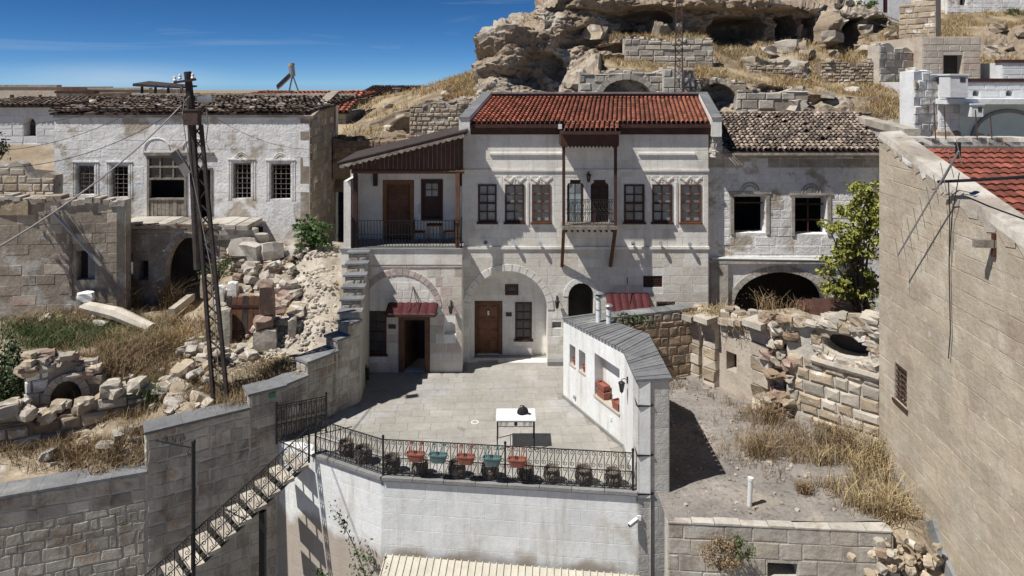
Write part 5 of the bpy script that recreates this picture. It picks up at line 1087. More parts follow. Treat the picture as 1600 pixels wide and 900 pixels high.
# gate
ga, gb = Vector((PX(433, 20.9), 20.85, 0)), Vector((-5.85, 21.5, 0))
gt_ = railing('iron_gate', 'black iron gate with scroll bars at the head of the outer stairs', ga, gb, 1.15, .15, (0, 1), cat='gate')
# ------------------------------------------------------------------ outer stairs
st_ = thing('floating_stairs', 'flight of cantilevered stone steps on a steel stringer going down outside the terrace', 'stairs', (-6.5, 19.6, -.5))
for k in range(15):
    p = Vector((-5.98 - .3 * k, 20.05 - .3 * k, -.2 * (k + 1))); a = Vector((-.235, -.235, 0)); b = Vector((-.68, .68, 0)); d = Vector((0, 0, -.10))
    P = [p, p + b, p + a + b, p + a]; j = [Vector((rnd.uniform(-.015, .015), rnd.uniform(-.015, .015), 0)) for _ in P]; P = [q + jj for q, jj in zip(P, j)]
    mb = MB(); mb.hexa([q + d for q in P[::-1]] + P[::-1]); mb.build('step', M_pale, st_)
for off in (.30, .70): o_ = Vector((-.707, .707, 0)) * off; mb = MB(); mb.bar(Vector((-5.9, 19.95, -.30)) + o_, Vector((-10.3, 15.55, -3.23)) + o_, .05, .10); mb.build('stringer', M_iron, st_)
mb = MB(); mb.bar((-6.98, 19.12, -5.1), (-6.98, 19.12, -.98), .16); mb.build('column', M_iron, st_)
railing('stair_railing', 'sloping black iron railing with scrolls down the outer stairs', (-5.95, 20.02, -.1), (-5.95 - 4.4, 20.02 - 4.4, -3.03), 1.0, .205, (0, 1), cat='railing')
t = thing('iron_post', 'tall black iron post with a scrolled arm reaching to the stepped stone wall', 'post', (-8.28, 17.75, -5.1)); tz = PZ(693, 17.75)
mb = MB(); mb.tube([(-8.28, 17.75, -5.1), (-8.28, 17.75, tz)], .05, 10); mb.lathe((-8.28, 17.75, tz), [(.05, 0), (.06, .02), (.05, .08), (0, .11)], 8); mb.build('pole', M_iron, t)
wq = Fr(W2, Wd).p(.25, .95, .05); pt = Vector((-8.28, 17.75, tz - .12)); mb = MB(); mb.bar(pt, wq, .03)
dr = (wq - pt)
for k in range(3):
    c = pt + dr * (.3 + .22 * k) + Vector((0, 0, .12)); pts = [c + dr.normalized() * (r_ * math.cos(a)) + Vector((0, 0, r_ * math.sin(a))) for r_, a in zip(np.linspace(.02, .13, 20), np.linspace(0, 9 + k, 20))]; mb.tube(pts, .011, 4)
c = pt + Vector((0, 0, -.18)) + dr * .1; mb.tube([c + dr.normalized() * (r_ * math.cos(a)) + Vector((0, 0, r_ * math.sin(a))) for r_, a in zip(np.linspace(.02, .14, 20), np.linspace(0, 9, 20))], .011, 4); mb.build('scroll_arm', M_iron, t)
# lower white wall shed roof
t = thing('shed_roof', 'cream ribbed sheet metal roof below the terrace wall at the bottom', 'roof', (0, 18, -2.3)); n = 36
for k in range(n):
    s0, s1 = k / n, (k + 1) / n; bk = lambda s_: Vector((-3.5 + 6.9 * s_, 18.86 - .72 * s_, -2.02 - .06 * s_)); fr__ = lambda s_: bk(s_) + Vector((-.12, -1.5, -.42)); a, b, c, d = bk(s0), bk(s1), fr__(s1), fr__(s0); mb = MB(); e = Vector((.03, 0, 0))
    mb.add([a, b, c, d, a + Vector((0, 0, .035)), d + Vector((0, 0, .035)), a + e + Vector((0, 0, .035)), d + e + Vector((0, 0, .035)), a + e, d + e], [(8, 1, 2, 9), (0, 4, 5, 3), (4, 6, 7, 5), (6, 8, 9, 7)]); mb.build('roof_panel', M_cream, t)
mb = MB(); mb.hexa([Vector((-3.4, 17.45, -5.1)), Vector((3.2, 16.8, -5.1)), Vector((3.3, 18.1, -5.1)), Vector((-3.3, 18.7, -5.1)), Vector((-3.4, 17.45, -2.5)), Vector((3.2, 16.8, -2.6)), Vector((3.3, 18.1, -2.2)), Vector((-3.3, 18.7, -2.15))]); mb.build('shed_wall', M_cream, t)
# climbing rose
t = thing('climbing_rose', 'thin climbing rose with dark leaves leaning left against the white terrace wall', 'plant', V(578, 905, 18.3)); pts = [V(580, 930, 18.3), V(566, 885, 18.4), V(552, 850, 18.5), V(540, 826, 18.6), V(530, 805, 18.7), V(518, 793, 18.8)]
mb = MB(); mb.tube(pts, [.02, .018, .014, .010, .008, .004], 5); mb.build('stem', M_bark, t); lp = []
for k in range(150):
    s_ = rnd.uniform(0, 4.99); i = int(s_); q = pts[i].lerp(pts[i + 1], s_ - i); r_ = .07 if s_ > 1.6 else .16; lp.append(q + Vector((rnd.gauss(0, r_), rnd.gauss(0, r_), rnd.gauss(0, r_))))
for k in range(160): lp.append(V(568, 880, 18.4) + Vector((rnd.gauss(0, .2), rnd.gauss(0, .12), rnd.gauss(-.05, .25))))
v, f, tt = leaves([tuple(q) for q in lp], .05); np_mesh('foliage', v, f, M_leafd, t, tt)
shrub('courtyard_plant', 'leafy green potted plant in the shaded corner by the wing window', 'plant', (PX(566, 24.6) + .05, 24.9, .0), (.25, .2, .38), 160, .07, M_leafd, sub=8)
shrub('wall_shrub', 'small dark shrub at the bottom left of the white terrace wall', 'plant', V(508, 925, 18.9), (.4, .3, .3), 200, .05, M_leafd, sub=8)
# ------------------------------------------------------------------ ruined yard on the right
ypoly = [(4.2, 17.05), (9.5, 16.6), (10.9, 17), (11.2, 26), (4, 26)]
def field(cps, power=2.2):
    cps = np.array(cps, float)
    def z(x, y):
        x, y = np.asarray(x, float), np.asarray(y, float); d = (x[..., None] - cps[:, 0]) ** 2 + (y[..., None] - cps[:, 1]) ** 2 + .05; w_ = d ** (-power); return (w_ * cps[:, 2]).sum(-1) / w_.sum(-1)
    return z
def ground_grid(name, x0, x1, y0, y1, st, zf, keep, m, amp=.04, sc=1.2, oc=4):
    xs = np.arange(x0, x1 + st, st); ys = np.arange(y0, y1 + st, st); X, Y_ = np.meshgrid(xs, ys); Z = zf(X, Y_); Z = Z + fbm(np.stack([X * sc, Y_ * sc, X * 0 + 3], -1), oc, 8) * amp
    Pn = np.stack([X, Y_, Z], -1); nr_, nc_ = X.shape; ii = np.arange(nr_ * nc_).reshape(nr_, nc_); f = np.stack([ii[:-1, :-1], ii[:-1, 1:], ii[1:, 1:], ii[1:, :-1]], -1).reshape(-1, 4); c = Pn.reshape(-1, 3)[f].mean(1); k_ = keep(c[:, 0], c[:, 1]); return tag(np_mesh(name, Pn.reshape(-1, 3), f[k_], m, smooth=True), kind='structure')
zyard = field([(4.5, 17.2, 0), (9, 17, 0), (6, 20, 0), (4.5, 25, .05), (8, 23.5, .12), (9.8, 21, .35), (10.4, 19, .15), (10.2, 17.2, -.3), (7, 18, 0), (8.5, 20, .08), (7.3, 25, .2)])
ground_grid('yard', 3.9, 11.3, 17.15, 26.2, .12, zyard, lambda x, y: x > 3.9, M_gravel, .025, 2.0)
# front wall of the yard
yw = thing('yard_front_wall', 'low rough block wall in front of the gravel yard with a square black hole', 'wall', (7, 17, -5))
yf = Fr((3.9, 17.12), (9.35, 16.75)); hole = yf.rect(1199, 1246, 879, 902); hole[0] = (hole[0][0], hole[0][1] - .05)
wall('wall', yf, [(0, -5.1), (yf.L, -5.1), (yf.L, -.03), (0, -.03)], [hole], .5, M_mortar, yw)
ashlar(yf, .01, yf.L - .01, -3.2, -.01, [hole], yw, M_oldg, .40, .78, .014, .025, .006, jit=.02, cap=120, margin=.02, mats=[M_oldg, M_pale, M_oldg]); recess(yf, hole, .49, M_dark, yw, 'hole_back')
mb = MB(); u = 0
while u < yf.L - .1: e = min(u + rnd.uniform(.5, .9), yf.L); mb = MB(); frbox(mb, yf, u + .01, e - .01, -.02 , .012 + rnd.uniform(0, .02), -.16 - rnd.uniform(0, .1), .03); mb.build('top_stone', M_oldg, yw); u = e
# brown block wall, coping
bw = thing('brown_block_wall', 'brown cut block wall with grey coping closing the yard in front of the houses', 'wall', (5, 25, 0))
bf = Fr((2.95, 24.35), (7.0, 25.35)); zt0, zt1 = 2.50, 2.62
wall('wall', bf, [(0, -.1), (bf.L, -.1), (bf.L, zt1), (0, zt0)], [], .45, M_mortar, bw); ashlar(bf, .9, bf.L - .01, -.05, 2.3, [], bw, M_brown, .36, .44, .05, .05, .014, jit=.02, hv=.15, cap=80, tintv=1)
ashlar(bf, .5, bf.L - .01, 2.3, zt1 - .01, [], bw, M_oldg, .3, .3, .05, .06, .014, jit=.02, cap=40)
for k in range(7): mb = MB(); u0, u1 = bf.L * k / 7 + .006, bf.L * (k + 1) / 7 - .006; z0 = zt0 + (zt1 - zt0) * k / 7; frbox(mb, bf, u0, u1, z0 + .03, z0 + .10, -.5, .05); mb.build('coping_stone', M_slate, bw)
# pilastered ruin wall
rw = thing('pilaster_ruin', 'pale ruined interior wall with tall pilasters, arch stubs and two square recesses', 'ruin', (8, 23.5, 0))
rf = Fr((6.72, 25.35), (8.85, 22.3)); q1 = rf.rect(1135, 1151, 574, 612); q2 = rf.rect(1185, 1206, 590, 630); q1 = [(q1[0][0], .9), (q1[1][0], .9), (q1[1][0], 1.55), (q1[0][0], 1.55)]; q2 = [(q2[0][0], .75), (q2[1][0], .75), (q2[1][0], 1.45), (q2[0][0], 1.45)]
top_ = lambda u: 2.3 + .23 * u + .12 * math.sin(u * 5) + .1 * math.sin(u * 13 + 1)
pts = [(u, top_(u)) for u in np.linspace(rf.L, 0, 26)]
wall('wall', rf, [(0, -.1), (rf.L, -.1)] + pts, [q1, q2], .5, M_tan, rw); recess(rf, q1, .45, M_dark, rw); recess(rf, q2, .45, M_dark, rw)
M_pink2 = M_tan
for (ua, ub, dd) in ((.02, .42, .16), (.62, 1.18, .22), (2.72, 3.4, .30)):
    n = 5
    for k in range(n):
        zs_ = 1.75 + .23 * ua; z0, z1 = zs_ * k / n, zs_ * (k + 1) / n - .006; mb = MB(); slab(mb, rf, ua, ub, z0, z1, dd, .02, .008); mb.build('pilaster_block', M_ochre if k % 2 else M_tan, rw)
    for k in range(4):                          # springing of the lost vault: blocks leaning out
        z0 = zs_ + .2 * k; o_ = dd + .05 * k * k; mb = MB(); frbox(mb, rf, ua - .02, ub + .02, z0, z0 + .195, -.02, o_ + .02); mb.build('springer_block', M_pale if k > 1 else M_tan, rw)
for k in range(6):
    u = 1.3 + k * .24; mb = MB(); z0 = 1.75 + .23 * u; n = 4
    for i in range(3): mb = MB(); frbox(mb, rf, u, u + .23, z0 + .22 * i, z0 + .22 * i + .21, -.02, .03 + .05 * i * i * (1 + .4 * math.sin(k))); mb.build('vault_stone', M_ochre if (i + k) % 2 else M_tan, rw)
for k in range(34): u = rnd.uniform(0, rf.L); c = rf.p(u, top_(u) + rnd.uniform(.0, .22), -rnd.uniform(.05, .45)); mb = MB(); mb.rock(c, rnd.uniform(.1, .24), rnd.uniform(.1, .2), rnd.uniform(.08, .15), rnd.uniform(0, 3)); mb.build('stone', M_pale if k % 2 else M_ochre, rw)
# mound and stone wall with the oval hole
ow = thing('oval_hole_ruin', 'rough stone ruin with a wide black oval opening beside the tall gable', 'ruin', (10, 21, 0))
of = Fr((8.85, 22.0), (10.85, 20.05)); zt = lambda u: 3.15 + .34 * u + .08 * math.sin(u * 5)
ov = of.hit(1321, 543); ou, oz = ov; oru = (of.hit(1357, 543)[0] - of.hit(1284, 543)[0]) / 2; orz = .37
oval = [(ou + oru * math.cos(t), oz + orz * math.sin(t) * (1 if math.sin(t) > 0 else .8)) for t in np.linspace(0, 2 * math.pi, 25)[:-1]]
pts = [(u, zt(u)) for u in np.linspace(of.L, 0, 20)]
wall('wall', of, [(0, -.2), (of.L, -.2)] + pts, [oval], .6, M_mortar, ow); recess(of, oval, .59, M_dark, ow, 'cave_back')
ashlar(of, .02, of.L - .02, -.1, oz - .62, [oval], ow, M_ochre, .36, .55, .07, .07, .014, jit=.035, hv=.2, cap=120, tintv=1, mats=[M_ochre, M_pale, M_ochre], rg=random.Random(11))
for t in np.linspace(0, 2 * math.pi, 30)[:-1]:
    for rr_ in (1.12,):
        u = ou + (oru * rr_ + .12) * math.cos(t); z = oz + (orz * rr_ + .13) * math.sin(t)
        if 0 < u < of.L: mb = MB(); mb.rock(of.p(u, z, -.03), rnd.uniform(.13, .22), .12, rnd.uniform(.10, .18), math.atan2(of.d.y, of.d.x), jit=.3); mb.build('stone', rnd.choice([M_ochre, M_pale]), ow)
for k in range(5):
    u = ou - oru + k * oru * .5; mb = MB(); mb.tube([of.p(u - .3, oz - .60, .06), of.p(u + .3, oz - .62, .06)], .12, 7); mb.build('rounded_ledge', M_pale, ow)
for k in range(60):
    u = rnd.uniform(0, of.L); z = rnd.uniform(oz + .55, zt(u) + .12); mb = MB(); mb.rock(of.p(u, z, rnd.uniform(-.15, .08)), rnd.uniform(.15, .3), .18, rnd.uniform(.10, .18), math.atan2(of.d.y, of.d.x) + rnd.uniform(-.2, .2), jit=.3); mb.build('stone', rnd.choice([M_ochre, M_pale, M_pale]), ow)
for k in range(70):                              # ragged broken edge on its left
    z = rnd.uniform(.1, 3.6); w_ = .45 - .08 * z; c = of.p(-.15 + rnd.uniform(-.5, .35), z, rnd.uniform(-.3, .12)); mb = MB(); mb.rock(c, rnd.uniform(.12, .28), rnd.uniform(.12, .24), rnd.uniform(.09, .18), rnd.uniform(0, 3), jit=.3); mb.build('stone', rnd.choice([M_ochre, M_pale, M_red_st, M_brown]), ow)
mb = MB(); prismz(mb, [tuple(of.p(0, 0, -.6))[:2], tuple(of.p(of.L, 0, -.6))[:2], (11.2, 25.6), (8.6, 25.4)], [0] * 4, [2.6, 3.0, 2.4, 2.0]); mb.build('fill', M_soil, ow)
# collapsed dark roof at the back of it
t = thing('collapsed_roof', 'dark collapsed sheet roof with red tiles showing under the fig tree', 'roof', (10, 24, 3.5)); 
for k in range(9): mb = MB(); a = V(1262 + 12 * k, 498 - k * .8, 23.6); mb.bar(a, a + Vector((.5, 1.6, .12 + .02 * (k % 3))), .34, .04); mb.build('roof_sheet', M_awn if k == 0 else M_wood, t)
mb = MB(); mb.bar(V(1258, 503, 23.4), V(1385, 494, 23.2), .10); mb.build('beam', M_pole, t)
mb = MB(); prismz(mb, [(8.9, 23.6), (11.2, 23.4), (11.3, 26.8), (8.5, 26.8)], [0] * 4, [2.3, 2.4, 2.2, 2.0]); mb.build('fill', M_soil, t)
# white pipe, weeds
Yp = 11 * F / (790 - HY); t = thing('white_pipe', 'white plastic vent pipe standing upright in the gravel yard', 'pipe', (PX(1171, Yp), Yp, 0)); c = ORG[t.name]
mb = MB(); mb.tube([c, c + Vector((.03, 0, .70))], .062, 14); mb.build('pipe', M_pipe, t); mb = MB(); mb.tube([c + Vector((.03, 0, .66)), c + Vector((.032, 0, .73))], .075, 14); mb.build('socket', M_pipe, t)
for k in range(40):
    px, py = rnd.uniform(1060, 1240), rnd.uniform(600, 700); Y = 11 * F / (py - HY)
mbs = MB()
for k in range(260):
    x, y = rnd.uniform(4.4, 10), rnd.uniform(17.3, 25); s_ = rnd.uniform(.012, .05) * (2.2 if rnd.random() < .05 else 1); mbs.cur = rnd.uniform(-1, 1); mbs.rock((x, y, float(zyard(np.array(x), np.array(y))) + s_ * .3), s_, s_, s_ * .7, rnd.uniform(0, 3), jit=.3)
tag(mbs.build('pebbles', M_pale), 'loose pale stones scattered over the gravel yard', 'pebbles', kind='stuff')
def zy(x, y): return float(zyard(np.array(x), np.array(y)))
gp = []
for (px, py, sp_, n) in [(1240, 700, 55, 520), (1180, 640, 30, 200), (1330, 740, 40, 420), (1300, 690, 50, 400), (1360, 700, 18, 200), (1100, 605, 30, 200), (1080, 600, 20, 120), (1385, 790, 30, 260), (1410, 820, 22, 200), (1150, 612, 26, 100)]:
    for k in range(n):
        qx, qy = rnd.gauss(px, sp_), rnd.gauss(py, sp_ * .45); Y = 11 * F / max(qy - HY, 420)
        x = PX(qx, Y)
        if x < 4.4 or x > 10.55 - .06 * (19 - Y) or Y < 17.3: continue
        if vnoise(np.array([x * 1.1, Y * 1.1, 2.2])) < -.15: continue
        if (x - rf.a.x) * rf.n.x + (Y - rf.a.y) * rf.n.y < .1 and Y > 22.3: continue
        if (x - of.a.x) * of.n.x + (Y - of.a.y) * of.n.y < .15: continue
        gp.append((x, Y, zy(x, Y)))
v, f, tt = blades(gp, .30, .8, .008, 5, .07); tag(np_mesh('dry_grass', v, f, M_straw2, None, tt), 'brown dry weeds growing over the right side of the gravel yard', 'weeds', kind='stuff')
gp2 = [p for p in gp if rnd.random() < .4 and p[0] > 8.6 - .0 and p[1] < 19.8]; v, f, tt = blades(gp2, .5, .8, .010, 5, .08); tag(np_mesh('dry_grass', v, f, M_straw, None, tt), 'tall yellow straw grass along the foot of the tall gable', 'grass', kind='stuff')
yl = [(1200, 668, .75, .5, M_straw2, 'tall brown weed bush in the yard nearest the pilastered ruin'), (1186, 715, .65, .45, M_straw2, 'brown weed clump left of the weeds in the middle of the gravel yard'), (1228, 650, .95, .45, M_weed, 'green weed growing at the foot of the pilaster corner'), (1255, 770, .30, .2, M_straw2, 'small lone dry weed on the bare gravel right of the white pipe'), (1365, 730, .85, .5, M_straw, 'tall straw clump against the foot of the oval hole ruin'), (1388, 805, 1.0, .45, M_straw, 'bright yellow straw tuft at the foot of the tall gable'), (1320, 715, .7, .5, M_straw2, 'brown weed clump in front of the oval hole ruin')]
for px, py, h_, r_, m_, l_ in yl:
    Y = 11 * F / (py - HY); x = PX(px, Y); tuft('weed_clump', l_, (x, Y, zy(x, Y) - .02), h_, r_, 170, m_, group='weeds in the gravel yard')
tag(shrub('wall_bush', 'grey brown dry bush hanging over the front wall of the gravel yard', 'bush', V(1125, 892, 16.6), (.62, .35, .45), 1500, .035, M_straw2, sub=20), None)
shrub('green_bush', 'small green bush beside the dry one on the yard front wall', 'bush', V(1158, 880, 16.55), (.28, .25, .35), 500, .035, M_weed, sub=12)
for k in range(5): q = V(1075 + k * 24, 486, 24.9); 
tuft('weed_clump', 'straw tuft draping over the left pilaster top of the ruin wall', rf.p(.9, 2.45, -.1), .45, .55, 260, M_straw, lean=1.4, group='weeds on the ruin wall tops'); tuft('weed_clump', 'straw tuft on the middle of the ruin wall top', rf.p(2.0, 2.45, -.2), .45, .6, 260, M_straw, lean=1.4, group='weeds on the ruin wall tops'); tuft('weed_clump', 'yellow tuft on the right end of the brown block wall', bf.p(bf.L - .5, 2.35, .05), .35, .35, 200, M_straw, lean=1.5, group='weeds on the ruin wall tops')
tuft('weed_clump', 'tall dry stalks standing in front of the dark arch of the weathered house', V(1200, 486, 24.6), .6, .7, 70, M_straw2, lean=.7, group='weeds on the ruin wall tops'); tuft('weed_clump', 'dry stalks near the right end of the ruin, before the arch', V(1250, 488, 24.2), .45, .5, 60, M_straw2, lean=.7, group='weeds on the ruin wall tops')
hp = thing('stone_heap', 'heap of broken stones and dirt at the foot of the gable, bottom right', 'rubble', (9.8, 16.6, -1))
for k in range(80):
    px, py = rnd.gauss(1415, 26), rnd.uniform(842, 935); Y = 16.6 + rnd.uniform(-.4, .2); c = V(px, py, Y); s_ = rnd.uniform(.05, .15); mb = MB(); mb.rock(c, s_, s_ * .8, s_ * .7, rnd.uniform(0, 3), rnd.uniform(-.4, .4), jit=.2); mb.build('stone', rnd.choice([M_ochre, M_ochre, M_pale, M_brown]), hp)
ground_grid('embankment', 9.2, 11.5, 13.5, 17.2, .15, lambda x, y: -.1 - (17.2 - y) * .75 - .4 * (x < 9.5), lambda x, y: x > 0, M_soil, .12, 1.6)
# ------------------------------------------------------------------ tall gable building
gbld = thing('gable_building', 'tall windowless tan stone gable with a red tile roof at the right edge', 'building', (11, 17, 0))
gx = lambda Y: 10.68 - .07 * (19.6 - Y)
gf = Fr((gx(19.9), 19.9), (gx(9.5), 9.5)); pr_ = lambda u: 9.42 - (u) * .275
wg = gf.rect(1398, 1417, 565, 640)
wall('wall', gf, [(0, -5.1), (gf.L, -5.1), (gf.L, pr_(gf.L)), (0, pr_(0))], [wg], .6, M_gable, gbld)
ashlar(gf, .01, 7.6, -1.6, 9.3, [wg], gbld, M_gable, .42, .68, .008, .014, .003, jit=.014, hv=.12, top=lambda u: pr_(u) - .02, cap=280, skip=.12, margin=.02, rg=random.Random(5))
recess(gf, wg, .5, M_dark, gbld, 'window_back')
for k in range(4): mb = MB(); u = wg[0][0] + (k + .5) * (wg[1][0] - wg[0][0]) / 4; mb.bar(gf.p(u, wg[0][1], -.06), gf.p(u, wg[2][1], -.06), .03); mb.build('window_bar', M_rust, gbld)
for k in range(7): mb = MB(); z = wg[0][1] + (k + .5) * (wg[2][1] - wg[0][1]) / 7; mb.bar(gf.p(wg[0][0], z, -.04), gf.p(wg[1][0], z, -.04), .03); mb.build('window_bar', M_rust, gbld)
mb = MB(); frbox(mb, gf, wg[0][0] - .07, wg[1][0] + .07, wg[0][1] - .08, wg[0][1] - .001, -.2, .05); mb.build('sill', M_wood, gbld)
u = 0                                            # parapet: weathered cement band with a flaking pale edge
while u < 9:
    e = u + rnd.uniform(.2, .7); mb = MB(); P = gf.p; z0, z1 = pr_(u), pr_(e)
    mb.hexa([P(u, z0 - .02, .03), P(e, z1 - .02, .03), P(e, z1 - .02, -.62), P(u, z0 - .02, -.62), P(u, z0 + .16, -.02), P(e, z1 + .16, -.02), P(e, z1 + .20, -.62), P(u, z0 + .20, -.62)]); mb.build('parapet_stone', M_oldg, gbld)
    mb = MB(); k_ = min(z0, z1); w0_ = rnd.uniform(.02, .16); mb.add([P(u, z0, .03), P(e, z1, .03), P(e, z1 - w0_, .02), P((u + e) / 2, k_ - w0_ - rnd.uniform(-.03, .10), .025), P(u, z0 - rnd.uniform(.03, .2), .02)], [(4, 3, 2, 1, 0)]); mb.build('render_flake', rnd.choice([M_oldw, M_gable, M_pale]), gbld); u = e
# cement skirt at the foot
mb = MB(); P = gf.p; pts = [(u_, -5) for u_ in (0, 9)] + [(9, -1.2)] + [(9 - .5 * k, -1.0 + .12 * k * .5 + .22 * math.sin(k * 1.7) + (.25 if k % 3 == 0 else 0)) for k in range(1, 18)] + [(0, .35)]; wall_mb(mb, gf, pts, [], .09, .085); mb.build('cement_skirt', M_cement, gbld)
mb = MB(); b0, b1 = gf.p(.02, -5, -.6), gf.p(.02, 9.3, -6); mb.hexa([Vector((b0.x, 19.3, -5)), Vector((18, 19.3, -5)), Vector((18, 19.9, -5)), Vector((b0.x, 19.9, -5)), Vector((b0.x, 19.3, 9.25)), Vector((18, 19.3, 9.25)), Vector((18, 19.9, 9.25)), Vector((b0.x, 19.9, 9.25))]); mb.build('outer_wall', M_oldg, gbld)
for k in range(16): mb = MB(); mb.rock((gx(19.7) + .3 + .45 * k, 19.6, 9.34), .24, .3, .13, rnd.uniform(-.1, .1), jit=.14); mb.build('ridge_stone', M_oldg, gbld)
RO2 = Vector((gx(10) + .5, 9.5, pr_(gf.L) - .15)); RS2 = Vector((.75, 9.7, pr_(0) - pr_(gf.L) - .05))
deck(gbld, M_deck, RO2, (1, 0, 0), 9, RS2)
def flat_tiles(parent, m, O, U, L, S, wd, ln):
    O, U, S = Vector(O), Vector(U).normalized(), Vector(S); N = U.cross(S).normalized(); nu = int(L / wd); nv = int(S.length / ln); Sd = S.normalized(); big = MB()
    cells = [(i, j) for j in range(nv) for i in range(nu)]; shown = []
    for i, j in cells:
        p = O + U * (wd * i) + Sd * (ln * j) + N * .02; c = rnd.uniform(-1, 1); px = 800 + F * p.x / p.y; py = HY + F * (H - p.z) / p.y; mb = MB(); mb.cur = c; lift = N * (.045 + rnd.uniform(0, .01))
        vs = []
        for s_, l_ in ((-.12, 1), (1.0, .15)):
            for k in range(5): t = k / 4; vs.append(p + U * (wd * t * .985) + Sd * (ln * s_) + N * (.035 * math.sin(math.pi * t) ** 1.0 * (1 if True else 0)) + lift * l_)
        vs += [q - N * .03 for q in vs[:5]]; mb.add(vs, [(0, 1, 6, 5), (1, 2, 7, 6), (2, 3, 8, 7), (3, 4, 9, 8), (10, 11, 1, 0), (11, 12, 2, 1), (12, 13, 3, 2), (13, 14, 4, 3)])
        if 1430 < px < 1640 and py > 205 and len(shown) < 280: mb.build('roof_tile', m, parent); shown.append(1)
        else: big.cur = c; big.add(mb.v, mb.f)
    big.build('roof_tiles', m, parent, kind='stuff')
flat_tiles(gbld, M_flat_tile, RO2, (1, 0, 0), 8.5, RS2, .24, .34)
t = thing('timber_stub', 'old timber beam end sticking out high on the tan gable', 'beam', V(1546, 380, gf.a.y)); u, z = gf.hit(1556, 381)
mb = MB(); mb.bar(gf.p(u, z, -.3), gf.p(u - .05, z, .42), .13, .17); mb.build('beam_end', M_greyw, t); mb = MB(); mb.bar(gf.p(u, z - .28, .03), gf.p(u, z + .22, .03), .08, .08); mb.build('cleat', M_wood, t)
# antenna on a boom
def GV(px, py, f=.97): u_, z_ = gf.hit(px, py); return V(px, py, gf.p(u_, z_).y * f)
t = thing('tv_antenna', 'long dipole television antenna hanging down in front of the tan gable', 'antenna', V(1470, 283, 17.2)); a, b = GV(1498, 236, .96), GV(1403, 399, .955)
mb = MB(); mb.tube([a, b], .022, 6); mb.build('boom', M_steel, t)
for k in range(10): c = a.lerp(b, k / 9.0); w_ = .30 + .02 * k; mb = MB(); mb.tube([c + Vector((-.10, -.05, w_)), c + Vector((.10, .05, -w_))], .009, 5); mb.build('dipole', M_steel, t)
mb = MB(); mb.tube([GV(1466, 284, .97), GV(1530, 281, .985), V(1625, 275, 13.5)], .035, 8); mb.build('support_arm', M_iron, t); mb = MB(); mb.tube([GV(1497, 222, .97), GV(1497, 246, .97)], .06, 8); mb.tube([GV(1470, 288, .97), GV(1498, 236, .97)], .02, 6); mb.build('mast_clamp', M_iron, t)
cb = MB(); cb.tube([GV(1482, 284, .985), GV(1484, 330, .99), GV(1483, 420, .992), GV(1485, 520, .992), GV(1482, 560, .992)], .013, 5); cb.tube([GV(1499, 270, .98), GV(1487, 340, .99), GV(1484, 400, .99)], .011, 5); tag(cb.build('hanging_cable', M_cable, None, V(1482, 284, 17)), 'black cables hanging from the antenna down the tan gable', 'cable')
for k, px in enumerate((1462, 1478, 1527, 1550)): 
    Y = 18.6; mb = MB(); mb.tube([V(px, 218, Y), V(px - 3, 160 + 6 * k, Y)], .016, 5); tag(mb.build('roof_rod', M_rust, None, V(px, 218, Y)), ['first thin rusty rod from the left above the red roof ridge', 'second thin rusty rod above the red roof ridge', 'third thin rusty rod above the red roof ridge, right of the clamp', 'rightmost thin rusty rod above the red roof ridge'][k], 'rod', 'thin rods above the red roof')
# fig tree
t = thing('fig_tree', 'yellow green leafy tree squeezed between the weathered house and the tan gable', 'tree', (PX(1345, 23.9), 23.9, 2.8)); base = ORG[t.name]
mb = MB(); L_ = []
for (px, py, rx_, rz__, n) in [(1330, 330, .5, .35, 700), (1322, 390, .6, .45, 900), (1340, 440, .8, .5, 900), (1305, 445, .5, .35, 500), (1352, 330, .75, .85, 1700), (1345, 380, .7, .6, 900), (1310, 355, .55, .28, 330), (1292, 348, .28, .18, 120), (1335, 420, .75, .5, 800), (1318, 455, .85, .35, 700), (1355, 460, .6, .4, 500), (1300, 405, .4, .2, 200), (1290, 425, .3, .15, 120), (1365, 300, .5, .35, 450), (1340, 295, .3, .25, 160)]:
    c = V(px, py, 24.0 + rnd.uniform(-.3, .4)); L_.append(clump_pts(c, (rx_, .55, rz__), n, 12, .30)); mb.tube([base, base.lerp(c, .5) + Vector((rnd.uniform(-.1, .1), 0, .2)), c], [.06, .035, .012], 5)
mb.build('trunk', M_bark, t); v, f, tt = leaves(np.concatenate(L_), .075); np_mesh('crown', v, f, M_leaf, t, tt)
# ------------------------------------------------------------------ left slope
def W_(px, py, Y): q = V(px, py, Y); return (q.x, q.y, q.z)
lcp = [W_(*a) for a in [(100,752,18.7),(0,772,18.2),(200,735,19.2),(-120,800,17.6),(-300,830,17.0),(215,672,19.9),(300,640,20.8),(400,600,21.9),(480,560,23),(520,500,24.5),(505,440,26.5),(500,392,29),(455,480,25.5),(420,560,23.3),(350,560,23.5),(290,560,23.5),(200,585,22.5),(150,545,23.5),(60,540,24),(250,500,27),(100,490,27),(300,478,28.6),(0,500,27),(30,640,21.5),(100,690,20.2),(0,705,19.6),(-200,700,20),(-200,560,25),(370,400,29.5),(430,390,29.5),(180,650,21),(250,600,22.3),(320,520,26),(372,432,27.2),(412,425,27.4),(440,450,26.6),(395,475,26.0),(360,480,26),(425,500,25.2)]]
zleft = field(lcp, 2.4)
pl = [W3, W2, Wd, W1, Wc, Wb, Wa, W0, (-5.5, 27)]
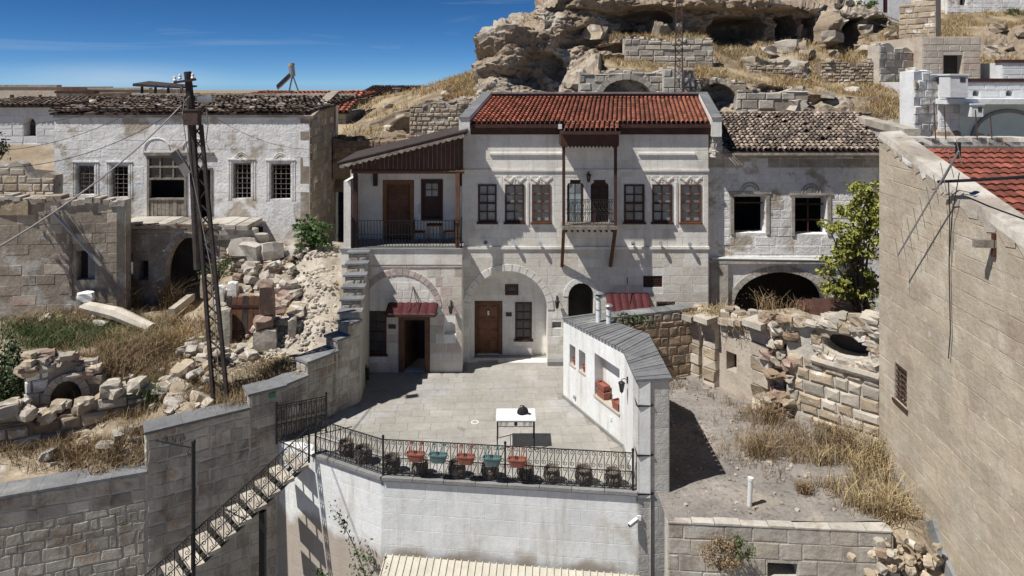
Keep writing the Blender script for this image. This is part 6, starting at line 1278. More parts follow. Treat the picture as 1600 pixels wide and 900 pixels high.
def behind(x, y):
    k = np.zeros_like(x, bool)
    for a, b in zip(pl[:-1], pl[1:]):
        dx, dy = b[0] - a[0], b[1] - a[1]; L_ = math.hypot(dx, dy); t = ((x - a[0]) * dx + (y - a[1]) * dy) / L_ ** 2; d = ((x - a[0]) * dy - (y - a[1]) * dx) / L_
        k |= (t >= -.05) & (t <= 1.05) & (d > -.25)
    return ~k & ~((x > -5.6) ) & ~((y < 23.6) & (x > -5.24 - (23.6 - y) * .7))
ground_grid('slope', -24, -5.5, 16.6, 31, .16, zleft, behind, M_soil, .10, .9)
ground_grid('path', -9.0, -6.2, 23.2, 30, .16, lambda x, y: zleft(x, y) + .12 - .35 * np.clip(np.abs(x + 7.45 + (y - 26) * .05) - .75, 0, 2), lambda x, y: behind(x, y), M_whitesoil, .07, 2.4, 5)
def zl(x, y): return float(zleft(np.array(x), np.array(y)))
def lgp(px, py, it=6):
    Y = 24.0
    for _ in range(24): x = PX(px, Y); z = zl(x, Y); Y2 = (H - z) * F / (py - HY); Y = Y * .5 + min(max(Y2, 17), 30) * .5
    return (PX(px, Y), Y, zl(PX(px, Y), Y))
# ------------------------------------------------------------------ old white house on the left
oh_ = thing('old_white_house', 'old white plastered house with a broken timber bay and four grilled windows', 'house', (-14, 30, 4))
HFr = Fr((PX(85, 30), 30), (PX(484, 30), 30)); Lh = HFr.L; zt_ = PZ(178, 30)
hh = [HFr.rect(120, 147, 259, 304), HFr.rect(173, 200, 259, 308), HFr.rect(230, 292, 243, 346), HFr.rect(300, 332, 262, 348), HFr.rect(363, 392, 255, 310), HFr.rect(422, 454, 256, 311)]
wall('wall', HFr, [(0, 1.0), (Lh, 1.0), (Lh, zt_ - .1), (0, zt_)], hh, .3, M_oldw, oh_)
ashlar(HFr, .02, Lh - .02, 6.2, zt_ - .15, hh, oh_, M_oldw, .38, .8, .006, .012, .003, jit=.006, cap=90, margin=.15, skip=.55)
mb = MB(); frbox(mb, HFr, -.02, Lh + .02, zt_ - .16, zt_ - .02, -.02, .07); mb.build('cornice', M_oldg, oh_)
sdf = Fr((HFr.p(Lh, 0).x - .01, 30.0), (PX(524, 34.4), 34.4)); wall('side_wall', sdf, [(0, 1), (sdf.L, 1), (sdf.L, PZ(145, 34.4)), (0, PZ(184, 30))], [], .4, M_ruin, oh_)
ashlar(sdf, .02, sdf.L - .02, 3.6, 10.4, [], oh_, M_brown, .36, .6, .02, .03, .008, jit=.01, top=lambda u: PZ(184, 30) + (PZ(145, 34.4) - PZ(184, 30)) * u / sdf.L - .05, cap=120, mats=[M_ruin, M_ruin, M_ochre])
mb = MB(); mb.box(HFr.a.x + .02, HFr.a.x + .4, 30.5, 34.5, 1, 9.6); mb.box(HFr.a.x, HFr.a.x + Lh, 34.5, 34.9, 1, 10.2); mb.build('outer_wall', M_oldw, oh_)
mb = MB(); mb.box(HFr.a.x + .5, HFr.a.x + Lh - .5, 32, 32.1, 4.6, 9.4); mb.box(HFr.a.x + .5, HFr.a.x + Lh - .5, 30.5, 32, 4.6, 4.75); mb.build('interior', M_dark, oh_)
for k in (0, 1, 4, 5):
    r = hh[k]; u0, u1, z0, z1 = r[0][0], r[1][0], r[0][1], r[2][1]; mb = MB()
    for a, b in ((u0 - .2, u0 - .14), (u1 + .14, u1 + .2), (u0 - .10, u0 - .05), (u1 + .05, u1 + .10)): frbox(mb, HFr, a, b, z0 - .05, z1 + .15, -.02, .02)
    frbox(mb, HFr, u0 - .2, u1 + .2, z1 + .151, z1 + .2, -.02, .045)
    if k > 3:
        for rr in (.30, .22): mb.tube([HFr.p((u0 + u1) / 2 + rr * s_, z1 + .20 + zz * rr, .015) for s_, zz in ((-1.5, 0), (-1.1, .08), (-.85, .4), (-.55, .75), (0, 1.0), (.55, .75), (.85, .4), (1.1, .08), (1.5, 0))], .018, 5)
    mb.build('window_surround', M_oldw, oh_)
    n1 = 4 if k > 3 else 3
    for i in range(1, n1): mb = MB(); mb.bar(HFr.p(u0 + (u1 - u0) * i / n1, z0, -.10), HFr.p(u0 + (u1 - u0) * i / n1, z1, -.10), .02); mb.build('grille_bar', M_greyw, oh_)
    for i in range(1, 7): mb = MB(); z = z0 + (z1 - z0) * i / 7; mb.bar(HFr.p(u0, z, -.08), HFr.p(u1, z, -.08), .014); mb.build('grille_bar', M_greyw, oh_)
    mb = MB(); frbox(mb, HFr, u0, u0 + .07, z0, z1, -.25, -.18); frbox(mb, HFr, u1 - .07, u1, z0, z1, -.25, -.18); frbox(mb, HFr, u0, u1, z1 - .08, z1, -.25, -.17); mb.build('window_frame', M_greyw, oh_)
r = hh[2]; u0, u1, z0, z1 = r[0][0], r[1][0], r[0][1], r[2][1]; mb = MB(); f_ = lambda *a: frbox(mb, HFr, *a)
za, zb_, zc_ = HFr.hit(260, 311)[1], HFr.hit(260, 279)[1], HFr.hit(260, 261)[1]
for u in (u0, u1 - .1): f_(u, u + .1, z0, z1, -.15, .04)
for z in (z0, za - .04, zb_ - .05, zc_ - .03, z1 - .1): f_(u0 + .1, u1 - .1, z, z + .08, -.12, .035)
for t in (.33, .66): f_(u0 + (u1 - u0) * t - .03, u0 + (u1 - u0) * t + .03, zb_ + .03, z1 - .1, -.1, .02)
mb.build('bay_frame', M_greyw, oh_)
for i in range(3):
    for j in range(2):
        a, b = u0 + .12 + (u1 - u0 - .2) * i / 3, u0 + .05 + (u1 - u0 - .2) * (i + 1) / 3; c, d = ((zb_ + .04, zc_ - .04) if j == 0 else (zc_ + .06, z1 - .11)); mb = MB(); mb.add([HFr.p(a, c, -.06), HFr.p(b, c, -.06), HFr.p(b, d, -.06), HFr.p(a, d, -.06)], [(0, 1, 2, 3)]); mb.build('pane', M_dglass, oh_)
for i in range(9): a = u0 + .1 + (u1 - u0 - .2) * i / 9; mb = MB(); frbox(mb, HFr, a + .008, a + (u1 - u0 - .2) / 9 - .008, z0 + .06, za - .045, -.05, -.01 + rnd.uniform(-.01, .01)); mb.build('board', M_greyw, oh_)
r = hh[3]; mb = MB(); f_(r[0][0], r[0][0] + .1, r[0][1], r[2][1], -.15, .04); f_(r[1][0] - .08, r[1][0], r[0][1], r[2][1], -.15, .04); f_(r[0][0], r[1][0], r[2][1] - .08, r[2][1], -.15, .035); mb.build('door_frame', M_greyw, oh_)
mb = MB(); frbox(mb, HFr, HFr.hit(226, 240)[0], HFr.hit(334, 240)[0], HFr.hit(280, 243)[1], HFr.hit(280, 238)[1], -.02, .09); mb.build('lintel', M_greyw, oh_)
for px in (245, 305):
    a = HFr.hit(px, 232); mb = MB(); mb.tube([HFr.p(a[0] + .55 * math.cos(t), a[1] + .45 * math.sin(t), .01) for t in np.linspace(0, math.pi, 15)], .03, 5); mb.build('relief_arch', M_oldw, oh_)
O3v = Vector((HFr.a.x - .15, 29.88, zt_ + .04)); S3 = Vector((1.2, 4.8, .64)); deck(oh_, M_deck, O3v, (1, 0, 0), Lh + .1, S3)
barrel_roof(oh_, M_oldtile, O3v + Vector((0, 0, .02)), (1, 0, 0), Lh + .1, S3, .21, 14, .05, missing=lambda u, v: rnd.random() < .12)
barrel_roof(oh_, M_oldtile, O3v + Vector((.1, .1, .10)), (1, 0, 0), Lh - .1, S3 * .2, .25, 2, .07, name='eave_tiles', missing=lambda u, v: rnd.random() < .25)
q = O3v + S3
for k in range(14): u = k / 14; mb = MB(); a = q + Vector(((Lh + .0) * u, -.2, .02)); mb.bar(a, a + Vector((Lh / 14 - .02, 0, rnd.uniform(-.01, .03))), .5, .22 + rnd.uniform(0, .06)); mb.build('parapet_stone', M_ruin if k < 9 else M_tan, oh_)
a = V(482, 184, 29.8); b = V(524, 144, 34.6)
for k in range(7): mb = MB(); mb.bar(a.lerp(b, k / 7), a.lerp(b, (k + .97) / 7), .4, .16); mb.build('parapet_stone', M_ruin, oh_)
for k in range(26): c = O3v + Vector((rnd.uniform(0, Lh), rnd.uniform(0, 4.5), 0)); c.z += .12 + (c.y - 29.6) * .127; mb = MB(); mb.rock(c, rnd.uniform(.08, .2), .12, .06, rnd.uniform(0, 3)); mb.build('loose_stone', M_oldg, oh_)
# ------------------------------------------------------------------ arched lower storey with broken platform
ar = thing('arched_cellar_ruin', 'dark arched cellar front below the old white house with a crumbling stone platform', 'ruin', (-15, 28.6, 1.5))
AF = Fr((PX(186, 28.6), 28.6), (PX(392, 28.6), 28.6)); ah = [AF.arch(257, 337, 371, 432, 480, 14), AF.rect(215, 232, 407, 438), AF.rect(188, 208, 395, 462)]
wall('wall', AF, [(0, .8), (AF.L, .8), (AF.L, PZ(372, 28.6)), (AF.L - .9, PZ(352, 28.6)), (0, PZ(352, 28.6))], ah, .5, M_ruin, ar)
ashlar(AF, .02, AF.L - .02, 1.3, PZ(358, 28.6), ah, ar, M_ruin, .38, .6, .02, .03, .008, jit=.012, cap=60, margin=.14, skip=.25)
a = AF.hit(297, 432); voussoirs(AF, a[0], a[1], (ah[0][1][0] - ah[0][0][0]) / 2, AF.hit(297, 371)[1] - a[1], .24, 15, ar, M_oldg)
mb = MB(); mb.box(AF.a.x, AF.a.x + AF.L, 29.98, 30.0, 1, 4.7); mb.build('interior', M_dark, ar); recess(AF, ah[2], .12, M_cement, ar, 'blocked_door'); recess(AF, ah[1], .48, M_dark, ar, 'window_back')
for k in range(11): u = AF.L * k / 11; mb = MB(); frbox(mb, AF, u + .02, u + AF.L / 11 - .01 + rnd.uniform(0, .1), PZ(357, 28.6) + rnd.uniform(-.03, .06), PZ(350, 28.6) + rnd.uniform(0, .08), -1.35, .18 + rnd.uniform(-.12, .22)); mb.build('platform_slab', M_greyw if k in (4, 6) else M_oldg, ar)
for k in range(7): a = V(220 + k * 26 + rnd.uniform(-8, 8), 352, 28.4); mb = MB(); mb.bar(a, a + Vector((rnd.uniform(.5, 1.1), rnd.uniform(-.3, .5), rnd.uniform(-.1, .15))), .13, .05); mb.build('broken_plank', M_greyw if k % 2 else M_wood2, ar)
# ------------------------------------------------------------------ decayed building at far left
lb = thing('decayed_building', 'decayed stained stone building with a hollow window left of the cellar arch', 'ruin', (-17, 26.6, 1.5))
LF = Fr((PX(-140, 26.6), 26.6), (PX(196, 27.4), 27.4)); lh = [LF.rect(119, 148, 392, 437)]
lt = lambda u: 6.55 - .05 * u + .08 * math.sin(u * 4)
pts = [(u, lt(u)) for u in np.linspace(LF.L, 0, 30)]
wall('wall', LF, [(0, .6), (LF.L, .6)] + pts, lh, .5, M_ruin, lb)
ashlar(LF, 2.2, LF.L - .02, 1.4, 6.3, lh, lb, M_ruin, .40, .75, .010, .02, .005, jit=.012, cap=150, margin=.1, skip=.45, mats=[M_ruin, M_ruin, M_tan])
recess(LF, lh[0], .4, M_dark, lb, 'window_back'); r = lh[0]; mb = MB(); um = (r[0][0] + r[1][0]) / 2; frbox(mb, LF, um + .02, r[1][0], r[0][1], r[2][1], -.2, -.16); mb.build('shutter', M_cement, lb)
for k in range(20): u = 2 + (LF.L - 2) * k / 20; mb = MB(); frbox(mb, LF, u, u + (LF.L - 2) / 20 - .015, lt(u) - .05, lt(u) + .1 + rnd.uniform(0, .1), -.55, .07 + rnd.uniform(-.03, .06)); mb.build('parapet_stone', M_ruin, lb)
R_F = Fr((LF.p(LF.L, 0).x - .01, 27.4), (PX(199, 28.6), 28.6)); wall('side_wall', R_F, [(0, .6), (R_F.L, .6), (R_F.L, 6.1), (0, 6.1)], [], .3, M_ruin, lb)
a = LF.hit(86, 330); b = LF.hit(165, 412); mb = MB(); mb.tube([LF.p(a[0], a[1], .15), LF.p(b[0], b[1], .35)], .055, 7); mb.build('fallen_pipe', M_steel, lb)
a = LF.hit(111, 362); b = LF.hit(111, 462); mb = MB(); frbox(mb, LF, a[0] - .05, a[0] + .05, b[1], a[1], .01, .05); mb.build('rusty_downpipe', M_red_st, lb)
t = thing('broken_wall', 'broken remains of a pale wall standing on the decayed building at far left', 'wall', (-20, 28.5, 6)); QF = Fr((PX(-120, 28.5), 28.5), (PX(86, 28.5), 28.5))
qt = lambda u: PZ(262, 28.5) + .25 * math.sin(u * 2.3) + .2 * math.sin(u * 5.1) - .45 * max(0, u - 4.2) ** 1.3 * .6
wall('wall', QF, [(0, 4), (QF.L, 4)] + [(u, max(4.2, qt(u))) for u in np.linspace(QF.L, 0, 25)], [], .5, M_oldg, t); ashlar(QF, .02, QF.L - .02, 5.8, 8.2, [], t, M_pale, .34, .5, .04, .05, .01, jit=.02, top=lambda u: qt(u) - .02, cap=60, mats=[M_pale, M_ochre])
mb = MB(); mb.box(QF.a.x, QF.a.x + QF.L, 26.9, 28.6, 5.8, 6.35); mb.build('ledge', M_soil, t)
# ------------------------------------------------------------------ small arch ruin and dry stone wall
ar2 = thing('small_arch_ruin', 'small broken stone arch stub in the weeds at the left edge', 'ruin', (-15, 20.7, .5))
S_F = Fr((PX(38, 20.6), 20.6), (PX(158, 21.6), 21.6)); sh = [S_F.arch(78, 128, 594, 622, 690, 10)]; stp = lambda u: PZ(556, 20.8) - .5 * max(0, u - .5)
wall('wall', S_F, [(0, .2), (S_F.L, .2)] + [(u, stp(u)) for u in np.linspace(S_F.L, 0, 12)], sh, .7, M_ruin, ar2); recess(S_F, sh[0], .69, M_dark, ar2)
a = S_F.hit(103, 622); voussoirs(S_F, a[0], a[1], (sh[0][1][0] - sh[0][0][0]) / 2, S_F.hit(103, 594)[1] - a[1], .22, 9, ar2, M_pale, p=.08)
ashlar(S_F, .0, .62, .4, 2.6, sh, ar2, M_oldw, .4, .5, .06, .06, .012, jit=.03)
for k in range(34): u = rnd.uniform(0, S_F.L); z = stp(u) + rnd.uniform(-.45, .15); mb = MB(); mb.rock(S_F.p(u, z, rnd.uniform(-.3, .1)), rnd.uniform(.12, .3), rnd.uniform(.12, .22), rnd.uniform(.08, .16), rnd.uniform(-.3, .6), jit=.25); mb.build('stone', rnd.choice([M_pale, M_red_st, M_ruin, M_ochre]), ar2)
mb = MB(); prismz(mb, [tuple(S_F.p(0, 0, -.65))[:2], tuple(S_F.p(S_F.L, 0, -.65))[:2], (-13.0, 23.5), (-16.2, 23)], [0] * 4, [2.2, 1.7, 1.6, 2.0]); mb.build('fill', M_soil, ar2)
dw = thing('dry_stone_wall', 'low dry stone wall of large tan blocks in the weeds above the slate capped wall', 'wall', (-13, 20, .3))
DF = Fr((PX(-60, 19.3), 19.3), (PX(232, 21.3), 21.3)); dt = lambda u: 1.32 + .22 * math.sin(u * 2.1) + .12 * math.sin(u * 6)
wall('wall', DF, [(0, -.3), (DF.L, -.3)] + [(u, dt(u) - .1) for u in np.linspace(DF.L, 0, 20)], [], .5, M_soil, dw); ashlar(DF, .0, DF.L, -.1, 1.75, [], dw, M_ochre, .36, .62, .10, .09, .018, jit=.04, hv=.2, top=dt, cap=110, tintv=1, mats=[M_ochre, M_brown, M_pale])
for k in range(24): u = rnd.uniform(0, DF.L); mb = MB(); s_ = rnd.uniform(.14, .3); mb.rock(DF.p(u, dt(u) + .08, rnd.uniform(-.35, .05)), s_, s_ * .75, s_ * .65, rnd.uniform(0, 3), jit=.22); mb.build('stone', rnd.choice([M_pale, M_pale, M_ochre]), dw)
# ------------------------------------------------------------------ heaps
def heap(name, label, pts, n, smin, smax, mats, flat=.6, sq=True, dz=.0):
    t = thing(name, label, 'rubble', lgp(*pts[0][:2])); 
    for k in range(n):
        px, py, sx, sy, zh = rnd.choice(pts); qx, qy = rnd.gauss(px, sx), rnd.gauss(py, sy); c = lgp(qx, qy); s_ = rnd.uniform(smin, smax) * (1.5 if rnd.random() < .12 else 1); mb = MB()
        mb.rock((c[0], c[1], c[2] + rnd.uniform(0, zh) + s_ * .3), s_ * rnd.uniform(.9, 1.7), s_, s_ * flat, rnd.uniform(0, 3), rnd.uniform(-.5, .5), jit=.2); mb.build('stone', rnd.choice(mats), t)
    return t
heap('rubble_heap', 'big heap of fallen building stones right of the utility pole below the house', [(440, 435, 14, 12, .25), (400, 455, 22, 14, .25), (380, 430, 22, 10, .3), (430, 410, 20, 10, .3), (360, 410, 12, 8, .6), (455, 470, 10, 12, .3), (425, 500, 10, 10, .4), (445, 400, 14, 6, .3), (410, 440, 26, 24, .1), (410, 470, 22, 16, .1)], 290, .05, .22, [M_pale, M_pale, M_ochre, M_red_st, M_oldg, M_ruin])
heap('rubble_heap', 'scattered grey stones around the foot of the utility pole', [(300, 580, 18, 16, .3), (320, 560, 16, 10, .4), (270, 615, 14, 10, .15), (360, 555, 16, 8, .2), (290, 640, 22, 8, .1)], 95, .06, .20, [M_pale, M_oldg, M_ochre])
heap('rubble_heap', 'few loose stones in the dry weeds behind the low dry stone wall', [(150, 500, 40, 10, .1), (210, 600, 30, 20, .1), (420, 520, 25, 20, .1), (180, 700, 40, 12, .05)], 34, .08, .2, [M_pale, M_oldg])
gb = MB()
for (px, py, sx, sy, n) in [(400, 455, 40, 35, 420), (495, 440, 16, 40, 260), (460, 540, 40, 14, 160), (300, 590, 40, 25, 260), (370, 560, 30, 14, 160), (180, 705, 60, 14, 120), (505, 400, 10, 12, 80)]:
    for k in range(n):
        qx, qy = rnd.gauss(px, sx), rnd.gauss(py, sy)
        if qx > 528 or qy < 385: continue
        c = lgp(qx, qy)
        if not behind(np.array([c[0]]), np.array([c[1]]))[0]: continue
        s_ = rnd.uniform(.02, .07); gb.cur = rnd.uniform(-1, 1); up__ = .14 if c[0] > -8.5 and c[1] > 23.2 else .01; gb.rock((c[0], c[1], c[2] + up__), s_ * 1.3, s_, s_ * .7, rnd.uniform(0, 3), rnd.uniform(-.3, .3), jit=.2)
tag(gb.build('rubble_grit', M_pale), 'small broken stone and grit spread over the bank left of the mansion', 'rubble', kind='stuff')
hs = thing('broken_slabs', 'tilted broken wall slabs leaning under the right end of the stone platform', 'rubble', lgp(370, 420))
for (px, py, Y, L_, w_, th_, ax_, ay_) in [(380, 388, 28.2, 1.1, .8, .22, .3, -.4), (395, 395, 28, 1.1, .9, .22, -.5, .3), (425, 392, 28, .9, .7, .25, .6, -.2), (372, 365, 28.5, 1.6, .5, .12, .1, .1), (400, 372, 28.6, 1.2, .5, .14, -.1, .2)]:
    mb = MB(); mb.rock(V(px, py, Y), L_ / 2, th_, w_ / 2, ax_, ay_, jit=.12); mb.build('slab', rnd.choice([M_oldg, M_pale]), hs)
for (px, y0, y1, w_, l_, m_) in [(344, 427, 475, 15, 'upright pale stone slab right of the utility pole, taller of the pair', M_oldw), (364, 425, 462, 15, 'upright pale stone slab right of the utility pole, nearer the heap', M_oldw), (353, 480, 545, 17, 'squared pale stone post left of the old wooden door leaf', M_pale), (323, 452, 490, 18, 'orange tan squared stone block behind the utility pole', M_ochre)]:
    b = lgp(px, y1); Y = b[1]; mb = MB(); hgt = (y1 - y0) * Y / F; mb.rock((b[0], Y, b[2] + hgt / 2), w_ * Y / F / 2, .16, hgt / 2, .1, jit=.06); tag(mb.build('standing_stone', m_, None, b), l_, 'stone')
t = thing('wooden_door', 'old dark wooden door leaf standing upright among the stones', 'door', lgp(376, 535)); b = ORG[t.name]
for k in range(6): x = b.x - .58 + k * .2; mb = MB(); mb.hexa([(x, b.y, b.z), (x + .185, b.y, b.z), (x + .185, b.y + .05, b.z), (x, b.y + .05, b.z), (x + .02, b.y + .15, b.z + 1.62 + rnd.uniform(-.08, .04)), (x + .2, b.y + .15, b.z + 1.62 + rnd.uniform(-.08, .04)), (x + .2, b.y + .2, b.z + 1.6), (x + .02, b.y + .2, b.z + 1.6)]); mb.build('plank', M_wood2 if k % 3 else M_pole, t)
for z in (.35, 1.25): mb = MB(); mb.bar((b.x - .6, b.y + .01 + z * .08, b.z + z), (b.x + .62, b.y + .01 + z * .08, b.z + z), .04, .1); mb.build('batten', M_wood, t)
t = thing('leaning_stones', 'two stacked blocks beside the wooden door leaf with red stone on top', 'rubble', lgp(416, 530)); b = ORG[t.name]
mb = MB(); mb.rock((b.x, b.y, b.z + .35), .42, .3, .4, .2); mb.build('stone', M_pale, t); mb = MB(); mb.rock((b.x - .1, b.y, b.z + .95), .3, .25, .2, .5, .3); mb.build('stone', M_red_st, t); mb = MB(); mb.rock((b.x + .0, b.y + .1, b.z + 1.7), .25, .22, .75, .2, .35); mb.build('stone', M_red_st, t); mb = MB(); mb.rock((b.x + .85, b.y + .2, b.z + .7), .14, .14, .4, .2, .2); mb.build('stone', M_pale, t)
t = thing('fallen_column', 'long pale stone shaft lying in the weeds before the decayed building', 'column', lgp(190, 500)); a, b = lgp(132, 492), lgp(238, 520)
mb = MB(); mb.tube([Vector(a) + Vector((0, 0, .35)), Vector(a).lerp(Vector(b), .5) + Vector((0, 0, .38)), Vector(b) + Vector((0, 0, .15))], [.22, .26, .2], 8); mb.build('shaft', M_pale, t); mb = MB(); mb.rock(Vector(a) + Vector((.05, 0, .72)), .28, .22, .18, .3); mb.build('stone', M_oldw, t)
mb = MB(); a, b = lgp(268, 500), lgp(300, 478); mb.bar(Vector(a) + Vector((0, 0, .3)), Vector(b) + Vector((0, 0, .4)), .25, .3); tag(mb.build('stone_block', M_pale, None, a), 'pale squared stone bar lying in weeds in front of the cellar arch', 'stone')
# ------------------------------------------------------------------ utility pole
Yp = 21.3; up_ = thing('utility_pole', 'leaning utility pole with a steel lattice foot and a tarred timber top', 'pole', V(345, 628, Yp))
def seg_(x, y, dy=0): q = V(x, y, Yp + dy); return q
top, mid, fl, fr_ = seg_(293, 112), seg_(303, 200), seg_(336, 632), seg_(354, 632)
mb = MB(); mb.tube([top, seg_(298, 160), seg_(306, 330), seg_(311, 420)], [.11, .12, .14, .15], 10); mb.build('timber', M_pole, up_)
LL = [(seg_(301, 195, -.15), seg_(334, 634, -.25)), (seg_(314, 195, -.15), seg_(356, 634, -.25)), (seg_(301, 195, .15), seg_(334, 628, .3)), (seg_(314, 195, .15), seg_(356, 628, .3))]
for a, b in LL: mb = MB(); mb.bar(a, b, .10, .10); mb.build('corner_angle', M_pole, up_)
n = 22
for i, j in ((0, 1), (1, 3), (3, 2), (2, 0)):
    for k in range(n):
        a = LL[i][0].lerp(LL[i][1], k / n); b = LL[j][0].lerp(LL[j][1], (k + 1) / n); mb = MB(); mb.bar(a, b, .045, .03) if k % 2 == 0 else mb.bar(LL[j][0].lerp(LL[j][1], k / n), LL[i][0].lerp(LL[i][1], (k + 1) / n), .045, .03); mb.build('lattice_bar', M_pole, up_)
mb = MB(); c = seg_(301, 184, -.25); mb.box(c.x - .22, c.x + .22, c.y - .15, c.y + .12, c.z - .22, c.z + .22); mb.box(c.x - .24, c.x + .24, c.y - .17, c.y + .14, c.z + .22, c.z + .25); mb.build('junction_box', M_rust, up_)
mb = MB(); mb.bar(seg_(272, 129, -.15), seg_(306, 124, -.15), .07); mb.build('cross_arm', M_wood, up_)
for x, y in ((273, 122), (281, 119), (301, 118)): mb = MB(); mb.lathe(seg_(x, y + 6, -.15), [(.0, 0), (.05, .02), (.06, .06), (.035, .09), (.05, .12), (.04, .17), (0, .19)], 10); mb.build('insulator', M_ceramic, up_)
mb = MB(); mb.tube([seg_(311, 168), seg_(322, 160, -.3)], .03, 6); mb.build('lamp_arm', M_steel, up_); mb = MB(); c = seg_(321, 155, -.35); mb.rock(c, .22, .14, .10, .3); mb.build('lamp_head', M_steel, up_)
mb = MB(); c = seg_(283, 250, -.2); mb.bar(seg_(272, 236, -.3), seg_(294, 272, -.2), .24, .12, up=(0, 1, 0)); mb.build('broken_lamp', M_steel, up_); mb = MB(); mb.bar(seg_(270, 238, -.36), seg_(282, 257, -.34), .20, .03, up=(0, 1, 0)); mb.build('lamp_glass', M_dglass, up_)
mb = MB(); mb.tube([seg_(322, 165, -.3), seg_(325, 195, -.2), seg_(322, 222, -.1), seg_(305, 232, -.05)], .015, 5); mb.tube([seg_(283, 135, -.15), seg_(288, 160, -.2), seg_(285, 180, -.2), seg_(292, 230, -.2), seg_(330, 420, -.25), seg_(343, 600, -.3)], .016, 5); mb.tube([seg_(276, 140, -.15), seg_(284, 165, -.2), seg_(296, 150, -.2)], .012, 5); mb.build('loose_wire', M_gcable, up_)
for k, (a, b, sag, r_, m_, l_) in enumerate([((283, 165, Yp), (-30, 402, 13), .3, .022, M_gcable, 'thick pale cable running from the pole down to the left edge'), ((282, 168, Yp), (-20, 262, 20), .5, .010, M_cable, 'thin dark wire crossing the old white house wall'), ((278, 128, Yp), (-20, 195, 24), .4, .008, M_cable, 'upper thin wire from the pole to the far left'), ((278, 132, Yp), (-20, 236, 22), .5, .008, M_cable, 'lower thin wire from the pole to the far left'), ((480, 233, 29.9), (330, 180, 26), .3, .008, M_cable, 'thin wire from the old white house corner to the pole')]):
    a, b = V(*a), V(*b); mb = MB(); mb.tube([a.lerp(b, t) - Vector((0, 0, sag * 4 * t * (1 - t))) for t in np.linspace(0, 1, 13)], r_, 5); tag(mb.build('overhead_wire', m_, None, a), l_, 'wire')
# ------------------------------------------------------------------ plants on the slope
gp, gg2 = [], []
for (px, py, sx, sy, n, g) in [(220, 560, 60, 28, 620, 0), (170, 590, 40, 25, 380, 0), (270, 520, 50, 20, 300, 0), (100, 505, 50, 12, 250, 0), (90, 530, 45, 14, 500, 1), (60, 520, 40, 10, 200, 1), (200, 520, 50, 14, 160, 1), (330, 620, 45, 16, 260, 0), (420, 585, 30, 8, 100, 0), (150, 710, 70, 14, 320, 0), (250, 700, 20, 14, 80, 0), (440, 500, 16, 8, 40, 0), (170, 640, 25, 12, 220, 0)]:
    for k in range(n):
        qx, qy = rnd.gauss(px, sx), rnd.gauss(py, sy)
        if qy < 470 or qx > 500: continue
        c = lgp(qx, qy)
        if behind(np.array([c[0]]), np.array([c[1]]))[0] and not (S_F.a.y - .3 < c[1] < 22 and c[0] < -12.6 and c[0] > -15.6 and abs((c[0] - S_F.a.x) * S_F.n.x + (c[1] - S_F.a.y) * S_F.n.y) < .5): (gg2 if g else gp).append(c)
v, f, tt = blades(gp, .30, .9, .008, 8, .09); tag(np_mesh('dry_weeds', v, f, M_straw2, None, tt), 'dry brown and golden weeds covering the slope left of the mansion', 'weeds', kind='stuff')
v, f, tt = blades([p for p in gp if rnd.random() < .4], .34, .9, .007, 6, .10); tag(np_mesh('dry_grass', v, f, M_straw, None, tt), 'golden grass mixed in the weeds on the left slope', 'grass', kind='stuff')
v, f, tt = blades(gg2, .28, .9, .009, 8, .09); tag(np_mesh('green_weeds', v, f, M_weed, None, tt), 'dark green weeds in front of the decayed building', 'weeds', kind='stuff')
for px, py, h_, r_, m_, l_ in [(235, 560, .8, .8, M_straw2, 'brown bushy weed in the middle of the left slope'), (180, 590, .9, .8, M_straw2, 'brown bushy weed above the small arch stub'), (200, 610, .7, .7, M_straw2, 'brown bushy weed nearest the low dry stone wall'), (265, 470, 1.1, .5, M_straw2, 'tall dry stalks before the dark cellar arch'), (205, 470, 1.1, .5, M_straw2, 'tall dry stalks below the small cellar window'), (285, 545, .7, .6, M_straw, 'golden weed clump just left of the utility pole'), (230, 630, .6, .5, M_weed, 'dull green weed clump right of the small arch stub'), (440, 575, .3, .4, M_straw, 'flat yellow grass patch beside the pale path')]:
    c = lgp(px, max(py, 480)); tuft('weed_clump', l_, c, h_, r_, 260, m_, group='weed clumps on the left slope')
shrub('green_tree', 'dark green tree crown at the left edge beside the small arch stub', 'tree', (PX(-5, 21.5), 21.5, -.4), (1.0, 1.0, 1.9), 3600, .07, M_leafd, sub=26)
shrub('leafy_branch', 'dark leafy branch entering at the left edge before the far white house', 'tree', V(-8, 262, 26), (.8, .6, .9), 700, .09, M_leafd, sub=12)
def fern_tree(name, label, base, h, nf, m, fl_=.7, ls=.10):
    base = Vector(base); t = thing(name, label, 'plant', base); mb = MB(); pts = []; mb.tube([base, base + Vector((.05, 0, h * .5)), base + Vector((.0, 0, h * .8))], [.03, .025, .012], 5)
    for k in range(nf):
        a = rnd.uniform(0, 6.28); s0 = base + Vector((0, 0, h * rnd.uniform(.25, .85))); e = s0 + Vector((fl_ * math.cos(a), fl_ * .7 * math.sin(a), rnd.uniform(-.1, .45))); c = s0.lerp(e, .5) + Vector((0, 0, .15)); mb.tube([s0, c, e], .008, 4)
        for j in range(18): q = s0.lerp(c, j / 9) if j < 9 else c.lerp(e, (j - 9) / 9); pts += [tuple(q + Vector((rnd.gauss(0, .04), rnd.gauss(0, .04), rnd.gauss(-.02, .03)))) for _ in range(3)]
    mb.build('stem', M_bark, t); v, f, tt = leaves(pts, ls); np_mesh('foliage', v, f, m, t, tt)
fern_tree('tree_of_heaven', 'green feathery sapling growing at the right corner of the old white house', V(488, 402, 28.6), 1.5, 34, M_leafb, .85, .085)
shrub('fern_bush', 'dull green bush right of the cellar arch above the standing slabs', 'bush', V(340, 440, 27.6), (.75, .4, .6), 900, .05, M_weed, sub=14)
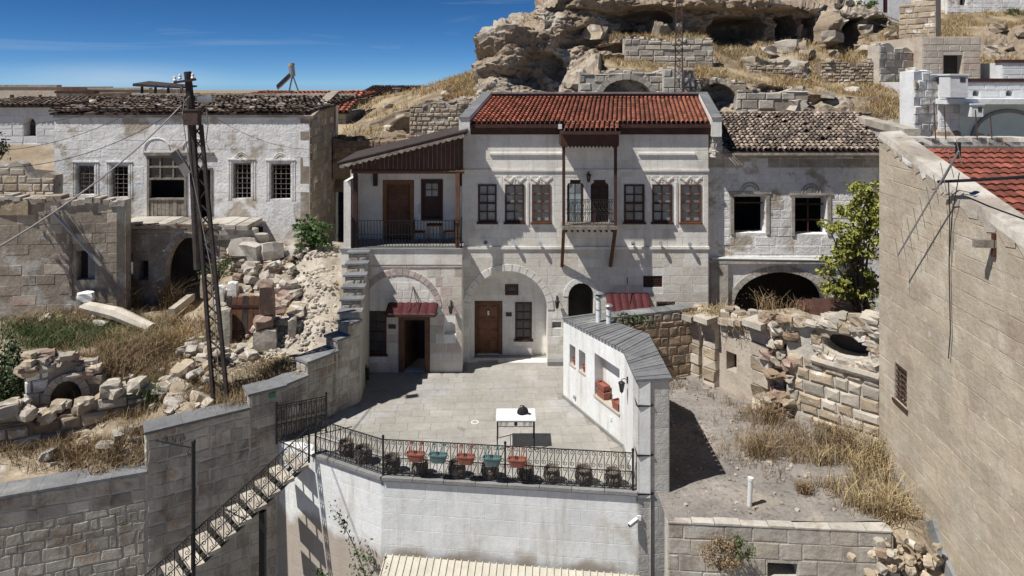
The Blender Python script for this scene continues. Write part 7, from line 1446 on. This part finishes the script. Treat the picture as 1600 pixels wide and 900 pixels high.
# ruined small wall and rocks between the houses
# ------------------------------------------------------------------ things on the hill and the skyline
def block_house(name, label, cat, px0, px1, yt, yb, Y, depth, m, holes=(), roof=None, parapet=None, blocks=None, group=None, skew=0.0, zb=None, hole_m=None, hdep=.6):
    f_ = Fr((PX(px0, Y), Y), (PX(px1, Y + skew), Y + skew)); zt_ = PZ(yt, Y); zb = PZ(yb, Y) - 1.0 if zb is None else zb; t = thing(name, label, cat, f_.p(0, zb, 0), group)
    hs_ = [f_.rect(*h) if len(h) == 4 else f_.arch(*h[:5], 10) for h in holes]; wall('wall', f_, [(0, zb), (f_.L, zb), (f_.L, zt_), (0, zt_)], hs_, .5, m, t)
    P = f_.p; mb = MB()
    for a, b in ((0, .4), (f_.L - .4, f_.L)): mb.hexa([P(a, zb, -.502), P(b, zb, -.502), P(b, zb, -depth), P(a, zb, -depth), P(a, zt_, -.502), P(b, zt_, -.502), P(b, zt_, -depth), P(a, zt_, -depth)])
    mb.hexa([P(.402, zb, -depth + .4), P(f_.L - .402, zb, -depth + .4), P(f_.L - .402, zb, -depth), P(.402, zb, -depth), P(.402, zt_, -depth + .4), P(f_.L - .402, zt_, -depth + .4), P(f_.L - .402, zt_, -depth), P(.402, zt_, -depth)]); mb.build('outer_wall', m, t)
    for h_ in hs_: recess(f_, h_, hdep if hdep < .5 else .499, hole_m or M_dark, t, 'window')
    if roof == 'flat': mb = MB(); frbox(mb, f_, .402, f_.L - .402, zt_ - .35, zt_ - .25, -depth + .402, -.502); mb.build('roof', M_street, t)
    elif roof: 
        O = P(-.2, zt_ + .02, .25); U = Vector((f_.d.x, f_.d.y, 0)); S = Vector((-f_.n.x, -f_.n.y, 0)) * (depth * .9) + Vector((0, 0, depth * .9 * roof[1])); deck(t, M_deck, O, U, f_.L + .4, S); barrel_roof(t, roof[0], O, U, f_.L + .4, S, .30, 9, .03)
    if parapet: mb = MB(); frbox(mb, f_, -.08, f_.L + .08, zt_, zt_ + .18, -.55, .08); mb.build('parapet_cap', parapet, t)
    if blocks: ashlar(f_, .02, f_.L - .02, PZ(yb, Y) - .2, zt_ - .02, hs_, t, blocks, .38, .8, .02, .03, .01, jit=.01, cap=90, margin=.02)
    return t, f_
# left skyline
block_house('far_white_house', 'pale far house with a small arched window at the left edge', 'house', -60, 86, 166, 262, 37, 6, M_wpaint, [(37, 56, 184, 196, 213)], roof=(M_oldtile, .055), blocks=M_wpaint)
block_house('flat_roof_house', 'flat roofed tan house with a broken parapet on the far left skyline', 'house', -40, 88, 136, 170, 56, 8, M_tan, [(15, 22, 148, 158), (60, 66, 148, 158)], roof='flat', parapet=M_oldg)
block_house('vaulted_house', 'low tan house with a flat top behind the old white house roof', 'house', 122, 232, 140, 175, 60, 8, M_tan, [], roof='flat', parapet=M_pale)
block_house('dark_shed', 'dark low shed between the two tan skyline houses', 'shed', 88, 146, 146, 175, 50, 5, M_ruin, [(100, 112, 152, 160)], parapet=M_wood)
t, f_ = block_house('red_roof_house', 'house with a red tile roof on the skyline behind the solar heater', 'house', 418, 545, 158, 215, 44, 9, M_ruin, [], roof=(M_tile, .055))
block_house('small_red_roof_house', 'small house with a faded red roof left of the solar heater', 'house', 376, 420, 152, 200, 47, 6, M_tan, [], roof=(M_tile, .05))
block_house('grey_house', 'narrow grey house standing just right of the old white house gable', 'house', 524, 541, 176, 245, 38, 5, M_cement, [], roof=(M_tile, .25), blocks=M_oldg)
block_house('hill_cottage', 'small white cottage with a dark porch on the skyline above the straw grass', 'house', 566, 642, 148, 170, 55, 6, M_wpaint, [(575, 590, 150, 160), (600, 612, 150, 158)], roof=(M_wood, .12))
block_house('dark_roof_cottage', 'low dark roofed cottage on the skyline right of the white cottage', 'house', 636, 690, 144, 158, 62, 6, M_pale, [], roof=(M_wood, .08))
t = thing('chimney', 'small white chimney of the skyline cottage', 'chimney', V(620, 146, 56)); c = ORG[t.name]
mb = MB(); mb.box(c.x - .25, c.x + .25, c.y - .25, c.y + .25, c.z - .6, c.z + .3); mb.build('stack', M_wpaint, t); mb = MB(); mb.box(c.x - .35, c.x + .35, c.y - .35, c.y + .35, c.z + .38, c.z + .46); mb.build('cap', M_oldg, t)
t = thing('roof_pergola', 'dark flat canopy on posts above the old white house roof', 'pergola', V(222, 168, 44)); a, b = V(214, 128, 44), V(284, 136, 44)
mb = MB(); mb.hexa([Vector((a.x, 43.5, a.z - .28)), Vector((b.x + .3, 43.5, b.z - .1)), Vector((b.x + .3, 45.5, b.z + .0)), Vector((a.x, 45.5, a.z - .05)), Vector((a.x, 43.5, a.z - .1)), Vector((b.x + .3, 43.5, b.z)), Vector((b.x + .3, 45.5, b.z + .1)), Vector((a.x, 45.5, a.z + .07))]); mb.build('canopy', M_pole, t)
for px in (222, 243, 263, 284): mb = MB(); mb.bar(V(px, 172, 44), V(px, 133, 44), .12); mb.build('post', M_pole, t)
mb = MB(); mb.bar(V(216, 148, 43.8), V(288, 148, 43.8), .08); mb.build('rail', M_pole, t)
t = thing('solar_water_heater', 'solar water heater tank and tilted panel on the skyline roof', 'heater', V(445, 150, 43)); mb = MB(); mb.tube([V(457, 119, 43), V(455, 101, 43)], .19, 12); mb.build('tank', M_steel, t); mb = MB(); mb.tube([V(455.5, 103, 43), V(455, 99, 43)], .2, 12); mb.build('tank_lid', M_ochre, t)
mb = MB(); mb.bar(V(433, 137, 42.6), V(453, 118, 43), .08, .9, up=(0, 1, 0)) ; mb.build('panel', M_dglass, t); mb = MB(); mb.bar(V(433, 138.5, 42.5), V(453, 119.5, 42.9), .10, .10, up=(0, 1, 0)); mb.bar(V(457, 119, 43), V(452, 142, 43.2), .07); mb.bar(V(458, 119, 43), V(466, 142, 43.2), .07); mb.build('stand', M_steel, t)
for px, l_ in ((381, 'thin roof antenna rod left of the solar heater'), (331, 'thin roof rod right of the utility pole lamp')): mb = MB(); mb.bar(V(px, 165, 44), V(px, 146 if px > 350 else 152, 44), .06); tag(mb.build('roof_rod', M_rust, None, V(px, 165, 44)), l_, 'rod')
# ruins on the hill behind the mansion roof
def ragged(f_, z, amp, n=14, sd=0): return [(u, z + amp * float(vnoise(np.array([u * 1.3 + sd, sd * 3.1, 0.5])))) for u in np.linspace(f_.L, 0, n)]
def hill_wall(name, label, px0, px1, yt, yb, Y, m, bm, arches=(), amp=.25, blk=(.35, .6), depth=.8, skew=0, sd=1, back=None):
    f_ = Fr((PX(px0, Y), Y), (PX(px1, Y + skew), Y + skew)); zt_ = PZ(yt, Y); zb = PZ(yb, Y) - .8; t = thing(name, label, 'ruin', f_.p(0, zb, 0)); hs_ = [f_.arch(*h, 12) if len(h) == 5 else f_.rect(*h) for h in arches]
    tp = ragged(f_, zt_, amp, 20, sd); wall('wall', f_, [(0, zb), (f_.L, zb)] + tp, hs_, depth, m, t); tt_ = lambda u: zt_ + amp * float(vnoise(np.array([u * 1.3 + sd, sd * 3.1, 0.5])))
    ashlar(f_, .0, f_.L, PZ(yb, Y) - .1, zt_ + amp, hs_, t, bm, blk[0], blk[1], .05, .05, .014, jit=.03, hv=.2, top=tt_, cap=110, margin=.12, tintv=1, skip=.12, rg=random.Random(sd))
    for h_ in hs_: recess(f_, h_, depth - .01, M_dark, t, 'cave_back')
    for h in arches:
        if len(h) == 5: a = f_.hit((h[0] + h[1]) / 2, h[3]); b = f_.hit(h[1], h[3]); voussoirs(f_, a[0], a[1], b[0] - a[0], f_.hit(a[0], h[2])[1] - a[1] if False else PZ(h[2], Y) - a[1], .3, 11, t, bm, p=.08)
    for k in range(int(f_.L * 2)): u = rnd.uniform(0, f_.L); mb = MB(); s_ = rnd.uniform(.1, .24); mb.rock(f_.p(u, tt_(u) + .04, -rnd.uniform(0, depth)), s_, s_, s_ * .6, rnd.uniform(0, 3)); mb.build('stone', bm, t)
    return t, f_
hill_wall('arched_ruin', 'pale ruin with a wide low arch above the middle of the mansion roof', 906, 1036, 112, 160, 36.6, M_oldg, M_pale, [(940, 1018, 124, 152, 170)], .22, depth=1.6, sd=2)
hill_wall('ruin_pier', 'short pale ruin pier behind the lattice mast', 1036, 1086, 108, 160, 36.3, M_oldg, M_oldg, [], .3, blk=(.5, .9), depth=1.2, sd=3)
hill_wall('cave_arch_ruin', 'ruin with a dark rounded cave arch above the right end of the mansion roof', 1084, 1166, 126, 178, 36.4, M_ruin, M_ochre, [(1088, 1150, 130, 158, 186)], .15, depth=2.0, sd=4)
hill_wall('block_wall_ruin', 'long squared block wall ruin halfway up the hill behind the mast', 976, 1114, 62, 112, 40.2, M_oldg, M_pale, [], .28, blk=(.34, .7), sd=5)
hill_wall('cliff_top_wall', 'pale masonry wall on top of the cliff at the upper edge', 866, 935, -16, 16, 47, M_pale, M_pale, [], .2, sd=6)
hill_wall('retaining_ruin', 'rough block retaining wall above the ridge of the weathered tile roof', 1150, 1262, 140, 180, 36.2, M_ruin, M_pale, [], .35, blk=(.45, .8), sd=7)
hill_wall('small_stone_wall', 'small dry stone terrace wall in the middle of the right hillside', 1282, 1372, 97, 130, 41.4, M_brown, M_ochre, [], .12, blk=(.2, .35), sd=8)
hill_wall('crumbled_wall', 'crumbled dry stone wall left of the small terrace wall', 1168, 1262, 100, 125, 40.3, M_ruin, M_ochre, [], .35, blk=(.22, .4), sd=9)
hill_wall('rubble_terrace_wall', 'rough rubble terrace wall left of the mansion roof', 640, 752, 160, 215, 34.6, M_ruin, M_ochre, [], .35, blk=(.22, .35), sd=10)
hill_wall('low_terrace_wall', 'low brown stone wall behind the porch roof on the left', 520, 650, 218, 255, 33.6, M_brown, M_brown, [], .25, blk=(.3, .45), sd=12)
hill_wall('upper_ruin_wall', 'ragged leaning wall with a vault stub near the top right skyline', 1405, 1462, 6, 60, 49.8, M_tan, M_ochre, [], .5, blk=(.4, .8), sd=13, skew=-2)
hill_wall('side_ruin_wall', 'jagged pale wall stub left of the hilltop doorway ruin', 1374, 1442, 74, 134, 41.0, M_pale, M_pale, [], .6, blk=(.42, .8), sd=14, skew=1.5)
t, f_ = block_house('doorway_ruin', 'square roofless stone house ruin with a dark doorway on the right hillside', 'ruin', 1441, 1532, 57, 134, 41.2, 6, M_tan, [(1474, 1504, 86, 118)], blocks=M_tan, hdep=.6)
# white terraced houses at right
t, f_ = block_house('white_terrace_house', 'white painted house with parapets and box chimneys behind the red roof at right', 'house', 1468, 1680, 128, 215, 35.4, 7, M_wpaint, [(1520, 1530, 141, 145, 150), (1572, 1582, 141, 145, 150)], roof='flat', parapet=M_wood, blocks=M_wpaint)
mb = MB(); frbox(mb, f_, -.2, f_.L, PZ(162, 35.4), PZ(154, 35.4), -.02, .9); mb.build('terrace_slab', M_wpaint, t)
mb = MB(); a = f_.hit(1575, 176); rr_ = 1.9; mb.tube([f_.p(a[0] + 1.9 * math.cos(tt), PZ(218, 35.4) + 1.5 * math.sin(tt), .05) for tt in np.linspace(0, math.pi, 17)], .12, 5); mb.build('arch_moulding', M_cement, t)
mb = MB(); frbox(mb, f_, 1.0, f_.L, PZ(230, 35.4), PZ(163, 35.4), .0, .04); mb.build('mint_wall', M_mint, t)
hill_wall('white_side_house', 'white stepped side wall with a dark coping left of the terrace house', 1428, 1470, 114, 205, 34.9, M_wpaint, M_oldw, [], .25, blk=(.4, .8), sd=15, skew=.8)
for (px0, px1, y0, y1, l_) in ((1479, 1506, 118, 152, 'white box chimney with a square hole on the terrace parapet'), (1512, 1530, 164, 182, 'small white box chimney below the terrace slab')):
    t = thing('box_chimney', l_, 'chimney', V(px0, y1, 34.4)); a, b = V(px0, y1, 34.4), V(px1, y0, 34.4); mb = MB(); mb.box(a.x, b.x, 34.1, 35.0, a.z, b.z); mb.build('stack', M_wpaint, t); mb = MB(); mb.box(a.x - .05, b.x + .05, 34.05, 35.05, b.z + .001, b.z + .08); mb.build('cap', M_wpaint, t); w_ = b.x - a.x; mb = MB(); mb.box(a.x + w_ * .55, a.x + w_ * .85, 34.08, 34.102, b.z - .32, b.z - .1); mb.build('smoke_hole', M_dark, t)
block_house('white_cube_house', 'white cube shaped room with a dark coping at the right edge', 'house', 1566, 1640, 98, 132, 40.6, 5, M_wpaint, [], parapet=M_wood, blocks=M_wpaint)
block_house('hilltop_white_house', 'white house with a dark red post at the very top of the photo', 'house', 1350, 1424, -30, 24, 54, 6, M_wpaint, [(1380, 1388, -20, 20)], hole_m=M_awn, hdep=.1)
block_house('hilltop_grey_house', 'pale hilltop house with white plaster at the top right edge', 'house', 1480, 1660, -30, 16, 56, 6, M_oldw, [(1500, 1510, -10, 8)], blocks=M_oldw)
# lattice mast
t = thing('lattice_mast', 'slender steel lattice mast rising past the top edge behind the mansion roof', 'mast', V(1060, 152, 35.8)); q = [(V(x1, 152, Y), V(x2, -40, Y)) for x1, x2, Y in ((1054, 1058, 35.5), (1067, 1065, 35.5), (1054, 1058, 36.0), (1067, 1065, 36.0))]
for a, b in q: mb = MB(); mb.bar(a, b, .05); mb.build('corner_angle', M_rust, t)
for i, j in ((0, 1), (1, 3), (3, 2), (2, 0)):
    for k in range(18): a, b = (q[i], q[j]) if k % 2 else (q[j], q[i]); mb = MB(); mb.bar(a[0].lerp(a[1], k / 18), b[0].lerp(b[1], (k + 1) / 18), .03); mb.build('lattice_bar', M_rust, t)
mb = MB(); mb.bar(V(1050, 71, 35.4), V(1066, 71, 35.4), .05); mb.build('step_bracket', M_rust, t)
# rocks and bushes on the hill
brs = thing('hillside_boulders', 'loose pale boulders lying about the grassy hill terraces', 'rocks', hill_at(1230, 100)); 
for (px, py, s_) in [(1270, 58, .9), (1282, 62, .6), (1225, 80, .7), (1200, 84, .5), (1300, 86, .4), (1345, 82, .6), (1170, 100, .5), (1365, 90, .5), (930, 62, .7), (1010, 52, .5), (1180, 160, .5), (1240, 165, .5), (1330, 145, .4), (1290, 150, .35), (1555, 60, .5), (1570, 78, .4), (1590, 66, .45), (1545, 85, .4), (1390, 60, .5), (1420, 70, .5), (1355, 50, .7), (1260, 90, .5), (1245, 108, .5), (700, 150, .4), (610, 170, .4), (600, 200, .3), (660, 205, .4), (1050, 48, .5), (1120, 52, .5)]:
    c = hill_at(px, py); mb = MB(); mb.rock(c + Vector((0, -.1, s_ * .2)), s_, s_ * .8, s_ * .6, rnd.uniform(0, 3), jit=.3); mb.build('boulder', rnd.choice([M_pale, M_rock, M_ochre]), brs)
for px, py, l_ in [(1515, 150, 'green bush beside the white stepped wall on the right hillside'), (1410, 140, 'dull bush above the parapet stones of the weathered house'), (1350, 22, 'dark green bush under the hilltop white house'), (1500, 20, 'green scrub below the hilltop grey house'), (1585, 22, 'green scrub at the top right corner'), (680, 212, 'yellow green bush by the rubble terrace wall')]:
    c = hill_at(px, py); shrub('hill_bush', l_, 'bush', c - Vector((0, 0, .2)), (.8, .6, .4), 420, .09, M_weed if px != 680 else M_leaf, sub=12, group='bushes on the hill')
t = thing('dead_wood_pile', 'pile of grey broken timber under the hilltop white house', 'wood', hill_at(1385, 40))
for k in range(14): c = hill_at(1385 + rnd.uniform(-14, 18), 38 + rnd.uniform(-8, 8)); mb = MB(); mb.bar(c + Vector((-rnd.uniform(.4, 1), -.2, .3)), c + Vector((rnd.uniform(.3, 1), -.3, -.2)), .08, .08); mb.build('timber', M_greyw, t)
